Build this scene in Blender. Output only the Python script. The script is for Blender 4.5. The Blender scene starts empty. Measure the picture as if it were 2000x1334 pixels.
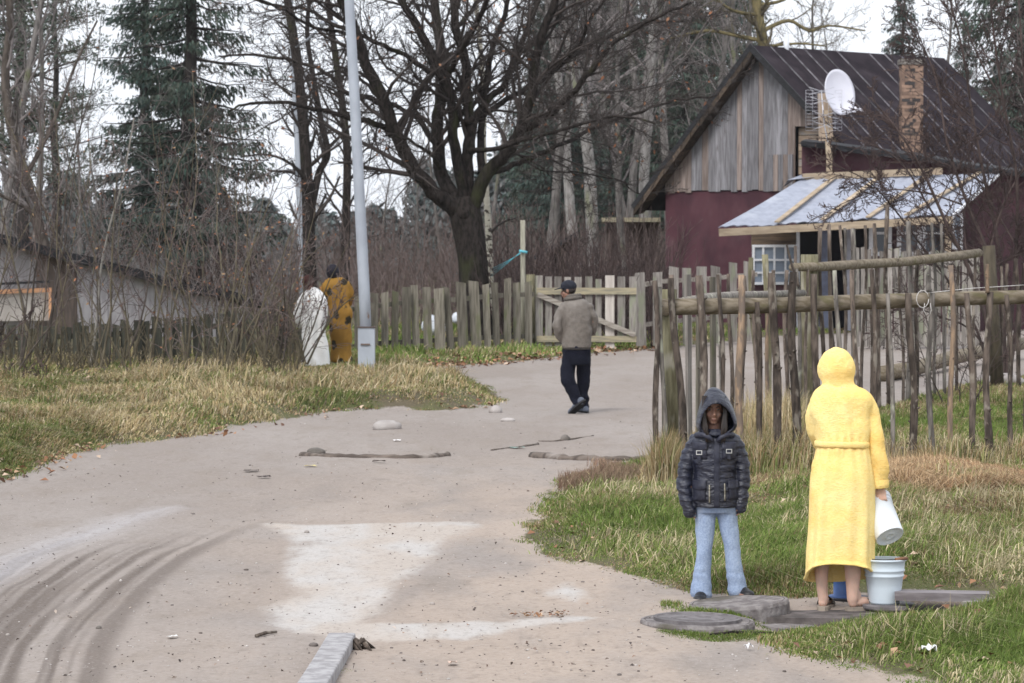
import bpy, math, random
import numpy as np
from mathutils import Vector, Matrix

# ------------------------------------------------------------------ camera, world, sun, exposure
SC = bpy.context.scene
COL = SC.collection
F = 6100.0                       # focal length in pixels of the 2000 px wide photograph
CAMZ = 2.3
PITCH = math.atan(208.0 / F)     # looking slightly down
cam_data = bpy.data.cameras.new('camera')
cam = bpy.data.objects.new('camera', cam_data)
COL.objects.link(cam)
cam.location = (0, 0, CAMZ)
cam.rotation_euler = (math.pi / 2 - PITCH, 0, 0)
cam_data.sensor_width = 36.0
cam_data.lens = F / 2000.0 * 36.0
cam_data.clip_end = 3000
cam_data.dof.use_dof = True
cam_data.dof.focus_distance = 19.6
cam_data.dof.aperture_fstop = 10.0
SC.camera = cam

SUN_EL, SUN_AZ = math.radians(48), math.radians(200)   # azimuth the light comes from
world = bpy.data.worlds.new("World")
SC.world = world
world.use_nodes = True
wn = world.node_tree
bg = wn.nodes['Background']
sky = wn.nodes.new('ShaderNodeTexSky')
sky.sky_type = 'NISHITA'
sky.sun_disc = False
sky.sun_elevation = SUN_EL
sky.sun_rotation = SUN_AZ
sky.dust_density = 4.0
sky.air_density = 1.0
hs = wn.nodes.new('ShaderNodeHueSaturation')
hs.inputs['Saturation'].default_value = 0.12
mixw = wn.nodes.new('ShaderNodeMix'); mixw.data_type = 'RGBA'
mixw.inputs[0].default_value = 0.72
mixw.inputs[7].default_value = (8.2, 8.6, 9.3, 1)     # even cloud cover
wn.links.new(sky.outputs[0], hs.inputs['Color'])
wn.links.new(hs.outputs[0], mixw.inputs[6])
wn.links.new(mixw.outputs[2], bg.inputs['Color'])
bg.inputs['Strength'].default_value = 0.115

sun_data = bpy.data.lights.new('sun', 'SUN')
sun_data.energy = 1.5
sun_data.angle = math.radians(18)
sun_data.color = (1.0, 0.97, 0.93)
sun = bpy.data.objects.new('sun', sun_data)
COL.objects.link(sun)
# direction towards the sun: over the photographer's left shoulder
sd = Vector((-0.45 * math.cos(SUN_EL), -0.9 * math.cos(SUN_EL), math.sin(SUN_EL)))
sun.rotation_euler = sd.to_track_quat('Z', 'Y').to_euler()
sky.sun_rotation = math.atan2(sd.x, sd.y)

SC.view_settings.view_transform = 'Standard'
SC.view_settings.look = 'None'
SC.view_settings.exposure = 0.58
SC.view_settings.gamma = 1.0
SC.cycles.max_bounces = 5
SC.cycles.diffuse_bounces = 3
SC.cycles.transparent_max_bounces = 8

# ------------------------------------------------------------------ projection helpers
_ct, _st = math.cos(PITCH), math.sin(PITCH)

def ray(px, py):
    a = (px - 1000.0) / F
    b = -(py - 667.0) / F
    return a, _ct + b * _st, b * _ct - _st

def at(px, py, d):
    """point seen at photo pixel (px,py) at distance d in front of the camera"""
    x, y, z = ray(px, py)
    k = d / y
    return Vector((x * k, d, CAMZ + z * k))

def gp(px, py, z=0.0):
    """the place on level ground (height z) seen at a photo pixel"""
    x, y, zz = ray(px, py)
    k = (z - CAMZ) / zz
    return (x * k, y * k)

# ------------------------------------------------------------------ noise (vectorised value noise)
def _hash(ix, iy, iz):
    h = (ix.astype(np.int64) * 374761393 + iy.astype(np.int64) * 668265263 + iz.astype(np.int64) * 2147483647 + 1274126177) & 0xffffffff
    h = (h ^ (h >> 13)) * 1274126177 & 0xffffffff
    h = (h ^ (h >> 16)) & 0xffffffff
    h = (h * 2246822519) & 0xffffffff
    h = h ^ (h >> 15)
    return (h & 0xffffff) / float(0xffffff)

def vnoise(x, y, z=0.0):
    x = np.asarray(x, float); y = np.asarray(y, float); z = np.asarray(z, float) + 0 * x
    ix, iy, iz = np.floor(x), np.floor(y), np.floor(z)
    fx, fy, fz = x - ix, y - iy, z - iz
    fx = fx * fx * (3 - 2 * fx); fy = fy * fy * (3 - 2 * fy); fz = fz * fz * (3 - 2 * fz)
    r = 0
    for dx in (0, 1):
        wx = fx if dx else 1 - fx
        for dy in (0, 1):
            wy = fy if dy else 1 - fy
            for dz in (0, 1):
                wz = fz if dz else 1 - fz
                r = r + wx * wy * wz * _hash(ix + dx, iy + dy, iz + dz)
    return r * 2 - 1

def fbm(x, y, z=0.0, octv=4):
    a, s, r = 1.0, 0.0, 0.0
    for i in range(octv):
        f = 2.0 ** i
        r = r + a * vnoise(np.asarray(x) * f + 13.7 * i, np.asarray(y) * f + 7.1 * i, np.asarray(z) * f + 3.3 * i)
        s += a; a *= 0.5
    return r / s

def sstep(a, b, x):
    t = np.clip((np.asarray(x, float) - a) / (b - a), 0, 1)
    return t * t * (3 - 2 * t)

def poly_sdf(poly, x, y):
    """signed distance, positive inside"""
    x = np.asarray(x, float); y = np.asarray(y, float)
    d2 = np.full(x.shape, 1e18); inside = np.zeros(x.shape, bool)
    n = len(poly)
    for i in range(n):
        ax, ay = poly[i]; bx, by = poly[(i + 1) % n]
        ex, ey = bx - ax, by - ay
        t = np.clip(((x - ax) * ex + (y - ay) * ey) / (ex * ex + ey * ey + 1e-12), 0, 1)
        d2 = np.minimum(d2, (x - ax - t * ex) ** 2 + (y - ay - t * ey) ** 2)
        c = ((ay > y) != (by > y))
        with np.errstate(divide='ignore', invalid='ignore'):
            xi = ax + (y - ay) * ex / (ey if ey != 0 else 1e-12)
        inside ^= c & (x < xi)
    d = np.sqrt(d2)
    return np.where(inside, d, -d)

def line_dist(pts, x, y):
    """distance to a polyline, signed (+ on its left), and arclength"""
    x = np.asarray(x, float); y = np.asarray(y, float)
    best = np.full(x.shape, 1e18); sg = np.ones(x.shape); al = np.zeros(x.shape)
    acc = 0.0
    for i in range(len(pts) - 1):
        ax, ay = pts[i]; bx, by = pts[i + 1]
        ex, ey = bx - ax, by - ay
        L2 = ex * ex + ey * ey
        t = np.clip(((x - ax) * ex + (y - ay) * ey) / L2, 0, 1)
        dx, dy = x - ax - t * ex, y - ay - t * ey
        dd = dx * dx + dy * dy
        m = dd < best
        best = np.where(m, dd, best)
        sg = np.where(m, np.sign(ex * dy - ey * dx), sg)
        al = np.where(m, acc + t * math.sqrt(L2), al)
        acc += math.sqrt(L2)
    return np.sqrt(best) * sg, al

# ------------------------------------------------------------------ object helpers
def tag(o, label=None, cat=None, group=None, kind=None):
    if label: o['label'] = label
    if cat: o['category'] = cat
    if group: o['group'] = group
    if kind: o['kind'] = kind
    return o

def empty(name, loc=(0, 0, 0), rz=0.0, label=None, cat=None, group=None):
    o = bpy.data.objects.new(name, None)
    COL.objects.link(o)
    o.location = loc
    o.rotation_euler = (0, 0, rz)
    o.empty_display_size = 0.2
    return tag(o, label, cat, group)

def link(name, me, parent=None, keep_world=False, loc=None):
    o = bpy.data.objects.new(name, me)
    COL.objects.link(o)
    if parent is not None:
        o.parent = parent
        if keep_world:
            o.matrix_parent_inverse = Matrix.LocRotScale(parent.location, parent.rotation_euler, parent.scale).inverted()
    if loc is not None:
        o.location = loc
    return o

def copy_tree(o, parent=None):
    c = o.copy(); COL.objects.link(c)
    c.parent = parent
    for ch in o.children:
        copy_tree(ch, c)
    return c

def np_mesh(name, V, Fq=None, Ft=None, mat=None, smooth=True, attrs=None):
    """fast mesh from numpy arrays: V (n,3), quads (q,4), tris (t,3)"""
    me = bpy.data.meshes.new(name)
    V = np.asarray(V, np.float32)
    me.vertices.add(len(V))
    me.vertices.foreach_set('co', V.ravel())
    loops = []; starts = []; off = 0
    if Fq is not None and len(Fq):
        Fq = np.asarray(Fq, np.int32)
        loops.append(Fq.ravel()); starts.append(off + np.arange(len(Fq)) * 4); off += len(Fq) * 4
    if Ft is not None and len(Ft):
        Ft = np.asarray(Ft, np.int32)
        loops.append(Ft.ravel()); starts.append(off + np.arange(len(Ft)) * 3); off += len(Ft) * 3
    loops = np.concatenate(loops).astype(np.int32); starts = np.concatenate(starts).astype(np.int32)
    me.loops.add(len(loops)); me.loops.foreach_set('vertex_index', loops)
    me.polygons.add(len(starts)); me.polygons.foreach_set('loop_start', starts)
    me.update(calc_edges=True)
    if smooth:
        me.polygons.foreach_set('use_smooth', np.ones(len(starts), bool))
    if attrs:
        for k, a in attrs.items():
            a = np.asarray(a, np.float32)
            if a.ndim == 1:
                at_ = me.attributes.new(k, 'FLOAT', 'POINT'); at_.data.foreach_set('value', a)
            else:
                at_ = me.attributes.new(k, 'FLOAT_COLOR', 'POINT'); at_.data.foreach_set('color', a.ravel())
    if mat: me.materials.append(mat)
    me.validate()
    return me

class MB:
    """collects simple solids, each with its own tint, into one mesh"""
    def __init__(s): s.V = []; s.Fc = []; s.T = []; s.S = []
    def add(s, vs, fs, tint=None, smooth=False):
        b = len(s.V)
        s.V.extend([tuple(v) for v in vs])
        s.Fc.extend([tuple(b + i for i in f) for f in fs])
        s.S.extend([smooth] * len(fs))
        if tint is None: tint = random.random()
        s.T.extend([tint] * len(vs))
        return s
    def box(s, x0, x1, y0, y1, z0, z1, tint=None):
        v = [(x0, y0, z0), (x1, y0, z0), (x1, y1, z0), (x0, y1, z0), (x0, y0, z1), (x1, y0, z1), (x1, y1, z1), (x0, y1, z1)]
        return s.add(v, BOXF, tint)
    def hexa(s, v, tint=None):
        return s.add(v, BOXF, tint)
    def slab(s, quad, n, tint=None):
        """quad of four points extruded by vector n"""
        q = [Vector(p) for p in quad]; n = Vector(n)
        return s.add(q + [p + n for p in q], BOXF, tint)
    def beam(s, a, b, w, h, up=(0, 0, 1), tint=None, taper=1.0):
        a, b = Vector(a), Vector(b)
        t = (b - a).normalized(); up = Vector(up)
        sd_ = t.cross(up)
        if sd_.length < 1e-4: sd_ = t.cross(Vector((0, 1, 0)))
        sd_.normalize(); u = sd_.cross(t).normalized()
        v = []
        for p, k in ((a, 1.0), (b, taper)):
            for i, j in ((-1, -1), (1, -1), (1, 1), (-1, 1)):
                v.append(p + sd_ * (w / 2 * i * k) + u * (h / 2 * j * k))
        return s.add(v, BOXF, tint)
    def tube(s, pts, rad, n=8, tint=None, caps=True, smooth=True, flat=1.0):
        vs, fs = tube_geo(pts, rad, n, caps, flat)
        return s.add(vs, fs, tint, smooth)
    def ell(s, c, r, n=10, m=7, tint=None, rot=None):
        vs, fs = ell_geo(c, r, n, m, rot)
        return s.add(vs, fs, tint, True)
    def mesh(s, name, mat=None):
        me = bpy.data.meshes.new(name)
        me.from_pydata(s.V, [], s.Fc)
        me.polygons.foreach_set('use_smooth', s.S)
        a = me.attributes.new('tint', 'FLOAT', 'POINT'); a.data.foreach_set('value', s.T)
        if mat: me.materials.append(mat)
        me.update()
        return me
    def build(s, name, mat, parent=None, keep_world=True, loc=None):
        return link(name, s.mesh(name, mat), parent, keep_world, loc)

BOXF = [(3, 2, 1, 0), (4, 5, 6, 7), (0, 1, 5, 4), (1, 2, 6, 5), (2, 3, 7, 6), (3, 0, 4, 7)]

def tube_geo(pts, rad, n=8, caps=True, flat=1.0, ref=None):
    pts = [Vector(p) for p in pts]
    if not hasattr(rad, '__len__'): rad = [rad] * len(pts)
    m = len(pts)
    t0 = (pts[1] - pts[0]).normalized()
    if ref is None:
        ref = Vector((0, 1, 0)) if abs(t0.y) < 0.8 else Vector((1, 0, 0))
    u = ref - t0 * ref.dot(t0); u.normalize()
    vs = []
    for i in range(m):
        t = (pts[min(i + 1, m - 1)] - pts[max(i - 1, 0)]).normalized()
        u = (u - t * u.dot(t)).normalized()
        w = t.cross(u)
        r = rad[i]
        ru, rw = (r if hasattr(r, '__len__') else (r * flat, r))
        for k in range(n):
            a = 2 * math.pi * k / n
            vs.append(pts[i] + u * (math.cos(a) * ru) + w * (math.sin(a) * rw))
    fs = []
    for i in range(m - 1):
        for k in range(n):
            k2 = (k + 1) % n
            fs.append((i * n + k, i * n + k2, (i + 1) * n + k2, (i + 1) * n + k))
    if caps:
        fs.append(tuple(range(n - 1, -1, -1)))
        fs.append(tuple((m - 1) * n + k for k in range(n)))
    return vs, fs

def ell_geo(c, r, n=12, m=8, rot=None):
    c = Vector(c); vs = []; fs = []
    R = rot if rot is not None else Matrix.Identity(3)
    vs.append(c + R @ Vector((0, 0, -r[2])))
    for i in range(1, m):
        ph = -math.pi / 2 + math.pi * i / m
        for k in range(n):
            a = 2 * math.pi * k / n
            vs.append(c + R @ Vector((math.cos(ph) * math.cos(a) * r[0], math.cos(ph) * math.sin(a) * r[1], math.sin(ph) * r[2])))
    vs.append(c + R @ Vector((0, 0, r[2])))
    for k in range(n): fs.append((0, 1 + (k + 1) % n, 1 + k))
    for i in range(m - 2):
        for k in range(n):
            a = 1 + i * n; b = a + n; k2 = (k + 1) % n
            fs.append((a + k, a + k2, b + k2, b + k))
    top = len(vs) - 1; a = 1 + (m - 2) * n
    for k in range(n): fs.append((a + k, a + (k + 1) % n, top))
    return vs, fs

def catmull(pts, k=4):
    """smooth a list of equal-length tuples"""
    P = [np.array(p, float) for p in pts]
    out = []
    for i in range(len(P) - 1):
        p0 = P[max(i - 1, 0)]; p1 = P[i]; p2 = P[i + 1]; p3 = P[min(i + 2, len(P) - 1)]
        for j in range(k):
            t = j / k
            out.append(0.5 * ((2 * p1) + (-p0 + p2) * t + (2 * p0 - 5 * p1 + 4 * p2 - p3) * t * t + (-p0 + 3 * p1 - 3 * p2 + p3) * t ** 3))
    out.append(P[-1])
    return out

def batch_tubes(polys, sides):
    """polys: list of (pts list, radii list); one vectorised mesh, ends open and pinched"""
    groups = {}
    for p, r in polys: groups.setdefault(len(p), []).append((p, r))
    Vs, Qs = [], []; off = 0
    for m, lst in groups.items():
        P = np.array([g[0] for g in lst], float)         # (k,m,3)
        R = np.array([g[1] for g in lst], float)
        T = np.empty_like(P); T[:, 1:-1] = P[:, 2:] - P[:, :-2]; T[:, 0] = P[:, 1] - P[:, 0]; T[:, -1] = P[:, -1] - P[:, -2]
        T /= np.linalg.norm(T, axis=2, keepdims=True) + 1e-9
        t0 = P[:, -1] - P[:, 0]; t0 /= np.linalg.norm(t0, axis=1, keepdims=True) + 1e-9
        ref = np.where(np.abs(t0[:, 2:3]) < 0.7, np.array([[0, 0, 1.0]]), np.array([[0.9, 0.43, 0.0]]))
        ref = np.repeat(ref[:, None, :], m, 1)
        U = np.cross(T, ref); U /= np.linalg.norm(U, axis=2, keepdims=True) + 1e-9
        W = np.cross(T, U)
        a = np.arange(sides) * 2 * math.pi / sides
        V = P[:, :, None, :] + R[:, :, None, None] * (np.cos(a)[None, None, :, None] * U[:, :, None, :] + np.sin(a)[None, None, :, None] * W[:, :, None, :])
        k = len(lst)
        idx = off + np.arange(k * m * sides).reshape(k, m, sides)
        nx = np.roll(idx, -1, 2)
        Q = np.stack([idx[:, :-1], nx[:, :-1], nx[:, 1:], idx[:, 1:]], -1).reshape(-1, 4)
        Vs.append(V.reshape(-1, 3)); Qs.append(Q); off += k * m * sides
    return np.concatenate(Vs), np.concatenate(Qs)

# ------------------------------------------------------------------ materials
def new_mat(name, rough=0.85, spec=0.25):
    m = bpy.data.materials.new(name); m.use_nodes = True
    b = m.node_tree.nodes['Principled BSDF']
    b.inputs['Roughness'].default_value = rough
    b.inputs['Specular IOR Level'].default_value = spec
    return m, m.node_tree, b

def N(nt, kind, **kw):
    n = nt.nodes.new(kind)
    for k, v in kw.items():
        if k in n.inputs: n.inputs[k].default_value = v
        else: setattr(n, k, v)
    return n

def mixc(nt, fac, a, b, blend='MIX'):
    n = nt.nodes.new('ShaderNodeMix'); n.data_type = 'RGBA'; n.blend_type = blend
    for sock, v in ((0, fac), (6, a), (7, b)):
        if hasattr(v, 'links') or isinstance(v, bpy.types.NodeSocket): nt.links.new(v, n.inputs[sock])
        elif sock == 0: n.inputs[0].default_value = v
        else: n.inputs[sock].default_value = (*v[:3], 1)
    return n.outputs[2]

def math_(nt, op, a, b=0.0, clamp=False):
    n = nt.nodes.new('ShaderNodeMath'); n.operation = op; n.use_clamp = clamp
    for i, v in enumerate((a, b)):
        if isinstance(v, bpy.types.NodeSocket): nt.links.new(v, n.inputs[i])
        else: n.inputs[i].default_value = v
    return n.outputs[0]

def ramp(nt, fac, lo, hi):
    n = nt.nodes.new('ShaderNodeMapRange'); n.interpolation_type = 'SMOOTHSTEP'
    nt.links.new(fac, n.inputs[0]); n.inputs[1].default_value = lo; n.inputs[2].default_value = hi
    return n.outputs[0]

def coords(nt, stretch=(1, 1, 1), rnd=True, kind='Object'):
    tc = nt.nodes.new('ShaderNodeTexCoord')
    mp = nt.nodes.new('ShaderNodeMapping'); mp.inputs['Scale'].default_value = stretch
    nt.links.new(tc.outputs[kind], mp.inputs['Vector'])
    if rnd:
        oi = nt.nodes.new('ShaderNodeObjectInfo')
        cx = nt.nodes.new('ShaderNodeCombineXYZ')
        nt.links.new(math_(nt, 'MULTIPLY', oi.outputs['Random'], 37.0), cx.inputs[0])
        at_ = nt.nodes.new('ShaderNodeAttribute'); at_.attribute_name = 'tint'
        nt.links.new(math_(nt, 'MULTIPLY', at_.outputs['Fac'], 51.0), cx.inputs[1])
        nt.links.new(cx.outputs[0], mp.inputs['Location'])
    return mp.outputs[0]

def noise(nt, vec, scale, detail=4.0, rough=0.55):
    n = nt.nodes.new('ShaderNodeTexNoise'); n.inputs['Scale'].default_value = scale
    n.inputs['Detail'].default_value = detail; n.inputs['Roughness'].default_value = rough
    nt.links.new(vec, n.inputs['Vector'])
    return n.outputs['Fac']

def bump(nt, b, h, strength=0.4, dist=0.01):
    n = nt.nodes.new('ShaderNodeBump'); n.inputs['Strength'].default_value = strength; n.inputs['Distance'].default_value = dist
    nt.links.new(h, n.inputs['Height']); nt.links.new(n.outputs[0], b.inputs['Normal'])

_mats = {}
def mat(name, c1, c2=None, scale=6.0, stretch=(1, 1, 1), rough=0.85, spec=0.25, bmp=0.3, bdist=0.01, c3=None, s3=2.0, t3=(0.55, 0.7),
        tintamt=0.5, contrast=(0.35, 0.65), metal=0.0, detail=5.0):
    """two-tone noise material; tint attribute and object random vary the value; c3 = patches of a third colour"""
    if name in _mats: return _mats[name]
    m, nt, b = new_mat(name, rough, spec)
    b.inputs['Metallic'].default_value = metal
    c2 = c2 or tuple(x * 0.7 for x in c1)
    vec = coords(nt, stretch)
    f = noise(nt, vec, scale, detail)
    col = mixc(nt, ramp(nt, f, *contrast), c2, c1)
    if c3:
        vec3 = coords(nt, tuple(0.5 + 0.5 * s for s in stretch))
        col = mixc(nt, ramp(nt, noise(nt, vec3, s3, 3), *t3), col, c3)
    at_ = nt.nodes.new('ShaderNodeAttribute'); at_.attribute_name = 'tint'
    oi = nt.nodes.new('ShaderNodeObjectInfo')
    v = math_(nt, 'ADD', math_(nt, 'MULTIPLY', at_.outputs['Fac'], tintamt), math_(nt, 'MULTIPLY', oi.outputs['Random'], tintamt * 0.5))
    v = math_(nt, 'ADD', v, 1.0 - tintamt * 0.75)
    cx = nt.nodes.new('ShaderNodeCombineXYZ')
    for i in range(3): nt.links.new(v, cx.inputs[i])
    col = mixc(nt, 1.0, col, cx.outputs[0], 'MULTIPLY')
    nt.links.new(col, b.inputs['Base Color'])
    if bmp: bump(nt, b, f, bmp, bdist)
    _mats[name] = m
    return m

def attr_mat(name, attr='col', rough=0.8, spec=0.15, transl=0.0):
    """colour from a per-blade / per-leaf colour attribute"""
    m, nt, b = new_mat(name, rough, spec)
    a = nt.nodes.new('ShaderNodeAttribute'); a.attribute_name = attr
    nt.links.new(a.outputs['Color'], b.inputs['Base Color'])
    if transl:
        out = nt.nodes['Material Output']
        t = nt.nodes.new('ShaderNodeBsdfTranslucent'); nt.links.new(a.outputs['Color'], t.inputs['Color'])
        mx = nt.nodes.new('ShaderNodeMixShader'); mx.inputs[0].default_value = transl
        nt.links.new(b.outputs[0], mx.inputs[1]); nt.links.new(t.outputs[0], mx.inputs[2])
        nt.links.new(mx.outputs[0], out.inputs['Surface'])
    return m
# ------------------------------------------------------------------ terrain
def gpoly(px): return [gp(x, y) for x, y in px]

BANK = gpoly([(-700, 1150), (-300, 1030), (0, 938), (60, 918), (130, 892), (200, 868), (300, 860), (400, 850), (450, 836), (560, 820), (640, 806), (760, 800),
              (880, 802), (935, 795), (972, 785), (978, 772), (940, 752), (880, 738), (800, 724), (740, 716), (640, 704), (500, 690), (300, 670), (0, 650), (-900, 640)])
VERGE = gpoly([(1278, 903), (1180, 917), (1110, 938), (1062, 985), (1032, 1040), (1062, 1082), (1120, 1100), (1200, 1110), (1262, 1132), (1300, 1152), (1360, 1162),
               (1480, 1168), (1560, 1166), (1640, 1160), (1700, 1156), (1760, 1152), (1880, 1156), (1940, 1166), (2100, 1150), (2900, 1130), (2900, 745), (2000, 745), (1900, 752), (1800, 775),
               (1700, 805), (1600, 850), (1480, 880), (1400, 884), (1330, 890)])
NEARG = gpoly([(1505, 1252), (1560, 1276), (1640, 1292), (1750, 1312), (1850, 1336), (2000, 1380), (2300, 1500), (3000, 1400), (2700, 1168), (2050, 1168), (1960, 1176), (1900, 1184), (1800, 1190),
               (1770, 1202), (1700, 1206), (1640, 1214), (1600, 1228), (1540, 1240)])
FARV = gpoly([(740, 716), (800, 722), (860, 715), (950, 708), (1050, 702), (1150, 692), (1260, 682), (1400, 668), (1600, 654), (1800, 642), (2000, 632), (2900, 612), (3600, 520), (-2600, 520), (-900, 640),
              (0, 650), (300, 670), (500, 690), (640, 704)])
PALE = gpoly([(520, 1023), (600, 1026), (700, 1022), (800, 1019), (918, 1018), (925, 1030), (895, 1048), (862, 1060), (850, 1080), (830, 1095), (815, 1120), (780, 1140), (755, 1170), (730, 1195),
              (712, 1218), (790, 1225), (860, 1222), (960, 1220), (1060, 1213), (1110, 1208), (1160, 1212), (1080, 1228), (960, 1246), (900, 1254), (800, 1258), (690, 1260), (620, 1243), (560, 1232),
              (525, 1222), (540, 1205), (525, 1188), (560, 1175), (590, 1160), (570, 1135), (560, 1100), (575, 1070), (560, 1045)])
PALE2 = gpoly([(1000, 1118), (1080, 1104), (1180, 1108), (1260, 1136), (1300, 1160), (1320, 1180), (1240, 1200), (1120, 1212), (960, 1190), (900, 1165), (940, 1140)])
KERBDIRT = gpoly([(690, 1262), (740, 1262), (1000, 1300), (1200, 1334), (640, 1360)])
ARC = [gp(x, y) for x, y in [(150, 1420), (160, 1334), (180, 1262), (215, 1200), (270, 1140), (350, 1085), (470, 1030), (640, 985)]]
ARC2 = [gp(x, y) for x, y in [(-200, 1190), (0, 1105), (80, 1072), (150, 1044), (230, 1018), (330, 990)]]

def H(x, y):
    x = np.asarray(x, float); y = np.asarray(y, float)
    b = poly_sdf(BANK, x, y); v = poly_sdf(VERGE, x, y); n = poly_sdf(NEARG, x, y); f = poly_sdf(FARV, x, y)
    wob = fbm(x * 0.35, y * 0.2, 1.0, 3)
    h = 0.045 * wob + 0.018 * fbm(x * 1.7, y * 0.9, 5.0, 3)
    rough = 0.05 * fbm(x * 1.3, y * 1.1, 9.0, 4)
    h = h + np.where(b > 0, 0.20 * sstep(0, 0.6, b) + 0.06 * sstep(1, 5, b) + 2.4 * rough * sstep(0, .8, b), 0)
    h = h + np.where(v > 0, 0.07 * sstep(0, 0.5, v) + 0.08 * sstep(0.5, 3, v) + rough * sstep(0, .5, v), 0)
    h = h + np.where(n > 0, 0.06 * sstep(0, 0.4, n) + rough * 0.8 * sstep(0, .4, n), 0)
    h = h + np.where(f > 0, 0.05 * sstep(0, 0.7, f) + rough * sstep(0, .5, f), 0)
    # pit behind the pale bucket, beside the stub of the standpipe
    px_, py_ = gp(1848, 1180)
    h = h - 0.30 * np.exp(-(((x - px_) / 0.25) ** 8 + ((y - py_) / 0.34) ** 8))
    qx, qy = gp(1598, 1210)
    h = h - 0.075 * np.exp(-(((x - qx) / 0.42) ** 4 + ((y - qy) / 0.50) ** 4))
    h = h + np.where((b < 0) & (v < 0) & (n < 0), .013 * fbm(x * 4.5, y * 2.4, 21.0, 4), 0)
    # shallow gully crossing the road beyond the buried log
    gx, _ = line_dist([gp(880, 905), gp(1000, 880), gp(1100, 858), gp(1160, 850)], x, y)
    h = h - 0.035 * np.exp(-(gx / 0.35) ** 2)
    # tyre ruts
    s, al = line_dist(ARC, x, y)
    m = sstep(-0.1, 0.25, s) * (1 - sstep(1.6, 2.6, s)) * (1 - sstep(26, 32, y))
    h = h - m * 0.012 * (1 + vnoise(s * 5.0, al * .25)) - m * .006 * vnoise(s * 17, al * .4) 
    return h

def hz(x, y): return float(H(np.array([x]), np.array([y]))[0])

def on(px, py, lift=0.0):
    """point on the real ground seen at a photo pixel"""
    x, y = gp(px, py)
    for _ in range(6):
        x, y = gp(px, py, hz(x, y))
    return Vector((x, y, hz(x, y) + lift))

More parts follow.
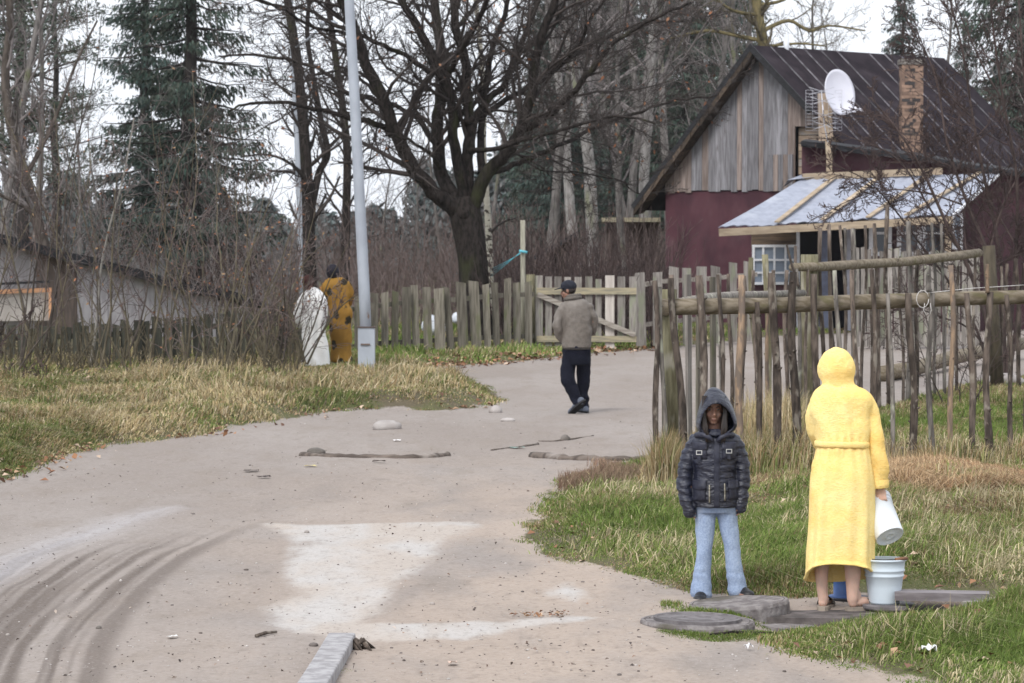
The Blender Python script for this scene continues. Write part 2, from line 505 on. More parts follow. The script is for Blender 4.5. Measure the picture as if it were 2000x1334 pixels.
def build_ground():
    # rows: even in photo terms near the camera, coarser further off
    ys = list(np.arange(1500, 640, -3.0)) + list(np.arange(640, 470, -2.5)) + [468, 466, 464.5, 463, 462]
    D = np.array([gp(1000, y)[1] for y in ys]); D = np.concatenate([[6, 9], D[D > 10.0]])
    u = np.concatenate([np.linspace(-1.2, -0.21, 24)[:-1], np.linspace(-0.21, 0.21, 560), np.linspace(0.21, 1.2, 24)[1:]])
    Dg, Ug = np.meshgrid(D, u, indexing='ij')
    X, Y = Dg * Ug, Dg + 0 * Ug
    sh = X.shape
    x, y = X.ravel(), Y.ravel()
    Z = H(x, y)
    b = poly_sdf(BANK, x, y); v = poly_sdf(VERGE, x, y); n = poly_sdf(NEARG, x, y); f = poly_sdf(FARV, x, y)
    veg = np.maximum(np.maximum(b, v), np.maximum(n, f))
    pale = np.maximum(poly_sdf(PALE, x, y), poly_sdf(PALE2, x, y) - 0.55)
    s, al = line_dist(ARC, x, y)
    band = sstep(-0.22, -0.05, s) * (1 - sstep(0.0, 0.06, s))
    left = sstep(0.0, 0.15, s) * (1 - sstep(2.2, 3.2, s)) * (1 - sstep(20, 26.5, y))
    st = left * np.clip(0.42 * sstep(30, 17, y) + 0.22 + 0.55 * vnoise(s * 4.5, al * 0.22) + 0.45 * vnoise(s * 15, al * .3) + .3 * vnoise(s * 34, al * .5), 0, 1.3)
    s2, al2 = line_dist(ARC2, x, y)
    lite = np.exp(-(s2 / 0.22) ** 2) * (0.7 + .3 * vnoise(s2 * 14, al2)) * (1 - sstep(24, 30, y))
    st = np.maximum(st, .75 * sstep(.25, .8, s) * (1 - sstep(2.6, 3.4, s)) * (1 - sstep(17.2, 19.5, y + 1.2 * vnoise(x * 1.5, y * .8))) * (.55 + .45 * vnoise(s * 9, al * .4)))
    m1 = np.stack([np.clip(veg * 0.5 + 0.5, 0, 1), np.clip(pale * 0.5 + 0.5, 0, 1), np.clip(0.85 * st + band * 0.55 * (1 - sstep(22, 27, y)), 0, 1), lite], 1)
    pq = gp(1848, 1180); m1[:, 2] = np.maximum(m1[:, 2], 2 * np.exp(-(((x - pq[0]) / 0.285) ** 8 + ((y - pq[1]) / 0.44) ** 8)))  # marks the pit, whose shade is painted into the earth colour
    V = np.stack([x, y, Z], 1)
    idx = np.arange(len(x)).reshape(sh)
    Q = np.stack([idx[:-1, :-1], idx[:-1, 1:], idx[1:, 1:], idx[1:, :-1]], -1).reshape(-1, 4)
    road = (veg[Q].mean(1) < 0)
    m, nt, bs = new_mat('earth', 0.9, 0.2)
    A = nt.nodes.new('ShaderNodeAttribute'); A.attribute_name = 'mask'
    sep = nt.nodes.new('ShaderNodeSeparateColor'); nt.links.new(A.outputs['Color'], sep.inputs[0])
    vec = coords(nt, (1, 1, 1), False)
    vst = coords(nt, (1, 0.35, 1), False)
    big = noise(nt, vst, 0.45, 4); mid = noise(nt, vst, 2.6, 5, .6); fine = noise(nt, vec, 28, 6, .7); grit = noise(nt, vec, 110, 3, .7)
    col = mixc(nt, ramp(nt, big, .35, .65), (.250, .214, .190), (.290, .256, .234))
    col = mixc(nt, math_(nt, 'MULTIPLY', ramp(nt, mid, .48, .68), .55), col, (.235, .198, .168))
    # warm sandy dust in the middle of the crossing
    tcx = nt.nodes.new('ShaderNodeSeparateXYZ'); nt.links.new(coords(nt, (1, 1, 1), False), tcx.inputs[0])
    warm = math_(nt, 'MULTIPLY', ramp(nt, tcx.outputs[0], -3.4, 0.6), math_(nt, 'SUBTRACT', 1.0, ramp(nt, tcx.outputs[1], 24.0, 36.0)))
    warm = math_(nt, 'MULTIPLY', warm, ramp(nt, noise(nt, vst, 1.1, 4), .3, .6))
    col = mixc(nt, math_(nt, 'MULTIPLY', warm, .75), col, (.405, .325, .265))
    nz = math_(nt, 'MULTIPLY', math_(nt, 'SUBTRACT', noise(nt, vst, 2.6, 6, .7), .5), .42)
    pm = ramp(nt, math_(nt, 'ADD', sep.outputs['Green'], math_(nt, 'MULTIPLY', nz, .45)), .455, .545)
    palec = mixc(nt, ramp(nt, noise(nt, vst, 1.6, 5), .4, .62), (.46, .435, .415), (.43, .375, .33))
    palec = mixc(nt, math_(nt, 'MULTIPLY', ramp(nt, grit, .45, .7), .35), palec, (.36, .34, .33))
    col = mixc(nt, math_(nt, 'MULTIPLY', pm, ramp(nt, noise(nt, vst, .9, 5, .65), .22, .42)), col, palec)
    col = mixc(nt, math_(nt, 'MULTIPLY', ramp(nt, sep.outputs['Blue'], .05, .75), .92), col, (.115, .092, .078))
    col = mixc(nt, math_(nt, 'MULTIPLY', A.outputs['Alpha'], .6), col, (.47, .46, .48))
    str_ = noise(nt, coords(nt, (1, .45, 1), False), 8.5, 7, .72)
    col = mixc(nt, math_(nt, 'MULTIPLY', ramp(nt, str_, .52, .68), .38), col, (.17, .138, .115))
    # specks and small clods
    vo = nt.nodes.new('ShaderNodeTexVoronoi'); vo.inputs['Scale'].default_value = 9.0; nt.links.new(vec, vo.inputs['Vector'])
    sp = math_(nt, 'MULTIPLY', math_(nt, 'LESS_THAN', vo.outputs['Distance'], .11), ramp(nt, noise(nt, vec, 1.3, 3), .5, .62))
    col = mixc(nt, math_(nt, 'MULTIPLY', sp, .45), col, (.14, .115, .10))
    col = mixc(nt, math_(nt, 'MULTIPLY', ramp(nt, fine, .50, .70), .6), col, (.21, .18, .16))
    col = mixc(nt, math_(nt, 'MULTIPLY', ramp(nt, fine, .50, .30), .3), col, (.43, .39, .37))
    # soil and moss below the grass
    vm = ramp(nt, math_(nt, 'ADD', sep.outputs['Red'], math_(nt, 'MULTIPLY', nz, .9)), .49, .53)
    soil = mixc(nt, ramp(nt, noise(nt, vec, 1.7, 5), .38, .62), (.095, .078, .050), (.085, .09, .035))
    soil = mixc(nt, math_(nt, 'MULTIPLY', ramp(nt, fine, .5, .7), .6), soil, (.21, .16, .10))
    col = mixc(nt, vm, col, soil)
    col = mixc(nt, ramp(nt, sep.outputs['Blue'], 1.15, 1.5), col, (.035, .03, .028))  # shade inside the pit, painted as near-black earth
    nt.links.new(col, bs.inputs['Base Color'])
    hgt = math_(nt, 'ADD', math_(nt, 'MULTIPLY', fine, .6), math_(nt, 'MULTIPLY', mid, 1.6))
    bump(nt, bs, hgt, .55, .03)
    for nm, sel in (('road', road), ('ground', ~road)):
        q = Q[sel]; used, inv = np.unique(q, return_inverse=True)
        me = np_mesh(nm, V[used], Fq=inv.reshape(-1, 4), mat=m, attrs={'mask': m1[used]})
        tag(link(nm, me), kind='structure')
build_ground()
# ------------------------------------------------------------------ wood materials
M_STICK = mat('bark_stick', (.145, .115, .095), (.05, .04, .034), 9, (2.2, 2.2, .55), .9, .15, .6, .012, c3=(.25, .22, .185), s3=7, t3=(.56, .68), tintamt=.6)
M_PEELED = mat('peeled_stick', (.30, .21, .14), (.15, .115, .09), 9, (2.5, 2.5, .5), .85, .15, .5, .01, c3=(.14, .11, .09), s3=7, t3=(.48, .6), tintamt=.5)
M_GREYSTICK = mat('grey_stick', (.205, .185, .165), (.09, .08, .072), 9, (3, 3, .5), .9, .15, .5, .01, c3=(.30, .30, .24), s3=6, tintamt=.5)
M_LOG = mat('weathered_log', (.25, .21, .16), (.13, .105, .07), 7, (.35, 3, 3), .85, .2, .45, .012, c3=(.13, .115, .06), s3=3, t3=(.55, .72), tintamt=.3)
M_POST = mat('mossy_post', (.195, .180, .115), (.10, .09, .055), 8, (3, 3, .4), .9, .15, .5, .012, c3=(.27, .25, .20), s3=3, tintamt=.4)
M_BOARD = mat('old_board', (.185, .168, .138), (.10, .09, .072), 7, (4, 4, .35), .9, .15, .5, .01, c3=(.12, .125, .07), s3=2.2, t3=(.52, .72), tintamt=.75)
M_BOARDG = mat('grey_board', (.26, .24, .22), (.15, .135, .122), 7, (4, 4, .35), .9, .15, .45, .01, c3=(.21, .22, .16), s3=2.2, t3=(.52, .68), tintamt=.6)
M_BOARDH = mat('grey_rail_board', (.36, .33, .29), (.22, .19, .165), 7, (.35, 4, 4), .9, .15, .45, .01, tintamt=.3)
M_YELRAIL = mat('yellowed_rail', (.37, .32, .215), (.23, .21, .16), 7, (.4, 4, 4), .85, .2, .4, .01, c3=(.33, .31, .22), s3=3, tintamt=.2)
M_TWINE = mat('white_twine', (.62, .60, .58), (.42, .40, .38), 60, rough=.9, bmp=.1)

def stick_mesh(rng, base, top, r0, r1, knots=True):
    """a crooked debarked or barky pole with knots and a cut top"""
    b, t = Vector(base), Vector(top)
    n = 12
    ax = (t - b); L = ax.length
    ph1, ph2 = rng.uniform(0, 6), rng.uniform(0, 6)
    am = rng.uniform(.006, .02) * min(L, 2)
    pts, rad = [], []
    for i in range(n + 1):
        k = i / n
        p = b.lerp(t, k) + Vector((math.sin(k * 5 + ph1) * am, math.cos(k * 4 + ph2) * am * .6, 0)) * (k * 1.6 if k < .6 else 1)
        pts.append(p); rad.append((r0 + (r1 - r0) * k) * rng.uniform(.90, 1.1))
    mb = MB(); tn = rng.random()
    mb.tube(pts, rad, 8, tn)
    if knots:
        for _ in range(rng.randint(5, 9)):
            k = rng.uniform(.08, .95); i = int(k * n)
            p = pts[i].lerp(pts[i + 1], k * n - i); r = rad[i]
            a = rng.uniform(0, 6.28)
            d = Vector((math.cos(a), math.sin(a), rng.uniform(.1, .8))).normalized()
            mb.tube([p, p + d * (r * rng.uniform(1.35, 1.9))], [r * .55, r * .22], 6, tn * .5)
    return mb

RF = random.Random(5)
# ---- front fence of sticks on one long pole
FX0, FX1 = gp(1300, 958), gp(2000, 935)
FF = empty('stick_fence', (at(1300, 900, 28.3).x, 28.3, hz(*gp(1300, 955))), 0,
           'picket fence of rough bark sticks on one long round pole behind the yellow robe', 'fence', 'rustic stick fences around the enclosure')
def fd(px): return 28.3 + (px - 1290) / 700.0 * 1.3       # depth along the front fence
rail = MB()
rp = [(1290, 600), (1400, 598), (1500, 597), (1600, 593), (1700, 589), (1800, 586), (1900, 582), (2010, 580), (2100, 577)]
rail.tube([at(x, y, fd(x) + .10) for x, y in rp], [.078, .076, .074, .074, .072, .07, .068, .066, .062], 14, .5)
rail.build('rail', M_LOG, FF)
r2 = MB(); r2.tube([at(x, y, fd(x) + .10) for x, y in [(1640, 896), (1700, 886), (1800, 880), (1900, 880), (2020, 880)]], [.05, .052, .05, .047, .045], 10, .3)
r2.build('lower_rail', M_LOG, FF)
for (px, w, ty) in ((1303, .135, 545), (1583, .0, 0)):
    if w:
        z0 = hz(at(px, 900, 28.4).x, 28.4) - .1
        mb = MB(); t = at(px + 3, ty + 20, 28.47); b = Vector((at(px + 8, 900, 28.47).x, 28.47, z0))
        mb.tube([b, b.lerp(t, .5), t], [w * .62, w * .58, w * .56], 10, .5)
        mb.build('corner_post', M_POST, FF)
# (top px, top py, bottom px, width px, material)
S, P, G = M_STICK, M_PEELED, M_GREYSTICK
front = [(1274, 548, 1288, 15, S, 965), (1318, 543, 1336, 20, S, 965), (1366, 538, 1378, 22, S, 890), (1405, 536, 1411, 12, S, 905), (1441, 537, 1450, 19, P, 935),
         (1478, 590, 1486, 15, S, 905), (1511, 533, 1519, 22, S, 935), (1551, 531, 1556, 22, S, 925), (1590, 535, 1600, 20, S, 900), (1635, 528, 1640, 13, G, 900),
         (1666, 527, 1680, 14, S, 905), (1702, 526, 1712, 13, S, 900), (1736, 573, 1746, 12, G, 925), (1781, 573, 1782, 20, S, 915), (1814, 568, 1822, 15, G, 905),
         (1855, 518, 1858, 14, P, 912), (1893, 572, 1899, 17, S, 915), (1928, 570, 1934, 19, S, 925), (1965, 576, 1977, 13, S, 905), (2003, 513, 2008, 16, S, 915), (2046, 530, 2050, 15, S, 915),
         (1292, 560, 1300, 13, G, 950), (1745, 522, 1750, 12, G, 570), (1927, 516, 1929, 11, P, 572), (1813, 520, 1814, 13, G, 570)]
for tx, ty, bx, w, m_, by in front:
    d = fd(tx) - (.04 if w > 11 else 0)
    r = w * .36 * d / F
    t = at(tx, ty, d); b = at(bx, by, d - .05); 
    if by > 600: b.z = min(b.z, hz(b.x, b.y)) - .05 if by > 930 or True else b.z
    stick_mesh(RF, b, t, r * 1.12, r * .92).build('picket', m_, FF)
tw = MB()
d = fd(1812)
loop = [at(1802 + 12 * math.cos(a), 584 + 17 * math.sin(a), d - .13) for a in [i * .5 for i in range(13)]]
tw.tube(loop, .004, 5, .5); tw.tube([at(1806, 592, d - .13), at(1804, 606, d - .14), at(1809, 615, d - .14)], .003, 5, .5)
tw.tube([at(1817, 592, d - .13), at(1819, 605, d - .14), at(1815, 618, d - .14)], .003, 5, .5)
tw.tube([at(1812, 572, d - .1), at(1900, 563, fd(1900)), at(2060, 553, fd(2060))], .004, 5, .5)
tw2 = tw.build('twine', M_TWINE)
tag(tw2, 'white twine knotted round the front pole and stretched off to the right', 'twine')

# ---- side fence running back from the corner, dense old slats then sticks
SF = empty('slat_fence', (at(1300, 900, 28.9).x, 28.9, 0), 0, 'close set weathered slats running back from the corner post to the squared post', 'fence', 'rustic stick fences around the enclosure')
def sdp(px): return 28.8 + (px - 1300) / 280.0 * 9.6
px = 1312
while px < 1575:
    d = sdp(px); ty = 541 - (px - 1300) * .045 + RF.uniform(-6, 6)
    w = RF.uniform(12, 19) * (1 - (px - 1300) / 1000)
    t = at(px + RF.uniform(-3, 3), ty, d); bx = at(px + RF.uniform(-2, 6), 800, d).x
    b = Vector((bx, d, hz(bx, d) - .05))
    mb = MB(); mb.beam(b, t, w * d / F, .03, (1, -.7, 0), RF.random()) if RF.random() < .5 and px < 1480 else None
    if mb.V: mb.build('slat', M_BOARD if RF.random() < .6 else M_BOARDG, SF)
    else: stick_mesh(RF, b, t, w * d / F * .33, w * d / F * .27).build('picket', RF.choice([S, G, S, P]), SF)
    px += w * RF.uniform(1.0, 1.9)
mb = MB(); mb.tube([at(1325, 592, 28.9), at(1380, 583, 31), at(1440, 578, 33), at(1500, 575, 35.3), at(1570, 572, 38)], [.045, .055, .05, .04, .04], 8, .9)
mb.build('rail', M_GREYSTICK, SF)
# ---- back fence: squared post, round rail, sparse sticks
BF = empty('stick_fence', (at(1585, 760, 38.6).x, 38.6, 0), 0, 'sparse stick fence behind the front one, its round rail between two thick posts', 'fence', 'rustic stick fences around the enclosure')
mb = MB(); b = at(1583, 700, 38.6); z0 = hz(b.x, b.y) - .1; t = at(1581, 497, 38.6)
mb.tube([Vector((at(1581, 700, 38.6).x, 38.6, z0)), at(1581, 620, 38.6), t], [.125, .122, .12], 6, .6); mb.build('squared_post', M_POST, BF)
mb = MB(); b = at(1950, 700, 44.5); z0 = hz(b.x, b.y) - .1
mb.tube([Vector((b.x, b.y, z0)), at(1931, 480, 44.5)], [.10, .09], 10, .3); mb.build('round_post', mat('olive_post', (.085, .07, .048), (.05, .042, .03), 7, (3, 3, .5), tintamt=.2), BF)
def bdp(px): return 38.5 + (px - 1585) / 350.0 * 5.8
mb = MB(); mb.tube([at(x, y, bdp(x) - .1) for x, y in [(1548, 522), (1600, 521), (1680, 516), (1760, 512), (1850, 502), (1912, 494)]], [.05, .058, .06, .06, .062, .06], 12, .6)
mb.build('rail', M_LOG, BF)
back = [(1617, 438, 1630, 11, S, 760), (1645, 440, 1650, 9, S, 770), (1689, 440, 1682, 9, S, 770), (1649, 445, 1652, 8, G, 560), (1709, 436, 1718, 11, S, 760), (1732, 400, 1736, 13, S, 800),
        (1779, 432, 1774, 15, G, 740), (1760, 520, 1764, 8, S, 790), (1793, 487, 1790, 11, S, 770), (1822, 435, 1826, 9, G, 700), (1840, 437, 1845, 9, G, 790), (1603, 445, 1611, 12, S, 800),
        (1663, 446, 1674, 16, G, 760), (1700, 560, 1704, 9, S, 780), (1625, 560, 1634, 8, S, 790), (1870, 520, 1868, 9, S, 770), (1901, 500, 1905, 9, S, 780), (1548, 480, 1562, 8, S, 800), (1536, 478, 1560, 7, S, 560),
        (1470, 503, 1482, 15, M_POST, 780), (1495, 497, 1503, 18, M_POST, 790), (1985, 505, 1990, 12, S, 780), (1955, 520, 1957, 9, S, 780), (1968, 515, 1972, 10, S, 780)]
for tx, ty, bx, w, m_, by in back:
    d = bdp(tx) if tx > 1530 else sdp(tx) + 2
    t = at(tx, ty, d); b = at(bx, by, d)
    if by > 600: b.z = hz(b.x, b.y) - .05
    stick_mesh(RF, b, t, w * d / F * .40, w * d / F * .32).build('picket', m_, BF)

# a felled pole lying by the far post
mb = MB(); mb.tube([on(1725, 745) + Vector((0, 0, .12)), on(1790, 735) + Vector((0, 0, .14)), on(1860, 722) + Vector((0, 0, .2)), on(2010, 700) + Vector((0, 0, .3))], [.13, .12, .12, .11], 10, .2)
tag(mb.build('log', M_LOG), 'dark felled log lying in the grass behind the enclosure', 'log')

# ------------------------------------------------------------------ far fence of old boards
def board_run(name, label, pts, grp, mat_, hgt_px, rng, wpx=(13, 21), gap=(3, 8), lean=(-4, 4), rails=(.25, .8), tilt=None):
    """pts: (px, top py, bottom py, depth) along the fence"""
    root = empty(name, at(pts[0][0], pts[0][2], pts[0][3]), 0, label, 'fence', grp)
    xs = [p[0] for p in pts]
    def ip(px, i): return float(np.interp(px, xs, [p[i] for p in pts]))
    for k in rails:
        mb = MB()
        for i in range(len(pts) - 1):
            a, b = pts[i], pts[i + 1]
            mb.beam(at(a[0], a[2] + (a[1] - a[2]) * k, a[3] + .06), at(b[0], b[2] + (b[1] - b[2]) * k, b[3] + .06), .04, .09, tint=.3)
        mb.build('rail', M_BOARDH if mat_ is M_BOARDG else M_BOARD, root)
    px = xs[0]; n = 0
    while px < xs[-1] and n < 100:
        w = rng.uniform(*wpx); d = ip(px, 3)
        ln = rng.uniform(*lean) + (tilt(px) if tilt else 0)
        t = at(px + w / 2 + ln, ip(px, 1) + rng.uniform(-5, 6), d); b = at(px + w / 2, ip(px, 2) + 4, d)
        b.z = min(b.z, hz(b.x, b.y) + .05)
        mb = MB(); wm = w * d / F
        tn = rng.random()
        ax = Vector((wm / 2, 0, 0)); th = Vector((0, .022, 0))
        tl = rng.uniform(-.02, .02)
        v = [b - ax, b + ax, b + ax + th, b - ax + th, t - ax * .96 + Vector((0, 0, tl)), t + ax * .96 - Vector((0, 0, tl)), t + ax * .96 + th - Vector((0, 0, tl)), t - ax * .96 + th + Vector((0, 0, tl))]
        mb.hexa(v, tn); mb.build('board', mat_, root)
        px += w + rng.uniform(*gap); n += 1
    return root
GF = 'old board fences behind the road'
RB = random.Random(11)
board_run('board_fence', 'leaning mossy grey board fence between the tall pole and the gate', [(722, 572, 705, 59.5), (800, 562, 702, 60), (900, 556, 698, 60.5), (960, 548, 696, 61), (1042, 545, 693, 62)], GF, M_BOARD, 0, RB,
          tilt=lambda p: -9 * math.exp(-((p - 880) / 70) ** 2))
board_run('board_fence', 'short mossy board fence half hidden between the patterned gown and the tall pole', [(655, 580, 716, 58.5), (722, 574, 706, 59.3)], GF, M_BOARD, 0, RB)
board_run('board_fence', 'low dark green fence far left behind the bare bushes and below the shed', [(-120, 645, 752, 49.6), (0, 640, 748, 49.6), (200, 632, 744, 49.8), (400, 615, 736, 50.6), (590, 592, 725, 52)], GF,
          mat('green_board', (.075, .075, .058), (.04, .04, .032), 6, (4, 4, .4), tintamt=.6), 0, RB, gap=(1, 4))
board_run('board_fence', 'grey picket fence right of the gate in front of the maroon wall', [(1242, 535, 672, 63.5), (1285, 525, 665, 64), (1380, 520, 655, 65), (1478, 512, 645, 66)], GF, M_BOARDG, 0, RB, wpx=(15, 21), gap=(7, 14), rails=(.82, .25))
sm = board_run('board_fence', 'low grey picket fence close below the porch windows', [(1668, 486, 640, 62), (1760, 487, 632, 62.5), (1905, 488, 625, 63)], GF, M_BOARDG, 0, RB, wpx=(9, 12), gap=(1, 3), lean=(-1, 1))
# gate
GT = empty('gate', at(1050, 688, 62), 0, 'wooden gate with a yellowed top rail and a diagonal brace behind the walking man', 'gate')
for k, (x0, w, top, bot) in enumerate([(1046, 14, 538, 682), (1065, 13, 540, 680), (1083, 14, 540, 676), (1102, 13, 541, 676), (1122, 14, 541, 672), (1143, 14, 540, 672), (1163, 12, 545, 670), (1182, 18, 538, 680),
                                       (1206, 15, 540, 668), (1229, 14, 540, 668)]):
    mb = MB(); a = at(x0, bot, 62.1); b = at(x0 + w, top, 62.1)
    mb.box(a.x, b.x, 62.1, 62.125, a.z, b.z, RB.random() if k != 7 else 1.0)
    mb.build('board', M_BOARDG if k != 7 else mat('pale_board', (.50, .46, .42), (.38, .34, .31), 6, (4, 4, .4), tintamt=.2), GT)
for nm, y0, y1, m_ in (('top_rail', 561, 575, M_YELRAIL), ('bottom_rail', 655, 668, M_YELRAIL)):
    mb = MB(); a = at(1048, y1, 62.05); b = at(1243, y0 + 1, 62.05); mb.box(a.x, b.x, 62.05, 62.097, a.z, b.z, .5); mb.build(nm, m_, GT)
mb = MB(); mb.beam(at(1050, 575, 62.02), at(1240, 654, 62.02), .03, .1, tint=.5); mb.build('brace', M_BOARDH, GT)
mb = MB(); mb.tube([at(1038, 690, 62.3), at(1036, 536, 62.3)], .09, 8); mb.build('gate_post', M_POST, GT)
# yellow-stained leaning post with blue cord
mb = MB(); mb.tube([at(1022, 690, 63.2), at(1021, 430, 63.2)], [.055, .05], 7, .8)
o = mb.build('post', mat('pale_post', (.30, .285, .23), (.19, .18, .14), 7, (3, 3, .4), tintamt=.2)); tag(o, 'slim pale post standing above the board fence with a cyan cord tied on', 'post')
mb = MB()
for k in range(4):
    a = at(1021, 493 - k * 1.5, 63.1); b = at(958, 526 + k * 5, 66)
    mb.tube([a, a.lerp(b, .5) + Vector((0, 0, -.01)), b], .005, 5, .5)
mb.tube([at(1014, 490, 63.1), at(1030, 493, 63.1)], .03, 6, .5)
o = mb.build('cord', mat('cyan_cord', (.12, .42, .50), (.1, .32, .4), 30)); tag(o, 'cyan cord tied round the slim post and pulled towards the oak', 'cord')
# white sheets heaped behind the fence
for (cx, cy, w, h, l) in ((848, 635, 52, 38, 'larger white crumpled plastic sheet heaped behind the board fence'), (893, 622, 22, 24, 'small white crumpled sheet leaning by the larger heap behind the board fence')):
    V, Fc = ell_geo(at(cx, cy, 63.5), (w / 2 * .0104, .25, h / 2 * .0104), 18, 12)
    V = np.array([tuple(v) for v in V]); V += .05 * np.stack([fbm(V[:, 0] * 6, V[:, 2] * 6, k, 2) for k in (1, 2, 3)], 1)
    mb = MB(); mb.add(V, Fc, .5); tag(mb.build('plastic_sheet', mat('white_plastic', (.62, .65, .70), (.45, .48, .52), 6, rough=.4)), l, 'sheet')
# ------------------------------------------------------------------ house
A0 = Vector((6.23, 80.0, 7.14)); HG = Vector((.714, -.70, 0)); HR = Vector((.70, .714, 0))
def hp(s, t, z): return Vector((A0.x + HG.x * s + HR.x * t, A0.y + HG.y * s + HR.y * t, z))
M_GB = mat('gable_boards', (.22, .215, .23), (.13, .125, .132), 5, (3.5, 3.5, .35), .9, .15, .4, .01, c3=(.115, .105, .11), s3=3.2, t3=(.60, .75), tintamt=.6)
M_GBW = mat('warm_boards', (.27, .22, .20), (.17, .135, .12), 5, (3.5, 3.5, .35), .9, .15, .4, .01, tintamt=.5)
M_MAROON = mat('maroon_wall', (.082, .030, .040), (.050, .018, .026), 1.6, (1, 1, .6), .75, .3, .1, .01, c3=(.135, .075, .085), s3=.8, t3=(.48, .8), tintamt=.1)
M_TAR = mat('tar_roofing', (.026, .020, .025), (.016, .012, .016), 2.5, (1, 1, 1), .92, .12, .25, .01, c3=(.038, .030, .036), s3=1.2, tintamt=.2)
M_TARB = mat('tar_edge', (.024, .024, .028), (.010, .010, .012), 6, (1, 1, 3), .7, .35, .5, .03, tintamt=.3)
M_NEWWOOD = mat('new_timber', (.43, .345, .25), (.31, .245, .175), 4, (.6, .6, 3), .8, .2, .25, .005, c3=(.30, .22, .15), s3=1.4, t3=(.58, .75), tintamt=.3)
M_SLATE = mat('grey_sheet', (.33, .35, .42), (.27, .29, .35), 5, (1, 1, 1), .6, .35, .25, .01, c3=(.38, .40, .46), s3=1.2, tintamt=.1)
M_WPAINT = mat('white_window_paint', (.72, .73, .76), (.62, .63, .66), 8, rough=.5, tintamt=.1)
M_GLASS, nt_, b_ = new_mat('window_glass', .12, .5); b_.inputs['Base Color'].default_value = (.05, .06, .075, 1)
M_GLASSB, nt_, b_ = new_mat('window_glass_bluish', .15, .5); b_.inputs['Base Color'].default_value = (.20, .24, .30, 1)
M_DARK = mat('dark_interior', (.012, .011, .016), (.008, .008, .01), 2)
M_BRICK = mat('sooty_brick', (.29, .195, .145), (.17, .115, .09), 3.5, (1, 1, 1), .9, .2, .5, .02, c3=(.05, .045, .045), s3=2.2, t3=(.52, .60), tintamt=.2)

HO = empty('house', tuple(hp(0, 0, 0)), 0, 'old wooden house with grey board gable, maroon walls and black tar paper roof', 'house')
PL, PR = 1.0, .86                       # roof pitches left and right
def zl(s): return A0.z + (PL * s if s < 0 else -PR * s)
# core walls (maroon)
mb = MB()
W0, W1, T0, T1 = -3.34, 4.3, .30, 7.7
mb.add([hp(W0, T0, 0), hp(2.2, T0, 0), hp(2.2, T0, 3.44), hp(W0, T0, 3.44)], [(0, 1, 2, 3)], .5)
mb.add([hp(W0, T0, 0), hp(W0, T0, 3.44), hp(W0, T1, 3.44), hp(W0, T1, 0)], [(0, 1, 2, 3)], .5)
mb.add([hp(2.2, T0, 0), hp(2.2, T1, 0), hp(2.2, T1, 3.44), hp(2.2, T0, 3.44)], [(0, 1, 2, 3)], .5)
mb.add([hp(W0, T1, 0), hp(W0, T1, 3.44), hp(2.2, T1, 3.44), hp(2.2, T1, 0)], [(0, 1, 2, 3)], .5)
mb.build('wall', M_MAROON, HO)
# gable boarding: individual vertical boards, a little proud of the wall
rg = random.Random(3)
mb = MB(); mw = MB(); s = W0 + .02
while s < 1.95:
    w = rg.uniform(.15, .23); s1 = s + w - .008
    zb = 3.44 + rg.uniform(-.04, .03)
    if s > 1.05: zb = 5.05 + rg.uniform(-.02, .02)
    th = rg.uniform(.0, .02)
    zt0, zt1 = zl(s) - .12, zl(s1) - .12
    if zt0 > zb and zt1 > zb:
        mid = None
        t_ = mw if (rg.random() < .22 or s > .9 or s < -2.6) else mb
        v = [hp(s, T0 - .03 - th, zb), hp(s1, T0 - .03 - th, zb), hp(s1, T0 - .005, zb), hp(s, T0 - .005, zb), hp(s, T0 - .03 - th, zt0), hp(s1, T0 - .03 - th, zt1), hp(s1, T0 - .005, zt1), hp(s, T0 - .005, zt0)]
        t_.hexa(v, rg.random())
    s += w
# the patch of newer short boards low in the gable
for k in range(5):
    s = .25 + k * .16
    v = [hp(s, T0 - .085, 3.42), hp(s + .15, T0 - .085, 3.42), hp(s + .15, T0 - .055, 3.42), hp(s, T0 - .055, 3.42), hp(s, T0 - .085, 4.35), hp(s + .15, T0 - .085, 4.35), hp(s + .15, T0 - .055, 4.35), hp(s, T0 - .055, 4.35)]
    (mw if k in (1, 3) else mb).hexa(v, rg.random())
mb.build('gable_boarding', M_GB, HO); mw.build('gable_boarding', M_GBW, HO)
# recessed horizontal boards right of the gable
mb = MB(); z = 3.44
M_HB = mat('warm_horizontal_boards', (.36, .28, .21), (.24, .18, .14), 5, (.6, .6, 4), .9, .15, .4, .01, c3=(.25, .235, .225), s3=1.2, tintamt=.5)
while z < 4.95:
    h = .2; g = rg.uniform(.01, .03)
    if 3.62 < z < 3.8: z += .2; continue
    s1 = min(2.35, (A0.z - z) / PR - .25)
    mb.hexa([hp(1.07, T0 + .12, z), hp(s1, T0 + .12, z), hp(s1, T0 + .16, z), hp(1.07, T0 + .16, z), hp(1.07, T0 + .12, z + h - g), hp(s1, T0 + .12, z + h - g), hp(s1, T0 + .16, z + h - g), hp(1.07, T0 + .16, z + h - g)], rg.random())
    z += h
mb.build('side_boarding', M_HB, HO)
mb = MB(); mb.add([hp(.9, T0 + .2, 3.4), hp(2.6, T0 + .2, 3.4), hp(2.35, T0 + .2, 4.95), hp(1.9, T0 + .2, 5.25), hp(.9, T0 + .2, 5.25)], [(0, 1, 2, 3, 4)], .5); mb.build('dark_gap', M_DARK, HO)
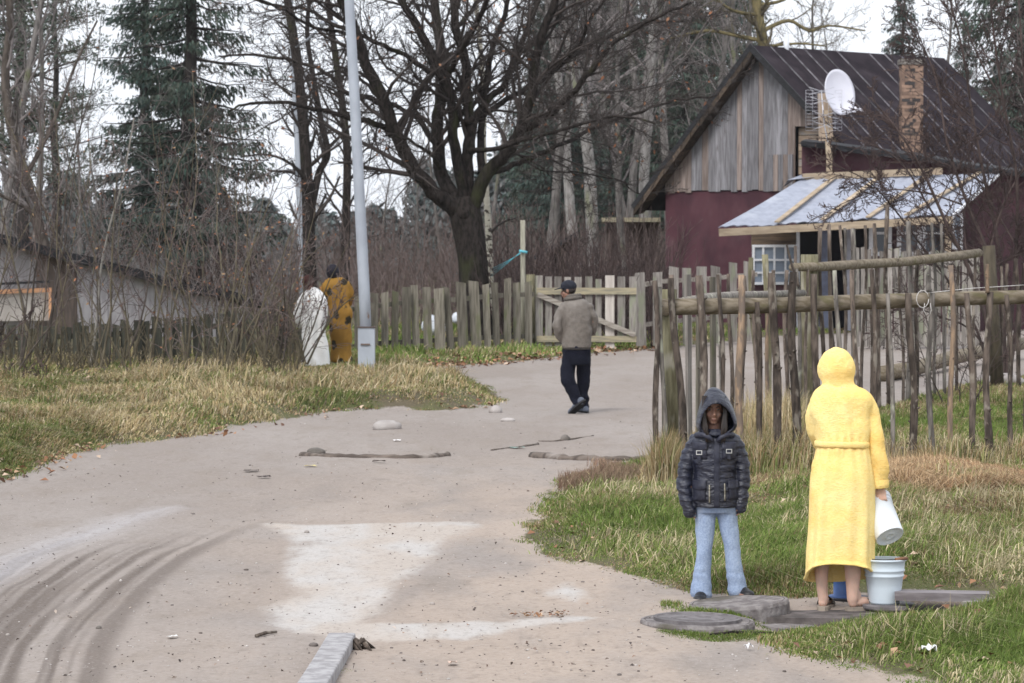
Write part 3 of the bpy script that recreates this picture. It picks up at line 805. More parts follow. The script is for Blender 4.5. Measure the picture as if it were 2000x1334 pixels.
# roof
TA, TB = -.12, 8.0
def roofside(sign):
    mb = MB(); sE = -4.09 if sign < 0 else 4.6
    p = [hp(0, TA, A0.z), hp(sE, TA, zl(sE)), hp(sE, TB, zl(sE)), hp(0, TB, A0.z)]
    if sign > 0: p = [p[0], p[3], p[2], p[1]]
    dn = Vector((0, 0, -.10))
    mb.add(p + [q + dn for q in p], [(0, 1, 2, 3), (7, 6, 5, 4), (0, 4, 5, 1), (1, 5, 6, 2), (2, 6, 7, 3), (3, 7, 4, 0)], .5)
    return mb
rf1 = roofside(-1).build('roof', M_TAR, HO); rf2 = roofside(1).build('roof', M_TAR, HO)
# ragged bargeboards and torn tar paper on the rakes
mb = MB(); rr = random.Random(8)
k = 0.0
while k < 4.05:
    w = rr.uniform(.28, .42); s0, s1 = -k, -min(k + w - .02, 4.09)
    mb.hexa([hp(s0, TA - .05, zl(s0) - .26), hp(s1, TA - .05, zl(s1) - .26 - rr.uniform(0, .04)), hp(s1, T0 - .06, zl(s1) - .20), hp(s0, T0 - .06, zl(s0) - .20),
             hp(s0, TA - .05, zl(s0) - .10), hp(s1, TA - .05, zl(s1) - .10), hp(s1, T0 - .06, zl(s1) - .101), hp(s0, T0 - .06, zl(s0) - .101)], rr.random())
    k += w
mb.build('eave_boards', mat('eave_wood', (.10, .072, .052), (.05, .038, .03), 6, (2, 2, 2), tintamt=.9), HO)
mb = MB(); mb.beam(hp(0, TA - .03, A0.z - .10), hp(1.9, TA - .03, zl(1.9) - .10), .05, .16, tint=.2); mb.beam(hp(0, TA - .03, A0.z + .0), hp(-4.1, TA - .03, zl(-4.1) + .0), .05, .13, tint=.2)
mb.build('bargeboard', M_TARB, HO)
# battens holding the tar paper down
mb = MB()
for i in range(11):
    t = .55 + i * .68
    e = 4.4 - (i % 3) * .3; s0 = 0.02 if i != 5 else 1.0
    mb.beam(hp(s0, t, zl(s0) + .02), hp(e, t + rr.uniform(-.05, .05), zl(e) + .02), .022, .025, tint=rr.random())
mb.build('roof_battens', mat('silvery_batten', (.20, .19, .21), (.09, .085, .095), 5, tintamt=.9), HO)
# brick chimney standing through the right slope
def on_roof(px, py):
    a, yv, zv = ray(px, py)
    n = Vector((HG.x * PR, HG.y * PR, 1.0)); o = Vector((0, 0, CAMZ)); dv = Vector((a, yv, zv))
    k = (A0 - o).dot(n) / dv.dot(n)
    return o + dv * k
cb = on_roof(1779, 292); w = 21 * cb.y / F; zt = CAMZ + (459 - 128) / F * cb.y
mb = MB(); mb.box(cb.x - w, cb.x + w, cb.y - w, cb.y + w, cb.z - .6, zt, .5)
nrow = int((zt - cb.z + .5) / .085)
for i in range(nrow):
    z0_ = cb.z - .5 + i * .085
    for j in range(2):
        off = (i % 2) * w * .5
        xa = cb.x - w + j * w + off * .5; 
        mb.box(xa + .006, xa + w * (1 if j == 0 else .75) - .006, cb.y - w - .012, cb.y - w + .01, z0_ + .005, z0_ + .078, rr.random())
ch = mb.build('chimney', M_BRICK, HO)
mb = MB(); mb.box(cb.x - w - .04, cb.x + w + .04, cb.y - w - .04, cb.y + w + .04, zt + .002, zt + .14, .5); mb.build('chimney_cap', mat('sooty_concrete', (.22, .20, .18), (.13, .12, .11), 6), HO)
p = hp(.0, 1.2, A0.z - .3); q = at(1536, 66, p.y); mb = MB(); mb.tube([Vector((q.x, q.y, A0.z - .4)), q], .075, 10, .5)
mb.build('flue_pipe', mat('white_flue', (.60, .62, .66), (.5, .52, .55), 5, rough=.5), HO)

# annex with a maroon front and a sagging black roof edge
AN = [(1566, 284, 75.5), (1620, 289, 75.7), (1700, 300, 76.2), (1800, 312, 76.7), (1900, 330, 77.2), (2010, 345, 77.7)]
mb = MB()
a = at(1566, 284, 75.5); b = at(2010, 344, 77.7)
mb.add([Vector((a.x, a.y, 0)), Vector((b.x, b.y, 0)), b, a], [(0, 1, 2, 3)], .5)
c = hp(1.3, T0 + .1, 0); mb.add([Vector((a.x, a.y, 0)), a, Vector((c.x, c.y, a.z)), c], [(0, 1, 2, 3)], .5)
mb.build('annex_wall', M_MAROON, HO)
mb = MB()
for i in range(len(AN) - 1):
    p0, p1 = at(*AN[i]), at(*AN[i + 1])
    f = Vector((-.05, -.35, 0)); bk = Vector((.3, 2.2, .12)); th = .09 + (i == 0) * .01
    mb.hexa([p0 + f - Vector((0, 0, .04)), p1 + f - Vector((0, 0, .04)), p1 + bk, p0 + bk, p0 + f + Vector((0, 0, th)), p1 + f + Vector((0, 0, th)), p1 + bk + Vector((0, 0, .1)), p0 + bk + Vector((0, 0, .1))], .2 + .1 * i)
for i in range(60):
    x = 1562 + i * 7.3; y = np.interp(x, [q[0] for q in AN], [q[1] for q in AN]); dd = 75.1 + (x - 1566) / 444 * 2.2
    L = rr.uniform(10, 40)
    mb.beam(at(x, y - rr.uniform(0, 9), dd - rr.uniform(.0, .06)), at(x + L, y + L * .11 + rr.uniform(-4, 5), dd - rr.uniform(0, .06)), .02, rr.uniform(.02, .05), tint=rr.random())
mb.build('annex_roof', M_TARB, HO)
mb = MB(); p = at(1620, 285, 75.3); q = at(1622, 340, 75.3); mb.box(p.x - .07, p.x + .07, 75.30, 75.36, q.z - .05, p.z, .4)
mb.build('strut', M_NEWWOOD, HO)
mb = MB(); mb.beam(at(1568, 346, 75.1), at(1840, 334, 76.2), .05, .17, tint=.4); mb.build('ledger_board', M_NEWWOOD, HO)
# white scrap boards at the corner of the annex
# porch
UL, UR, LL, LR = at(1562, 351, 75.0), at(1952, 338, 77.0), at(1402, 444, 71.0), at(1860, 419, 72.6)
nx, ny = 60, 6
V = []; Q = []
for j in range(ny + 1):
    for i in range(nx + 1):
        u_, v_ = i / nx, j / ny
        p = LL.lerp(LR, u_).lerp(UL.lerp(UR, u_), v_)
        V.append((p.x, p.y, p.z + .014 * math.sin(i * 2.1) - .03 * math.sin(math.pi * v_) + (.02 * math.sin(u_ * 23) if j == 0 else 0)))
for j in range(ny):
    for i in range(nx):
        a_ = j * (nx + 1) + i; Q.append((a_, a_ + 1, a_ + nx + 2, a_ + nx + 1))
V = np.array(V); nV = len(V); Q = np.array(Q)
V2 = V.copy(); V2[:, 2] -= .02
me = np_mesh('porch_roof', np.concatenate([V, V2]), Fq=np.concatenate([Q, Q[:, ::-1] + nV]), mat=M_SLATE, attrs={'tint': np.full(2 * nV, .5)})
link('porch_roof', me, HO, True)
mb = MB()
for (xa, ya, xb, yb, m0) in ((.247, 0, .17, 1, 0), (.44, 0, .40, 1, 0), (.635, 0, .645, 1, 0), (.80, 0, .90, 1, 0)):
    a_ = LL.lerp(LR, xa) + Vector((0, -.02, .05)); b_ = UL.lerp(UR, xb) + Vector((0, 0, .04))
    mb.beam(a_, b_, .12, .03, tint=rr.random())
mb.build('roof_battens', M_NEWWOOD, HO)
mb = MB(); mb.beam(LL + Vector((.03, .0, -.12)), LR + Vector((0, .0, -.12)), .05, .17, tint=.4); mb.build('fascia_board', M_NEWWOOD, HO)
mb = MB(); mb.beam(LR + Vector((.02, 0, -.02)), UR + Vector((0, 0, -.03)), .04, .06, tint=.9); mb.build('verge_trim', M_WPAINT, HO)
mb = MB()
mb.add([at(1538, 352, 74.6), at(1595, 345, 75.2), at(1568, 340, 76.2), at(1530, 366, 75.0)], [(0, 1, 2, 3)], .5); mb.build('loose_sheet', M_SLATE, HO)
# porch walls
def wallq(x0, x1, y0, y1, d0, d1, m_, nm, tint=.5, th=.12):
    a_, b_, c_, e_ = at(x0, y1, d0), at(x1, y1, d1), at(x1, y0, d1), at(x0, y0, d0)
    if y1 > 600: a_.z = b_.z = 0
    mb = MB(); mb.slab([a_, b_, c_, e_], (0, th, 0), tint); return mb.build(nm, m_, HO)
wallq(1468, 1556, 446, 482, 73.9, 73.9, mat('oiled_planks', (.15, .105, .07), (.07, .052, .04), 3, (.5, .5, 5), tintamt=.2), 'plank_panel')
wallq(1468, 1556, 540, 700, 73.9, 73.9, M_MAROON, 'porch_wall')
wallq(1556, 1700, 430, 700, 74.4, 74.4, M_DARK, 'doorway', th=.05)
wallq(1600, 1618, 440, 700, 73.8, 73.8, mat('blue_grey_frame', (.17, .19, .26), (.12, .13, .18), 5), 'door_frame')
wallq(1652, 1664, 440, 700, 73.9, 73.9, mat('grey_paint', (.38, .38, .43), (.3, .3, .34), 5), 'door_frame')
wallq(1700, 1858, 500, 700, 73.8, 73.8, M_MAROON, 'porch_wall')
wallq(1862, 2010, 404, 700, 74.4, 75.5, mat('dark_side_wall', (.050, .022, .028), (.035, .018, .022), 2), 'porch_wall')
wallq(1556, 1562, 446, 700, 73.8, 73.8, M_WPAINT, 'corner_trim')
mb = MB(); a_ = at(1852, 425, 72.9); mb.box(a_.x - .07, a_.x + .07, 72.9, 73.04, 0, a_.z, .5); mb.build('porch_post', M_NEWWOOD, HO)
def window(x0, x1, y0, y1, d, nxp, nyp, gl, fr=6, bar=4):
    a_, b_ = at(x0, y1, d), at(x1, y0, d); k = d / F
    mb = MB(); f = fr * k; y_ = d
    mb.box(a_.x, b_.x, y_, y_ + .06, b_.z - f, b_.z, .5); mb.box(a_.x, b_.x, y_, y_ + .06, a_.z, a_.z + f, .5)
    mb.box(a_.x, a_.x + f, y_ + .002, y_ + .062, a_.z + f, b_.z - f, .5); mb.box(b_.x - f, b_.x, y_ + .002, y_ + .062, a_.z + f, b_.z - f, .5)
    W_, H_ = b_.x - a_.x, b_.z - a_.z; g = bar * k / 2
    for i in range(1, nxp): x = a_.x + W_ * i / nxp; mb.box(x - g, x + g, y_ + .01, y_ + .05, a_.z + f, b_.z - f, .5)
    for q_ in (nyp if isinstance(nyp, (list, tuple)) else [i / nyp for i in range(1, nyp)]):
        z = a_.z + H_ * q_; mb.box(a_.x + f, b_.x - f, y_ + .006, y_ + .056, z - g, z + g, .5)
    w_ = mb.build('window', M_WPAINT, HO)
    mp = MB(); mp.box(a_.x + f * .5, b_.x - f * .5, y_ + .055, y_ + .065, a_.z + f * .5, b_.z - f * .5, .5)
    o = mp.build('pane', gl, None); o.parent = w_; return w_
window(1469, 1556, 478, 556, 73.7, 4, [.30, .62], M_GLASSB, 5, 4)
window(1697, 1742, 428, 500, 73.6, 1, [.62], M_GLASS, 8, 5)
window(1752, 1800, 428, 500, 73.6, 1, [.62], M_GLASS, 8, 6)
window(1800, 1852, 428, 500, 73.65, 1, [.62], M_GLASS, 8, 4)
window(1860, 1881, 416, 487, 73.6, 1, 1, M_GLASSB, 5, 4)
# satellite dish on its post
SD = empty('satellite_dish', tuple(at(1615, 300, 75.2)), 0, 'white oval satellite dish on a plank mast above the annex roof', 'satellite dish')
mb = MB(); a_ = at(1617, 350, 75.1); b_ = at(1612, 180, 75.1); mb.beam(at(1613, 275, 75.1), at(1611, 182, 75.1), .34, .05, (0, 1, 0), .6); mb.build('mast_board', mat('mast_plank', (.42, .33, .25), (.3, .23, .17), 4, (3, 3, .5)), SD)
mb = MB(); mb.beam(at(1618, 300, 75.08), at(1614, 215, 75.04), .12, .05, (0, 1, 0), .9); mb.build('mast_board', M_NEWWOOD, SD)
c = at(1638, 181, 74.9)
nrm = Vector((.62, -.76, .18)).normalized()
up = (Vector((0, 0, 1)) - nrm * nrm.z).normalized(); sdv = up.cross(nrm)
V = [c - nrm * .06]; Fc = []
RR, NN = 8, 40
for i in range(1, RR + 1):
    r = i / RR
    for k in range(NN):
        a_ = 2 * math.pi * k / NN
        V.append(c + sdv * (math.cos(a_) * r * .50) + up * (math.sin(a_) * r * .565) + nrm * (-.06 + .11 * r * r))
for k in range(NN): Fc.append((0, 1 + k, 1 + (k + 1) % NN))
for i in range(RR - 1):
    for k in range(NN):
        a_ = 1 + i * NN; b_ = a_ + NN; Fc.append((a_ + k, b_ + k, b_ + (k + 1) % NN, a_ + (k + 1) % NN))
nV = len(V); V2 = [v - nrm * .012 for v in V]
o0 = 1 + (RR - 1) * NN
Fall = Fc + [tuple(nV + i for i in reversed(f)) for f in Fc] + [(o0 + k, nV + o0 + k, nV + o0 + (k + 1) % NN, o0 + (k + 1) % NN) for k in range(NN)]
mb = MB(); mb.add(V + V2, Fall, .5, True); M_DISH = mat('dish_white', (.66, .66, .73), (.61, .61, .68), 2, rough=.4, tintamt=.05, bmp=0)
mb.build('reflector', M_DISH, SD)
mb = MB(); e = at(1675, 216, 74.2); mb.tube([c - up * .52, e], .018, 6, .5); mb.tube([c - up * .4 - sdv * .25, e - Vector((.05, 0, .04))], .01, 6, .5); mb.build('feed_arm', M_DISH, SD)
for k in range(3):
    mb = MB(); q = e + Vector((-.14 + k * .13, 0, .05 - .03 * k)); mb.tube([q, q + (c - q).normalized() * .12], [.04, .028], 8, .5); mb.build('receiver', M_DISH, SD)
# grid aerial in front of the mast
AE = empty('antenna', tuple(at(1608, 300, 74.6)), 0, 'spiky four tier television aerial with a wire grid left of the satellite dish', 'antenna')
M_AL = mat('aluminium_rods', (.58, .58, .62), (.5, .5, .54), 8, rough=.45, metal=.3)
mb = MB(); mb.tube([at(1617, 278, 74.6), at(1610, 245, 74.6), at(1604, 176, 74.6)], .016, 6, .5); mb.build('boom', M_AL, AE)
mb = MB()
for (cx, cy) in ((1604, 178), (1607, 197), (1611, 225), (1613, 245)):
    o_ = at(cx, cy, 74.55)
    for s_ in (-1, 1):
        for dz in (.09, -.09):
            mb.tube([o_, o_ + Vector((s_ * .30, -.05, dz))], .007, 5, .5)
mb.build('whiskers', M_AL, AE)
mb = MB(); g0 = at(1574, 176, 74.9); g1 = at(1644, 255, 74.9)
for i in range(13):
    z = g0.z + (g1.z - g0.z) * i / 12; mb.tube([Vector((g0.x, 74.9, z)), Vector((g0.x + .32, 75.0, z))], .004, 4, .5); mb.tube([Vector((g1.x, 74.9, z)), Vector((g1.x - .32, 75.0, z))], .004, 4, .5)
for x in (g0.x, g0.x + .16, g0.x + .32, g1.x - .32, g1.x - .16, g1.x): mb.tube([Vector((x, 74.9, g0.z)), Vector((x, 74.9, g1.z))], .004, 4, .5)
mb.build('grid', M_AL, AE)

# ------------------------------------------------------------------ shed at the left behind the bushes
SH = empty('shed', tuple(at(200, 640, 66)), 0, 'long low grey shed with a torn black roof edge behind the bare bushes at left', 'shed')
edge = [(-120, 440), (0, 466), (60, 480), (130, 502), (200, 515), (270, 534), (330, 553), (380, 566), (440, 572)]
def shd(px): return 64 + (px + 120) / 560 * 5
mb = MB()
for i in range(len(edge) - 1):
    (xa, ya), (xb, yb) = edge[i], edge[i + 1]
    a_, b_ = at(xa, ya, shd(xa)), at(xb, yb, shd(xb)); f = Vector((0, -.4, 0)); bk = Vector((.8, 3.5, -.45)); t_ = .10 + .02 * (i % 2)
    mb.hexa([a_ + f - Vector((0, 0, .08)), b_ + f - Vector((0, 0, .08)), b_ + bk, a_ + bk, a_ + f + Vector((0, 0, t_)), b_ + f + Vector((0, 0, t_)), b_ + bk + Vector((0, 0, .1)), a_ + bk + Vector((0, 0, .1))], .2)
mb.build('roof', M_TARB, SH)
for (xa, xb, yb, m_, dd, nm) in ((-120, 70, 640, mat('pale_grey_board', (.38, .36, .36), (.28, .26, .26), 4, (2, 2, .5), tintamt=.2), .02, 'wall'), (70, 150, 640, mat('brown_boards', (.17, .13, .11), (.1, .08, .07), 4, (3, 3, .5)), .05, 'wall'),
                                 (150, 330, 620, mat('lilac_grey_board', (.42, .40, .41), (.30, .28, .29), 4, (2, 2, .5), tintamt=.2), .0, 'wall'), (330, 425, 615, mat('lilac_grey_board', (.3, .3, .3)), .03, 'wall')):
    n = max(1, int((xb - xa) / 30)); mb = MB()
    for k in range(n):
        x0 = xa + (xb - xa) * k / n; x1 = xa + (xb - xa) * (k + 1) / n
        y0 = np.interp(x0, [q[0] for q in edge], [q[1] for q in edge]) + 6; y1 = np.interp(x1, [q[0] for q in edge], [q[1] for q in edge]) + 6
        a_, b_ = at(x0, y0, shd(x0) + dd), at(x1, y1, shd(x1) + dd)
        mb.slab([Vector((a_.x + .01, a_.y, 0)), Vector((b_.x, b_.y, 0)), b_, a_], (0, .06, 0), rr.random())
    mb.build(nm, m_, SH)
a_, b_ = at(-60, 628, 64.2), at(95, 565, 65.6)
mb = MB(); mb.slab([at(-60, 628, 64.3), at(100, 626, 65.6), at(100, 566, 65.6), at(-60, 566, 64.3)], (0, .05, 0), .5); mb.build('pale_panel', mat('cream_panel', (.60, .55, .50), (.5, .45, .41), 3), SH)
mb = MB(); mb.beam(at(-60, 572, 64.2), at(100, 566, 65.5), .05, .09, tint=.5); mb.beam(at(98, 566, 65.45), at(98, 630, 65.45), .09, .05, tint=.5); mb.build('orange_frame', mat('orange_wood', (.50, .27, .15), (.4, .22, .13), 4), SH)
mb = MB(); mb.beam(at(-80, 558, 64.1), at(95, 550, 65.4), .05, .05, tint=.1); mb.build('dark_batten', M_TARB, SH)
# small far roof glimpsed behind the oak and the garden
FS = empty('hut', tuple(at(1110, 560, 92)), 0, 'small dark hut with a sloping roof glimpsed behind the oak trunk', 'hut')
mb = MB(); mb.slab([at(960, 545, 92), at(1130, 450, 92), at(1130, 452, 96), at(960, 547, 96)], (0, 0, -.15), .3); mb.build('roof', M_TARB, FS)
mb = MB(); mb.slab([Vector((at(985, 0, 93).x, 93, 0)), Vector((at(1128, 0, 93).x, 93, 0)), at(1128, 462, 93), at(985, 540, 93)], (0, 1.5, 0), .3); mb.build('wall', mat('hut_wall', (.13, .095, .085), (.08, .06, .055), 4, (3, 3, .5)), FS)
FS = empty('hut', tuple(at(1230, 560, 90)), 0, 'flat roofed lean-to with a pale edge board left of the maroon wall', 'hut')
mb = MB(); mb.slab([at(1175, 425, 89), at(1290, 425, 89), at(1290, 428, 93), at(1175, 428, 93)], (0, 0, -.12), .3); mb.build('roof', M_YELRAIL, FS)
mb = MB(); mb.slab([Vector((at(1185, 0, 90).x, 90, 0)), Vector((at(1285, 0, 90).x, 90, 0)), at(1285, 432, 90), at(1185, 432, 90)], (0, 1.5, 0), .3); mb.build('wall', mat('hut_wall', (.13, .095, .085)), FS)
FS = empty('hut', tuple(at(480, 600, 100)), 0, 'dark roofed hut deep in the thicket between the bushes and the tall pole', 'hut')
mb = MB(); mb.slab([at(350, 440, 99), at(520, 505, 99), at(530, 506, 104), at(360, 441, 104)], (0, 0, -.2), .3); mb.build('roof', M_TARB, FS)
mb = MB(); mb.slab([Vector((at(350, 0, 100).x, 100, 0)), Vector((at(510, 0, 100).x, 100, 0)), at(510, 512, 100), at(350, 452, 100)], (0, 2, 0), .3); mb.build('wall', mat('hut_wall', (.13, .095, .085)), FS)
# ------------------------------------------------------------------ trees
M_OAKB = mat('oak_bark', (.040, .033, .030), (.015, .013, .012), 7, (2.5, 2.5, .8), .95, .1, .8, .04, c3=(.045, .050, .022), s3=.9, t3=(.55, .80), tintamt=.2)
M_MOSSB = mat('mossy_bark', (.115, .11, .07), (.06, .055, .04), 6, (2, 2, .8), .95, .1, .6, .03, c3=(.12, .13, .04), s3=.8, t3=(.45, .65), tintamt=.3)
M_TWIG = mat('dark_twigs', (.060, .049, .045), (.034, .028, .026), 3, bmp=0, tintamt=.3)
M_GREYB = mat('grey_bark', (.20, .185, .175), (.10, .092, .088), 5, (2, 2, .6), .95, .1, .5, .03, c3=(.12, .125, .075), s3=1, tintamt=.5)
M_PALEB = mat('pale_bark', (.30, .285, .275), (.17, .16, .152), 5, (2, 2, .6), .9, .1, .5, .03, c3=(.20, .205, .14), s3=1, tintamt=.5)
M_GTWIG = mat('grey_twigs', (.20, .178, .172), (.125, .11, .108), 3, bmp=0, tintamt=.4)
M_BROWNB = mat('brown_bark', (.105, .088, .076), (.055, .046, .040), 5, (2, 2, .6), .95, .1, .5, .03, tintamt=.4)
M_BTWIG = mat('brown_twigs', (.165, .125, .115), (.10, .074, .068), 3, bmp=0, tintamt=.5)
M_RTWIG = mat('reddish_twigs', (.088, .060, .055), (.050, .036, .035), 3, bmp=0, tintamt=.4)
M_CONB = mat('conifer_bark', (.062, .054, .050), (.035, .031, .030), 5, (2, 2, .6), .95, .1, .5, .03, tintamt=.2)
M_OLIVEB = mat('olive_stems', (.150, .128, .088), (.085, .072, .052), 5, (2, 2, .6), .9, .15, .3, .02, tintamt=.5)
M_BIRCH = mat('birch_bark', (.56, .53, .45), (.48, .45, .37), 6, (1, 1, 3), .8, .2, .3, .01, c3=(.07, .06, .05), s3=5.5, t3=(.53, .58), tintamt=.2)
M_SPRUCE = attr_mat('spruce_needles', 'col', .8, .15)
M_LEAF = attr_mat('leaf_litter', 'col', .85, .15)

def vadd(a, b, k=1.0): return (a[0] + b[0] * k, a[1] + b[1] * k, a[2] + b[2] * k)
def vnorm(a):
    l = math.sqrt(a[0] ** 2 + a[1] ** 2 + a[2] ** 2) + 1e-9
    return (a[0] / l, a[1] / l, a[2] / l)

def grow(rng, p, d, L, r, lvl, out, P):
    """one branch with its children; P: per-level lists seg, wander, up, kids, ang, lr, start, taper"""
    n = P['seg'][lvl]; st = L / n
    pts = [p]; rad = [r]; dirs = [d]
    w, up = P['wander'][lvl], P['up'][lvl]
    rend = r * P['taper'][lvl]
    for i in range(n):
        d = vnorm((d[0] + rng.gauss(0, w), d[1] + rng.gauss(0, w), d[2] + rng.gauss(0, w) + up))
        p = vadd(p, d, st); pts.append(p); dirs.append(d)
        rad.append(r + (rend - r) * ((i + 1) / n))
    out.setdefault(lvl, []).append((pts, rad))
    side(rng, pts, rad, dirs, L, lvl, out, P)

def side(rng, pts, rad, dirs, L, lvl, out, P, kids=None):
    if lvl + 1 >= len(P['seg']): return
    n = len(pts) - 1
    kn = P['kids'][lvl] if kids is None else kids
    kn = max(0, int(round(kn * rng.uniform(.75, 1.25))))
    s0 = P['start'][lvl]
    for k in range(kn):
        f = s0 + (1 - s0) * (k + rng.random()) / kn; f = min(f, .985)
        i = int(f * n); q = f * n - i
        a, b = pts[i], pts[i + 1]
        pp = (a[0] + (b[0] - a[0]) * q, a[1] + (b[1] - a[1]) * q, a[2] + (b[2] - a[2]) * q)
        dd = dirs[i + 1]; rr_ = rad[i] + (rad[i + 1] - rad[i]) * q
        ax = vnorm((rng.gauss(0, 1), rng.gauss(0, 1), rng.gauss(0, 1)))
        dot = ax[0] * dd[0] + ax[1] * dd[1] + ax[2] * dd[2]
        pr = vnorm((ax[0] - dd[0] * dot, ax[1] - dd[1] * dot, ax[2] - dd[2] * dot))
        an = P['ang'][lvl] * rng.uniform(.7, 1.25)
        nd = vnorm((dd[0] * math.cos(an) + pr[0] * math.sin(an), dd[1] * math.cos(an) + pr[1] * math.sin(an), dd[2] * math.cos(an) + pr[2] * math.sin(an)))
        nl = L * P['lr'][lvl] * (1 - .55 * f) * rng.uniform(.6, 1.3)
        grow(rng, pp, nd, nl, min(rr_ * P['rr'][lvl], rr_ * .85), lvl + 1, out, P)

def levels_mesh(name, out, lv, sides, m_, minr=.0035):
    Vs, Qs, T = [], [], []; off = 0
    for l in lv:
        if l not in out: continue
        polys = [(p, [max(x, minr) for x in r]) for p, r in out[l]]
        V, Q = batch_tubes(polys, sides(l) if callable(sides) else sides)
        Vs.append(V); Qs.append(Q + off); off += len(V); T.append(np.full(len(V), .5))
    return np_mesh(name, np.concatenate(Vs), Fq=np.concatenate(Qs), mat=m_, attrs={'tint': np.concatenate(T)})

def crown_tufts(rng, out, lvls, nper, size, cols, name, m_, droop=.3):
    """small scattered leaves or sprays along branches of given levels"""
    C, D = [], []
    for l in lvls:
        for pts, rad in out.get(l, []):
            for _ in range(nper if nper >= 1 else (1 if rng.random() < nper else 0)):
                i = rng.randrange(1, len(pts)); C.append(pts[i])
    C = np.array(C); n = len(C)
    return leaf_mesh(name, C, size, cols, m_, seed=rng.randrange(9999), droop=droop)

def leaf_mesh(name, C, size, cols, m_, seed=0, droop=.3, aspect=.45):
    R = np.random.default_rng(seed); n = len(C)
    a = R.normal(size=(n, 3)); a[:, 2] -= droop * 2; a /= np.linalg.norm(a, axis=1, keepdims=True)
    b = R.normal(size=(n, 3)); b -= a * (a * b).sum(1, keepdims=True); b /= np.linalg.norm(b, axis=1, keepdims=True)
    s = size * R.uniform(.6, 1.4, (n, 1))
    p0 = C; p1 = C + a * s * .5 + b * s * aspect * .5; p2 = C + a * s; p3 = C + a * s * .5 - b * s * aspect * .5
    V = np.stack([p0, p1, p2, p3], 1).reshape(-1, 3)
    Q = np.arange(4 * n).reshape(n, 4)
    cols = np.array(cols); k = R.integers(0, len(cols), n); c = cols[k] * R.uniform(.75, 1.25, (n, 1))
    col = np.concatenate([c, np.ones((n, 1))], 1).repeat(4, 0)
    return np_mesh(name, V, Fq=Q, mat=m_, smooth=False, attrs={'col': col})

# ---- the big oak
OD = 66.0
oak = empty('oak_tree', (at(927, 560, OD).x, OD, 0), 0, 'big dark oak with many spreading bare limbs behind the board fence', 'tree')
limbs = [  # points (px, py), start width px, end width px, depth drift
    ([(904, 425), (870, 392), (845, 373), (805, 324), (778, 270), (751, 202), (715, 126), (692, 58), (670, 9), (640, -60), (600, -140)], 36, 14, -1.5),
    ([(895, 400), (863, 342), (855, 288), (855, 225), (868, 157), (859, 90), (850, 22), (838, -60), (830, -150)], 30, 15, 1.5),
    ([(912, 395), (895, 324), (886, 270), (881, 202), (863, 148), (832, 81), (796, 22), (770, -40), (730, -120)], 26, 11, -.8),
    ([(917, 400), (912, 315), (917, 252), (913, 189), (908, 112), (890, 54), (886, -10), (880, -120)], 26, 15, .5),
    ([(922, 410), (948, 345), (989, 297), (1016, 252), (1039, 180), (1048, 112), (1066, 45), (1088, -10), (1110, -90)], 30, 13, -1.2),
    ([(1012, 258), (1066, 229), (1115, 184), (1156, 135), (1192, 90), (1232, 63), (1295, 27), (1350, 5)], 17, 5, -2.4),
    ([(950, 342), (1003, 322), (1052, 301), (1120, 270), (1187, 238), (1255, 216), (1320, 196), (1400, 188)], 13, 4, 1.8),
    ([(917, 292), (960, 292), (994, 283), (1052, 265), (1120, 247), (1200, 228), (1280, 240)], 11, 4, -2.8),
    ([(906, 240), (958, 216), (1021, 175), (1084, 135), (1165, 81), (1255, 45), (1340, 40)], 14, 5, 2.2),
    ([(776, 272), (742, 243), (688, 232), (616, 211), (548, 198), (490, 202), (450, 215)], 15, 4, -1.6),
    ([(757, 205), (710, 188), (670, 175), (634, 140), (562, 117), (481, 108), (430, 110)], 13, 4, 1.5),
    ([(852, 284), (818, 234), (782, 211), (740, 190), (700, 150), (660, 140), (600, 150)], 13, 4, 1.8),
    ([(922, 300), (925, 240), (950, 200), (985, 165), (1007, 112), (1030, 58), (1050, 0), (1075, -60)], 17, 9, 1.0),
    ([(843, 144), (805, 117), (760, 94), (715, 72), (660, 60), (600, 48), (560, 22), (500, -5)], 11, 5, -1.8),
    ([(690, 60), (650, 45), (600, 20), (540, 12), (470, -10)], 10, 4, 1.6),
    ([(860, 330), (840, 300), (812, 280), (780, 268), (755, 262)], 9, 4, -1.4),
    ([(886, 60), (920, 20), (960, -20), (1000, -60)], 10, 6, 1.4), ([(866, 155), (900, 100), (930, 50), (950, 0), (980, -60)], 14, 8, -1.9),
    ([(1040, 170), (1080, 140), (1130, 90), (1150, 40), (1190, -10)], 9, 5, -1.0), ([(940, 340), (938, 260), (948, 180), (960, 100), (985, 30), (1000, -50)], 17, 9, 1.6),
    ([(880, 195), (850, 180), (820, 172), (780, 150), (740, 110), (730, 60)], 9, 4, 2.2), ([(1000, 290), (1050, 330), (1120, 335), (1200, 350), (1250, 380)], 5, 2, 1.8),
]
RO = random.Random(21)
kp = OD / F
tr = MB()
tp = catmull([(936, 730, 0, 47), (930, 640, 0, 38), (926, 560, 0, 33), (922, 500, 0, 31), (914, 450, 0, 33), (908, 415, 0, 33), (903, 385, 0, 22)], 4)
vs, fs = tube_geo([at(p[0], p[1], OD) for p in tp], [p[3] * kp * .92 for p in tp], 20, True)
V = np.array([tuple(v) for v in vs]); cxx = at(922, 500, OD).x
ang = np.arctan2(V[:, 1] - OD, V[:, 0] - cxx)
V[:, 0] += .03 * fbm(V[:, 0] * 5, V[:, 2] * 1.0, ang * 2, 3); V[:, 1] += .03 * fbm(V[:, 1] * 5, V[:, 2], 3, 3)
tr.add(V, fs, .5, True)
tr.ell(at(906, 418, OD - .28), (.13, .1, .14), 10, 7, .2)
oout = {}
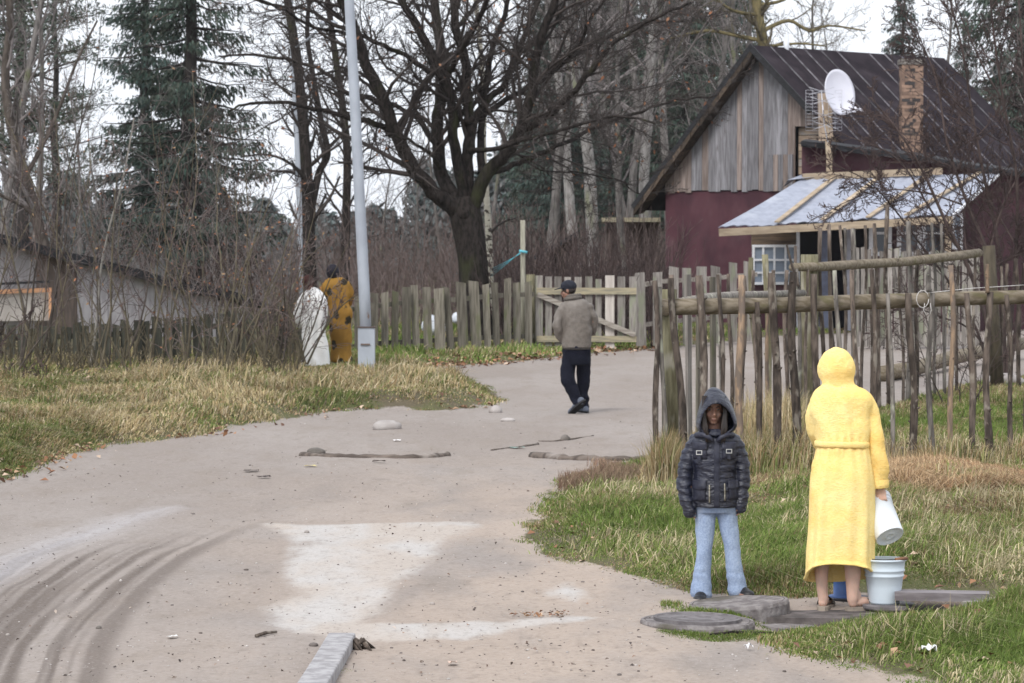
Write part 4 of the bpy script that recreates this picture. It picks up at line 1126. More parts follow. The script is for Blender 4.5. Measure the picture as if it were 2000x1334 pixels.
PO = dict(seg=[8, 7, 6, 5], wander=[.1, .13, .17, .2], up=[.02, .02, .03, .05], kids=[0, 9, 7, 5], ang=[.8, .75, .7, .7], lr=[.5, .52, .5, .5], start=[.2, .2, .12, .1], taper=[.4, .35, .35, .4], rr=[.5, .5, .55, .6])
for pts, w0, w1, drift in limbs:
    n = len(pts); q = catmull([(p[0], p[1], OD + drift * (i / (n - 1)) * 1.3, w0 + (w1 - w0) * (i / (n - 1)) ** .8) for i, p in enumerate(pts)], 4)
    P3 = [tuple(at(a[0], a[1], a[2])) for a in q]; Rd = [a[3] / 2 * kp for a in q]
    P3 = [(p[0] + RO.uniform(-.02, .02), p[1], p[2] + RO.uniform(-.03, .03)) for p in P3]
    tr.tube([Vector(p) for p in P3], Rd, 10, RO.random(), False)
    dirs = [vnorm(vadd(P3[min(i + 1, len(P3) - 1)], P3[max(i - 1, 0)], -1)) for i in range(len(P3))]
    L = sum(math.dist(P3[i], P3[i + 1]) for i in range(len(P3) - 1))
    PO['start'][0] = .22
    dirs.append(dirs[-1])
    PO['lr'][0] = min(.55, 2.3 / L); PO['rr'][0] = .42
    side(RO, P3, Rd, dirs, L, 0, oout, PO, kids=int(L * 3.2))
tr.build('trunk', M_OAKB, oak)
link('crown', levels_mesh('crown', oout, [1, 2, 3, 4], lambda l: 5 if l == 1 else 3, M_TWIG, .0045), oak, True)
lv = crown_tufts(RO, oout, [3], .025, .10, [(.20, .09, .05), (.16, .08, .05), (.24, .13, .08)], 'leaves', M_LEAF)
link('leaves', lv, oak, True)

# ---- generic bare tree prototypes, height about 1 unit = metres
def bare_tree(seed, h, r, P, split=1):
    rng = random.Random(seed); out = {}
    grow(rng, (0, 0, -.2), vnorm((rng.gauss(0, .04), rng.gauss(0, .04), 1)), h, r, 0, out, P)
    return out
PT = dict(seg=[16, 8, 6, 4], wander=[.035, .10, .16, .2], up=[.01, .04, .05, .05], kids=[22, 8, 6, 0], ang=[.75, .65, .65, .6], lr=[.34, .42, .42, .4], start=[.3, .15, .1, .1], taper=[.15, .25, .3, .4], rr=[.38, .5, .55, .5])
PT2 = dict(PT, kids=[16, 9, 6, 0], start=[.45, .2, .1, .1], ang=[.55, .6, .65, .6], wander=[.05, .12, .17, .2], lr=[.38, .45, .42, .4])
PT3 = dict(PT, kids=[30, 5, 4, 0], start=[.12, .2, .1, .1], ang=[.5, .5, .6, .6], lr=[.30, .4, .42, .4])
protos = {}
def proto(key, seed, h, r, P, tm, cm):
    out = bare_tree(seed, h, r, P)
    t = levels_mesh('trunk', out, [0], 10, tm); t1 = levels_mesh('crown', out, [1, 2, 3], lambda l: 5 if l == 1 else 3, cm, .006)
    protos[key] = (t, t1)
proto('greyA', 31, 17, .20, PT, M_PALEB, M_GTWIG); proto('greyB', 32, 15, .17, PT2, M_GREYB, M_GTWIG); proto('greyC', 33, 14, .14, PT, M_GREYB, M_GTWIG)
proto('brownA', 34, 9, .10, PT3, M_BROWNB, M_BTWIG); proto('brownB', 35, 7, .08, PT3, M_OLIVEB, M_BTWIG); proto('brownC', 36, 6, .06, PT3, M_BROWNB, M_BTWIG)
def put_tree(key, name, loc, s, rz, label, grp, rng=random, tilt=(0, 0)):
    e = empty(name, loc, rz, label, 'tree', grp); e.scale = (s, s, s); e.rotation_euler = (tilt[0], tilt[1], rz)
    for nm, me in zip(('trunk', 'crown', 'needles'), protos[key]):
        o = bpy.data.objects.new(nm, me); COL.objects.link(o); o.parent = e
    return e

# ---- conifers
def conifer(seed, h, rb, col, z0=.12, kind='spruce'):
    rng = random.Random(seed); R = np.random.default_rng(seed)
    out = {0: [([(0.05 * math.sin(i), .05 * math.cos(i * 1.3), h * i / 16 - .2) for i in range(17)], [.24 * (1 - i / 17) * h / 16 + .02 for i in range(17)])], 1: []}
    C, A, SZ = [], [], []
    nw = int(h * 2.4)
    for k in range(nw):
        f = z0 + (1 - z0) * (k + rng.random() * .7) / nw; z = h * f
        nb = rng.randint(4, 6) if kind == 'spruce' else rng.randint(1, 3)
        for b in range(nb):
            a = rng.uniform(0, 6.283); L = rb * ((1 - f) ** .75 + .03) * rng.uniform(.55, 1.15)
            if kind == 'pine': L = rb * (1 - abs(f - .6) * 1.0) * rng.uniform(.4, 1.1)
            if L < .3: L = .3
            pts = []; n = 7
            for i in range(n + 1):
                t = i / n
                drop = (-.28 * t * L + .16 * L * t * t) if kind == 'spruce' else (.25 * L * t)
                pts.append((math.cos(a + .1 * math.sin(3 * t + k)) * L * t, math.sin(a + .1 * math.sin(3 * t + k)) * L * t, z + drop + rng.gauss(0, .02)))
            out[1].append((pts, [.028 * (1 - i / (n + 1)) * (L / 2 + .3) + .006 for i in range(n + 1)]))
            if rng.random() < .1: continue
            if kind == 'spruce':
                m = int(L * 78) + 10
                for j in range(m):
                    t = rng.random() ** .7; i = min(int(t * n), n - 1); q = t * n - i
                    p = [pts[i][c] + (pts[i + 1][c] - pts[i][c]) * q for c in range(3)]
                    sp = .10 + .34 * L * .25
                    C.append((p[0] + rng.gauss(0, sp * .7), p[1] + rng.gauss(0, sp * .7), p[2] - abs(rng.gauss(0, .17)))); A.append((math.cos(a) * .6 + rng.gauss(0, .4), math.sin(a) * .6 + rng.gauss(0, .4), -1.1 + rng.gauss(0, .4))); SZ.append(.19)
            else:
                for t in (.55, .75, 1.0):
                    if rng.random() < .25: continue
                    i = min(int(t * n), n); p = pts[i]; rr_ = rng.uniform(.25, .5)
                    for j in range(70):
                        v = vnorm((rng.gauss(0, 1), rng.gauss(0, 1), rng.gauss(0, .7))); k2 = rng.random() ** .4 * rr_
                        C.append((p[0] + v[0] * k2 * 1.3, p[1] + v[1] * k2 * 1.3, p[2] + v[2] * k2 * .8)); A.append((v[0], v[1], v[2] + .5)); SZ.append(.17)
    C = np.array(C); A = np.array(A); SZ = np.array(SZ)[:, None]; n = len(C)
    a = A / np.linalg.norm(A, axis=1, keepdims=True)
    b = R.normal(size=(n, 3)); b -= a * (a * b).sum(1, keepdims=True); b /= np.linalg.norm(b, axis=1, keepdims=True)
    s = SZ * R.uniform(.6, 1.4, (n, 1)); w = s * (.15 if kind == 'spruce' else .14)
    V = np.stack([C - b * w * .3, C + a * s * .45 - b * w, C + a * s, C + a * s * .45 + b * w], 1).reshape(-1, 3)
    cc = np.array(col)[None] * R.uniform(.55, 1.5, (n, 1)); cc[:, 0] *= R.uniform(.8, 1.25, n)
    col4 = np.concatenate([cc, np.ones((n, 1))], 1).repeat(4, 0)
    return (levels_mesh('trunk', out, [0], 9, M_CONB), levels_mesh('crown', out, [1], 4, M_CONB, .006), np_mesh('needles', V, Fq=np.arange(4 * n).reshape(n, 4), mat=M_SPRUCE, smooth=False, attrs={'col': col4}))
protos['spruceA'] = conifer(51, 19, 3.2, (.060, .080, .064)); protos['spruceB'] = conifer(52, 17, 2.8, (.055, .075, .066)); protos['pineA'] = conifer(53, 17, 2.9, (.085, .105, .080), .25, 'pine')
protos['spruceC'] = conifer(54, 9, 2.2, (.045, .060, .045), .05)

def gx(px, d): return (px - 1000) / F * d
RT = random.Random(77)
def tree_at(key, px, d, s, label, grp=None, name='bare_tree', rz=None, tilt=(0, 0)):
    return put_tree(key, name, (gx(px, d), d, -.1), s, RT.uniform(0, 6.28) if rz is None else rz, label, grp, tilt=tilt)
# left conifers
tree_at('spruceA', 372, 96, 1.0, 'tall shaggy dark spruce left of the two poles', None, 'spruce_tree', 1.0)
tree_at('spruceB', 285, 118, 1.05, 'narrower spruce standing behind the tall shaggy spruce', None, 'spruce_tree')
tree_at('spruceC', 405, 104, .82, 'low broad spruce filling the foot of the tall shaggy spruce', None, 'spruce_tree')
tree_at('pineA', 40, 92, 1.0, 'open pine with round needle clumps at the left edge', None, 'pine_tree', .4)
tree_at('pineA', -60, 84, 1.15, 'pine leaning in from beyond the left edge', None, 'pine_tree', 2.4)
tree_at('pineA', 110, 110, .78, 'lower pine behind the open pine at the left', None, 'pine_tree', 4.2)
# dark firs behind the oak and the house
G1 = 'dark conifers filling the wood behind the oak and house'
for px, d, s, k in [(1055, 150, .8, 'spruceB'), (1110, 140, 1.2, 'spruceA'), (1175, 155, 1.3, 'spruceB'), (1235, 138, 1.15, 'spruceA'), (1300, 150, 1.3, 'spruceB'), (1365, 140, 1.2, 'spruceA'), (1430, 150, 1.25, 'spruceB'), (1090, 120, .9, 'spruceB'), (1340, 122, .9, 'spruceA')]:
    tree_at(k, px, d, s, 'dark conifer crowded in the wood right of the oak', G1, 'spruce_tree')
tree_at('spruceB', 1762, 128, .80, 'dark spruce top rising behind the chimney', None, 'spruce_tree')
tree_at('spruceA', 1990, 100, 1.0, 'dark spruce at the right edge behind the bare shrub', None, 'spruce_tree')
tree_at('spruceB', 1880, 150, .78, 'far spruce between the chimney and the right edge', None, 'spruce_tree')
# pale trunks
G2 = 'pale bare trunks behind the oak'
for px, d, s, k, tl in [(1165, 92, 1.1, 'greyA', .0), (1205, 98, 1.0, 'greyB', .03), (1262, 96, 1.05, 'greyA', .02), (1240, 112, 1.1, 'greyC', -.02), (1085, 100, 1.0, 'greyC', -.04), (1125, 108, 1.1, 'greyA', .03), (1320, 105, 1.1, 'greyB', 0), (1060, 118, 1.15, 'greyB', -.02),
                     (1400, 112, 1.2, 'greyC', 0), (1360, 98, 1.0, 'greyC', .05), (1290, 120, 1.2, 'greyB', -.03), (1225, 88, .9, 'greyC', -.02), (1150, 122, 1.2, 'greyC', .02), (1440, 125, 1.2, 'greyB', 0)]:
    tree_at(k, px, d, s, 'tall pale bare trunk among the trees between oak and house', G2, 'bare_tree', None, (0, tl))
G3 = 'thin bare trees in the gap behind the tall pole'
for px, d, s, k in [(770, 125, .40, 'greyC'), (735, 140, .46, 'greyB'), (822, 130, .50, 'greyC'), (690, 118, .34, 'greyB'), (868, 150, .8, 'greyC'), (640, 135, .36, 'greyC'), (945, 120, .7, 'greyB')]:
    tree_at(k, px, d, s, 'thin bare tree standing far off between the tall pole and oak', G3, 'bare_tree')
G4 = 'bare trees at the left behind the shed'
for px, d, s, k in [(60, 78, .70, 'greyB'), (150, 84, .50, 'greyC'), (-30, 74, .85, 'greyB'), (245, 86, .42, 'greyC'), (20, 100, .8, 'greyC'), (455, 92, .34, 'greyB')]:
    tree_at(k, px, d, s, 'grey bare tree rising behind the shed and bushes at left', G4, 'bare_tree', None, (RT.uniform(-.06, .06), RT.uniform(-.12, .12)))
tree_at('greyB', 1490, 112, 1.0, 'mossy bare tree right behind the gable peak', None, 'bare_tree')
tree_at('greyB', 1600, 118, .85, 'bare tree behind the flue pipe on the roof ridge', None, 'bare_tree')
tree_at('greyC', 1680, 125, .82, 'thin bare tree above the middle of the black roof', None, 'bare_tree')
tree_at('greyB', 1900, 110, .85, 'bare tree behind the far end of the black roof', None, 'bare_tree')
tree_at('greyC', 1960, 96, .85, 'grey bare tree above the right end of the annex', None, 'bare_tree')
tree_at('greyB', 1830, 105, .8, 'bare tree just right of the chimney', None, 'bare_tree')

# ---- traced dark trunks between spruce and oak, and the birch
def traced(name, label, lines, d, tm, cm, seed, dens=3.0, kl=1.6, cat='tree', P=None, n1=9, rr0=.4):
    rng = random.Random(seed); root = empty(name, (gx(lines[0][0][0][0], d), d, 0), 0, label, cat)
    mb = MB(); out = {}; PP = dict(P or PO); PP = {k: list(v) for k, v in PP.items()}
    for pts, w0, w1, dr in lines:
        n = len(pts); q = catmull([(p[0], p[1], d + dr * i / (n - 1), w0 + (w1 - w0) * i / (n - 1)) for i, p in enumerate(pts)], 4)
        P3 = [tuple(at(a[0], a[1], a[2])) for a in q]; Rd = [max(a[3] / 2 * d / F, .006) for a in q]
        mb.tube([Vector(p) for p in P3], Rd, n1, rng.random(), False)
        dirs = [vnorm(vadd(P3[min(i + 1, len(P3) - 1)], P3[max(i - 1, 0)], -1)) for i in range(len(P3))]; dirs.append(dirs[-1])
        L = sum(math.dist(P3[i], P3[i + 1]) for i in range(len(P3) - 1))
        PP['lr'][0] = kl / L; PP['rr'][0] = rr0
        side(rng, P3, Rd, dirs, L, 0, out, PP, kids=int(L * dens))
    mb.build('trunk', tm, root)
    if out: link('crown', levels_mesh('crown', out, [1, 2, 3], lambda l: 4 if l == 1 else 3, cm, .005), root, True)
    return root
PS = dict(PO, kids=[0, 6, 4, 0])
traced('bare_tree', 'dark forked tree trunk standing just left of the tall pole', [([(608, 640), (604, 520), (602, 430), (598, 330), (590, 220), (578, 110), (562, 0), (548, -90)], 30, 15, 0),
       ([(606, 420), (622, 340), (640, 300), (628, 240), (612, 150), (600, 60), (610, -40)], 16, 8, 1), ([(598, 345), (560, 315), (520, 302), (470, 306)], 7, 3, -1), ([(630, 300), (660, 270), (690, 240), (730, 200)], 8, 3, 1),
       ([(590, 200), (560, 180), (530, 150), (520, 110)], 7, 3, 1), ([(600, 250), (570, 230), (545, 190)], 5, 2, 0)], 84, M_OAKB, M_TWIG, 61, P=PS)
traced('bare_tree', 'slim dark trunk partly behind the tall pole', [([(672, 640), (674, 520), (676, 420), (678, 300), (668, 200), (655, 110), (640, 0), (630, -80)], 20, 10, 0), ([(676, 330), (690, 280), (720, 240), (760, 220)], 6, 2, 1), ([(672, 250), (640, 210), (620, 160)], 6, 3, 0)], 88, M_OAKB, M_TWIG, 62, P=PS)
traced('birch_tree', 'slim white birch right behind the oak trunk', [([(962, 690), (958, 560), (955, 470), (950, 380), (944, 290), (945, 200), (938, 90), (925, -40)], 15, 9, 0)], 69.5, M_BIRCH, M_TWIG, 63, 1.5, 1.2, P=PS)
traced('bare_tree', 'thick bent mossy trunk leaning in at the left edge', [([(110, 640), (95, 520), (72, 430), (48, 340), (22, 250), (10, 150), (20, 40), (10, -60)], 26, 14, 0), ([(50, 345), (90, 270), (120, 200), (150, 120), (190, 40)], 10, 4, 1), ([(75, 430), (40, 400), (0, 380), (-40, 350)], 9, 4, -1)], 70, M_BROWNB, M_GTWIG, 64, P=PS)
traced('mossy_tree', 'knobbly yellow-mossy tree crown showing above the gable peak', [([(1520, 560), (1510, 300), (1495, 120), (1480, 20), (1470, -60)], 26, 18, 0), ([(1492, 80), (1440, 70), (1380, 60), (1310, 75)], 9, 4, 1), ([(1490, 60), (1540, 40), (1580, 60), (1620, 50), (1690, 60)], 9, 3, 1),
       ([(1485, 30), (1430, 20), (1390, -10)], 8, 4, -1), ([(1482, 10), (1530, 0), (1570, -30)], 8, 4, 0), ([(1500, 90), (1560, 85), (1610, 90)], 6, 3, -1)], 96, mat('yellow_moss_bark', (.20, .165, .085), (.11, .095, .055), 5, (2, 2, 1), .95, .1, .5, .03, tintamt=.3), M_OLIVEB, 65, P=PS)

# ---- bushes at the left bank: stems fanning out, traced by base position
PB = dict(seg=[9, 7, 5, 4], wander=[.085, .12, .16, .2], up=[.012, .03, .05, .05], kids=[8, 4, 1, 0], ang=[.72, .75, .7, .6], lr=[.40, .42, .42, .4], start=[.18, .15, .1, .1], taper=[.2, .3, .4, .4], rr=[.5, .55, .6, .5])
def shrub(name, label, px, py, d, nst, h, spread, tm, cm, seed, leafn=.0, grp=None, lean=0.0, r=.018, P=PB, hz_=None):
    rng = random.Random(seed); z = hz(gx(px, d), d) if hz_ is None else hz_; root = empty(name, (gx(px, d), d, z), 0, label, 'shrub', grp)
    out = {}
    for i in range(nst):
        a = rng.uniform(0, 6.28); s = spread * rng.uniform(.1, 1)
        grow(rng, (math.cos(a) * .25 * rng.random() * (1 + spread), math.sin(a) * .25 * rng.random(), -.05), vnorm((math.cos(a) * s + lean, math.sin(a) * s, 1)), h * rng.uniform(.55, 1.1), r * rng.uniform(.6, 1.3), 0, out, P)
    link('stems', levels_mesh('stems', out, [0], 6, tm, .004), root); link('twigs', levels_mesh('twigs', out, [1, 2, 3], 3, cm, .0035), root)
    if leafn: link('dry_leaves', crown_tufts(rng, out, [2, 3], leafn, .055, [(.26, .12, .07), (.20, .10, .06), (.30, .2, .12)], 'dry_leaves', M_LEAF), root)
    return root
GB = 'bare bushes along the left bank'
bl = [(-60, 48.4, 3, 4.6, 0.45), (25, 46.9, 3, 4.4, 0.35), (95, 47.9, 3, 4.0, 0.4), (150, 45.9, 3, 4.6, 0.4), (205, 47.4, 3, 3.6, 0.4), (268, 45.9, 3, 4.6, 0.4), (325, 46.9, 3, 3.9, 0.35), (372, 47.9, 3, 4.6, 0.4), (415, 45.9, 4, 3.6, 0.45), (462, 47.4, 5, 4.2, 0.4), (505, 48.8, 5, 3.3, 0.45), (545, 50.5, 6, 3.8, 0.45), (576, 48.6, 4, 2.4, 0.6), (-10, 45.1, 3, 2.7, 0.5), (440, 45.4, 4, 2.6, 0.5), (350, 44.6, 3, 2.2, 0.5), (530, 47.8, 4, 2.3, 0.6), (180, 48.4, 3, 5.2, 0.4), (300, 48.4, 3, 5.4, 0.4), (60, 48.4, 3, 5.4, 0.4), (590, 48.2, 2, 1.7, 0.7), (560, 48.3, 3, 2.6, 0.6)]
for i, (px, d, ns, h, sp) in enumerate(bl):
    shrub('bare_bush', 'tangled bare bush with thin upright stems in front of the shed fence at left', px, 0, d, ns, h, sp, (M_OLIVEB, M_BROWNB, M_OLIVEB)[i % 3], (M_BTWIG, M_RTWIG, M_GTWIG, M_BTWIG)[i % 4], 100 + i, .12, GB)
traced('birch_sapling', 'thin pale sapling leaning right in front of the long shed', [([(172, 745), (185, 660), (192, 590), (198, 520), (215, 440), (235, 370), (250, 300), (262, 230)], 7, 3, 0)], 47.5, mat('pale_sapling', (.36, .34, .31), (.27, .25, .22), 6), M_GTWIG, 66, 2.5, .7, P=PS, n1=6)
traced('bare_sapling', 'arching dark stem curving up in front of the white robe', [([(600, 712), (630, 650), (665, 600), (700, 575)], 5, 2, 0), ([(596, 712), (560, 640), (520, 560), (505, 500)], 6, 2, 0), ([(598, 712), (570, 600), (590, 520), (640, 470)], 4, 1.5, 0)], 49.3, M_OLIVEB, M_BTWIG, 67, 5, .7, P=PS, n1=6)
# foreground-left reddish twigs entering from the side
traced('bare_bush', 'dark reddish branch reaching in low from the left edge', [([(-60, 830), (0, 812), (40, 795), (75, 770), (95, 745)], 5, 2, 0), ([(-60, 800), (-10, 790), (30, 760), (50, 720)], 4, 1.5, 0), ([(-80, 760), (-20, 700), (20, 650), (60, 620)], 5, 1.5, 0)], 44, M_RTWIG, M_RTWIG, 68, 5, .6, P=PS, n1=5)

# ---- the dark shrub tree at the right
rb = [([(1950, 760), (1930, 640), (1890, 520), (1850, 440), (1800, 330), (1750, 250), (1700, 190)], 15, 3, -1), ([(1955, 760), (1945, 620), (1930, 500), (1890, 400), (1850, 280), (1830, 160), (1790, 60)], 14, 3, 0),
      ([(1960, 760), (1960, 600), (1950, 480), (1925, 360), (1900, 230), (1880, 100), (1850, -20)], 14, 4, 1), ([(1965, 760), (1975, 620), (1985, 480), (1985, 340), (1960, 200), (1940, 60), (1930, -60)], 14, 4, 0),
      ([(1940, 760), (1910, 650), (1860, 560), (1800, 480), (1740, 400), (1690, 350), (1620, 320)], 9, 2, -1), ([(1970, 740), (1990, 600), (2010, 450), (2020, 300), (2000, 150), (1990, 0)], 13, 4, 1),
      ([(1900, 520), (1830, 430), (1770, 330), (1720, 290), (1640, 262)], 7, 2, 1), ([(1930, 500), (1960, 400), (2000, 330), (2060, 250)], 7, 3, 0), ([(1945, 700), (1890, 640), (1840, 620), (1780, 600), (1740, 610)], 6, 2, -1),
      ([(1958, 700), (1990, 640), (2040, 600)], 6, 3, 0), ([(1925, 360), (1870, 330), (1800, 300), (1730, 230)], 5, 2, 0), ([(1880, 400), (1820, 380), (1750, 370), (1690, 380), (1640, 400)], 5, 2, -1), ([(1900, 230), (1850, 180), (1800, 90), (1760, 20)], 5, 2, 0),
      ([(1960, 200), (1920, 130), (1880, 40), (1850, -40)], 6, 2, 0), ([(1985, 480), (1950, 420), (1900, 330), (1870, 220)], 6, 2, 1)]
rb = [(p_, a_ * .72, b_ * .8, c_) for p_, a_, b_, c_ in rb]
traced('bare_shrub', 'big dark reddish bare shrub spreading in front of the house at the right', rb, 47.5, mat('dark_shrub_bark', (.085, .06, .055), (.045, .034, .032), 6, (2, 2, .6), tintamt=.4), M_RTWIG, 70, 5.5, 1.1, 'shrub', P=dict(PO, kids=[0, 7, 4, 0], wander=[.08, .10, .14, .2]), n1=7, rr0=.45)
shrub('bare_bush', 'small leafless bush standing among the sticks inside the enclosure', 1870, 0, 40, 7, 1.7, .5, M_BROWNB, M_RTWIG, 140, 0, None, 0, .01)

# ---- thicket behind the fences, far wood
def thicket(name, label, n, pxr, dr, hr, seed, m_, cols_side=3):
    rng = random.Random(seed); out = {}
    PK = dict(seg=[6, 4], wander=[.07, .14], up=[.02, .05], kids=[8, 0], ang=[.5, .6], lr=[.38, .4], start=[.12, .1], taper=[.2, .4], rr=[.55, .5])
    for i in range(n):
        d = rng.uniform(*dr); px = rng.uniform(*pxr)
        grow(rng, (gx(px, d), d, -.1), vnorm((rng.gauss(0, .18), rng.gauss(0, .18), 1)), rng.uniform(*hr), .02 + .008 * rng.random(), 0, out, PK)
    tag(link(name, levels_mesh(name, out, [0, 1], 3, m_, .006)), label, 'undergrowth', kind='stuff')
thicket('thicket', 'brown tangle of bare undergrowth behind the board fence and oak', 800, (640, 1320), (72, 130), (1.4, 3.4), 5, M_BTWIG)
thicket('thicket', 'grey brown tangle of brushwood behind the shed at left', 330, (-150, 660), (80, 130), (1.4, 3.4), 6, M_GTWIG)
thicket('thicket', 'reddish brown undergrowth close behind the gate', 260, (960, 1290), (64, 74), (1.2, 2.6), 7, M_RTWIG)
thicket('thicket', 'bare brushwood standing among the bushes on the left bank', 170, (-100, 580), (45.2, 49), (.4, 1.3), 8, M_OLIVEB)
def far_wood():
    R = np.random.default_rng(9); C = []; cols = []
    for k in range(240):
        d = R.uniform(150, 260); px = R.uniform(-900, 3000); h = R.uniform(3.0, 4.2) if 470 < px < 820 else (R.uniform(3.6, 6.0) if px < 600 else R.uniform(4.5, 7.5))
        if px > 1000: h += 4
        x0 = gx(px, d); m = 1500
        f = R.uniform(0, 1, m) ** .8; rr_ = (1 - f) * R.uniform(1.6, 2.8) + .3
        a = R.uniform(0, 6.28, m); q = np.sqrt(R.uniform(.1, 1, m))
        C.append(np.stack([x0 + np.cos(a) * rr_ * q, d + np.sin(a) * rr_ * q, f * h], 1))
    C = np.concatenate(C)
    me = leaf_mesh('distant_wood', C, .42, [(.10, .125, .125), (.12, .13, .13), (.14, .135, .135)], M_SPRUCE, 4, .8, .5)
    tag(link('distant_wood', me), 'far dark line of woodland low on the horizon', 'woodland', kind='stuff')
far_wood()
# ------------------------------------------------------------------ people
from mathutils.bvhtree import BVHTree

def skin_mat(name, c, rough=.55):
    m, nt, b = new_mat(name, rough, .35)
    b.inputs['Subsurface Weight'].default_value = .15; b.inputs['Subsurface Radius'].default_value = (.01, .004, .002)
    vec = coords(nt, (1, 1, 1)); f = noise(nt, vec, 14, 4)
    nt.links.new(mixc(nt, ramp(nt, f, .35, .7), tuple(x * .88 for x in c), (c[0] * 1.05, c[1] * .98, c[2] * .96)), b.inputs['Base Color'])
    return m
M_SKIN = skin_mat('skin', (.60, .41, .33)); M_SKIND = skin_mat('tanned_shaded_skin', (.27, .155, .115))  # tan lowered further so it holds the hood's shadow on the child's face
M_HAIR = mat('dark_hair', (.030, .020, .016), (.014, .010, .009), 30, (3, 3, .3), .55, .4, .4, .004)
M_EYEW = mat('eye_white', (.20, .18, .17), bmp=0); M_IRIS = mat('iris', (.03, .018, .012), bmp=0); M_LIP = mat('lips', (.17, .085, .07), bmp=0)

def fabric(name, c1, c2, scale=40, rough=.9, spec=.2, b1=.5, d1=.004, fold=.35, sheen=.0, stretch=(1, 1, 1), c3=None, s3=3, t3=(.5, .7), wr=(1, 1, 1), wrs=14):
    m, nt, b = new_mat(name, rough, spec)
    vec = coords(nt, stretch, False); f = noise(nt, vec, scale, 5, .65); g = noise(nt, coords(nt, wr, False), wrs, 4, .55)
    big = noise(nt, vec, 2.2, 3)
    col = mixc(nt, ramp(nt, math_(nt, 'ADD', math_(nt, 'MULTIPLY', f, .45), math_(nt, 'MULTIPLY', big, .55)), .38, .62), c2, c1)
    if c3: col = mixc(nt, ramp(nt, noise(nt, coords(nt, wr, False), s3, 4), *t3), col, c3)
    nt.links.new(col, b.inputs['Base Color'])
    if sheen: b.inputs['Sheen Weight'].default_value = sheen; b.inputs['Sheen Roughness'].default_value = .5; b.inputs['Sheen Tint'].default_value = (*c1, 1)
    h = math_(nt, 'ADD', math_(nt, 'MULTIPLY', f, d1 * 100 * b1), math_(nt, 'MULTIPLY', g, fold * 3))
    bump(nt, b, h, .55, .012)
    return m

class Fig:
    """local frame of a figure: pixel positions of the photograph turned into metres around the feet"""
    def __init__(s, cx, y0, d): s.cx, s.y0, s.d, s.k = cx, y0, d, F / d
    def P(s, px, py, y=0.0): return Vector(((px - s.cx) / s.k, y, (s.y0 - py) / s.k))
    def base(s): return Vector((gx(s.cx, s.d), s.d, at(s.cx, s.y0, s.d).z))

def limb(fig, pts, n=14, k=4, flat=1.0):
    """pts: (px,py,y,r) -> closed tapered tube with rounded ends"""
    L = [tuple(fig.P(p[0], p[1], p[2])) + (p[3],) for p in pts]
    c = catmull(L, k)
    P = [Vector(q[:3]) for q in c]; R = [q[3] for q in c]
    # rounded ends
    d0 = (P[0] - P[1]).normalized(); d1 = (P[-1] - P[-2]).normalized()
    P = [P[0] + d0 * R[0] * .8, P[0] + d0 * R[0] * .5] + P + [P[-1] + d1 * R[-1] * .5, P[-1] + d1 * R[-1] * .8]
    R = [R[0] * .45, R[0] * .85] + R + [R[-1] * .85, R[-1] * .45]
    return tube_geo(P, R, n, True, flat)

def sections(fig, secs, n=32, k=3, pw=2.3):
    """secs: (py, xl, xr, depth, ycentre): horizontal superellipse sections bottom to top or top to bottom"""
    S = [(s[0], s[1], s[2], s[3], s[4] if len(s) > 4 else 0.0) for s in secs]
    if S[0][0] < S[-1][0]: S = S[::-1]
    c = catmull(S, k); vs = []; fs = []
    for (py, xl, xr, dp, yc) in c:
        z = (fig.y0 - py) / fig.k; cx = ((xl + xr) / 2 - fig.cx) / fig.k; rx = (xr - xl) / 2 / fig.k
        for i in range(n):
            a = 2 * math.pi * i / n; ca, sa = math.cos(a), math.sin(a)
            vs.append(Vector((cx + rx * math.copysign(abs(ca) ** (2 / pw), ca), yc + dp * math.copysign(abs(sa) ** (2 / pw), sa), z)))
    m = len(c)
    for i in range(m - 1):
        for j in range(n):
            j2 = (j + 1) % n; fs.append((i * n + j, i * n + j2, (i + 1) * n + j2, (i + 1) * n + j))
    fs.append(tuple(range(n - 1, -1, -1))); fs.append(tuple((m - 1) * n + j for j in range(n)))
    return vs, fs

def fuse(name, parts, voxel, m_, parent, smooth=4, disp=None, loc=None):
    """join closed shapes into one continuous skin"""
    mb = MB()
    for v, f in parts: mb.add(v, f, .5)
    me = mb.mesh('tmp'); o = bpy.data.objects.new('tmp', me); COL.objects.link(o)
    r = o.modifiers.new('r', 'REMESH'); r.mode = 'VOXEL'; r.voxel_size = voxel; r.adaptivity = 0
    s = o.modifiers.new('s', 'SMOOTH'); s.iterations = smooth; s.factor = .5
    dg = bpy.context.evaluated_depsgraph_get(); ev = o.evaluated_get(dg)
    out = bpy.data.meshes.new_from_object(ev, depsgraph=dg)
    bpy.data.objects.remove(o); bpy.data.meshes.remove(me)
    n = len(out.vertices); V = np.empty(n * 3, np.float32); out.vertices.foreach_get('co', V); V = V.reshape(-1, 3).astype(float)
    Nn = np.empty(n * 3, np.float32); out.vertices.foreach_get('normal', Nn); Nn = Nn.reshape(-1, 3)
    if disp is not None:
        V = V + Nn * disp(V)[:, None]
        out.vertices.foreach_set('co', V.astype(np.float32).ravel()); out.update()
    out.polygons.foreach_set('use_smooth', np.ones(len(out.polygons), bool))
    out.materials.clear(); out.materials.append(m_); out.name = name
    return link(name, out, parent), out

def bvh_of(me):
    return BVHTree.FromPolygons([v.co.copy() for v in me.vertices], [tuple(p.vertices) for p in me.polygons])

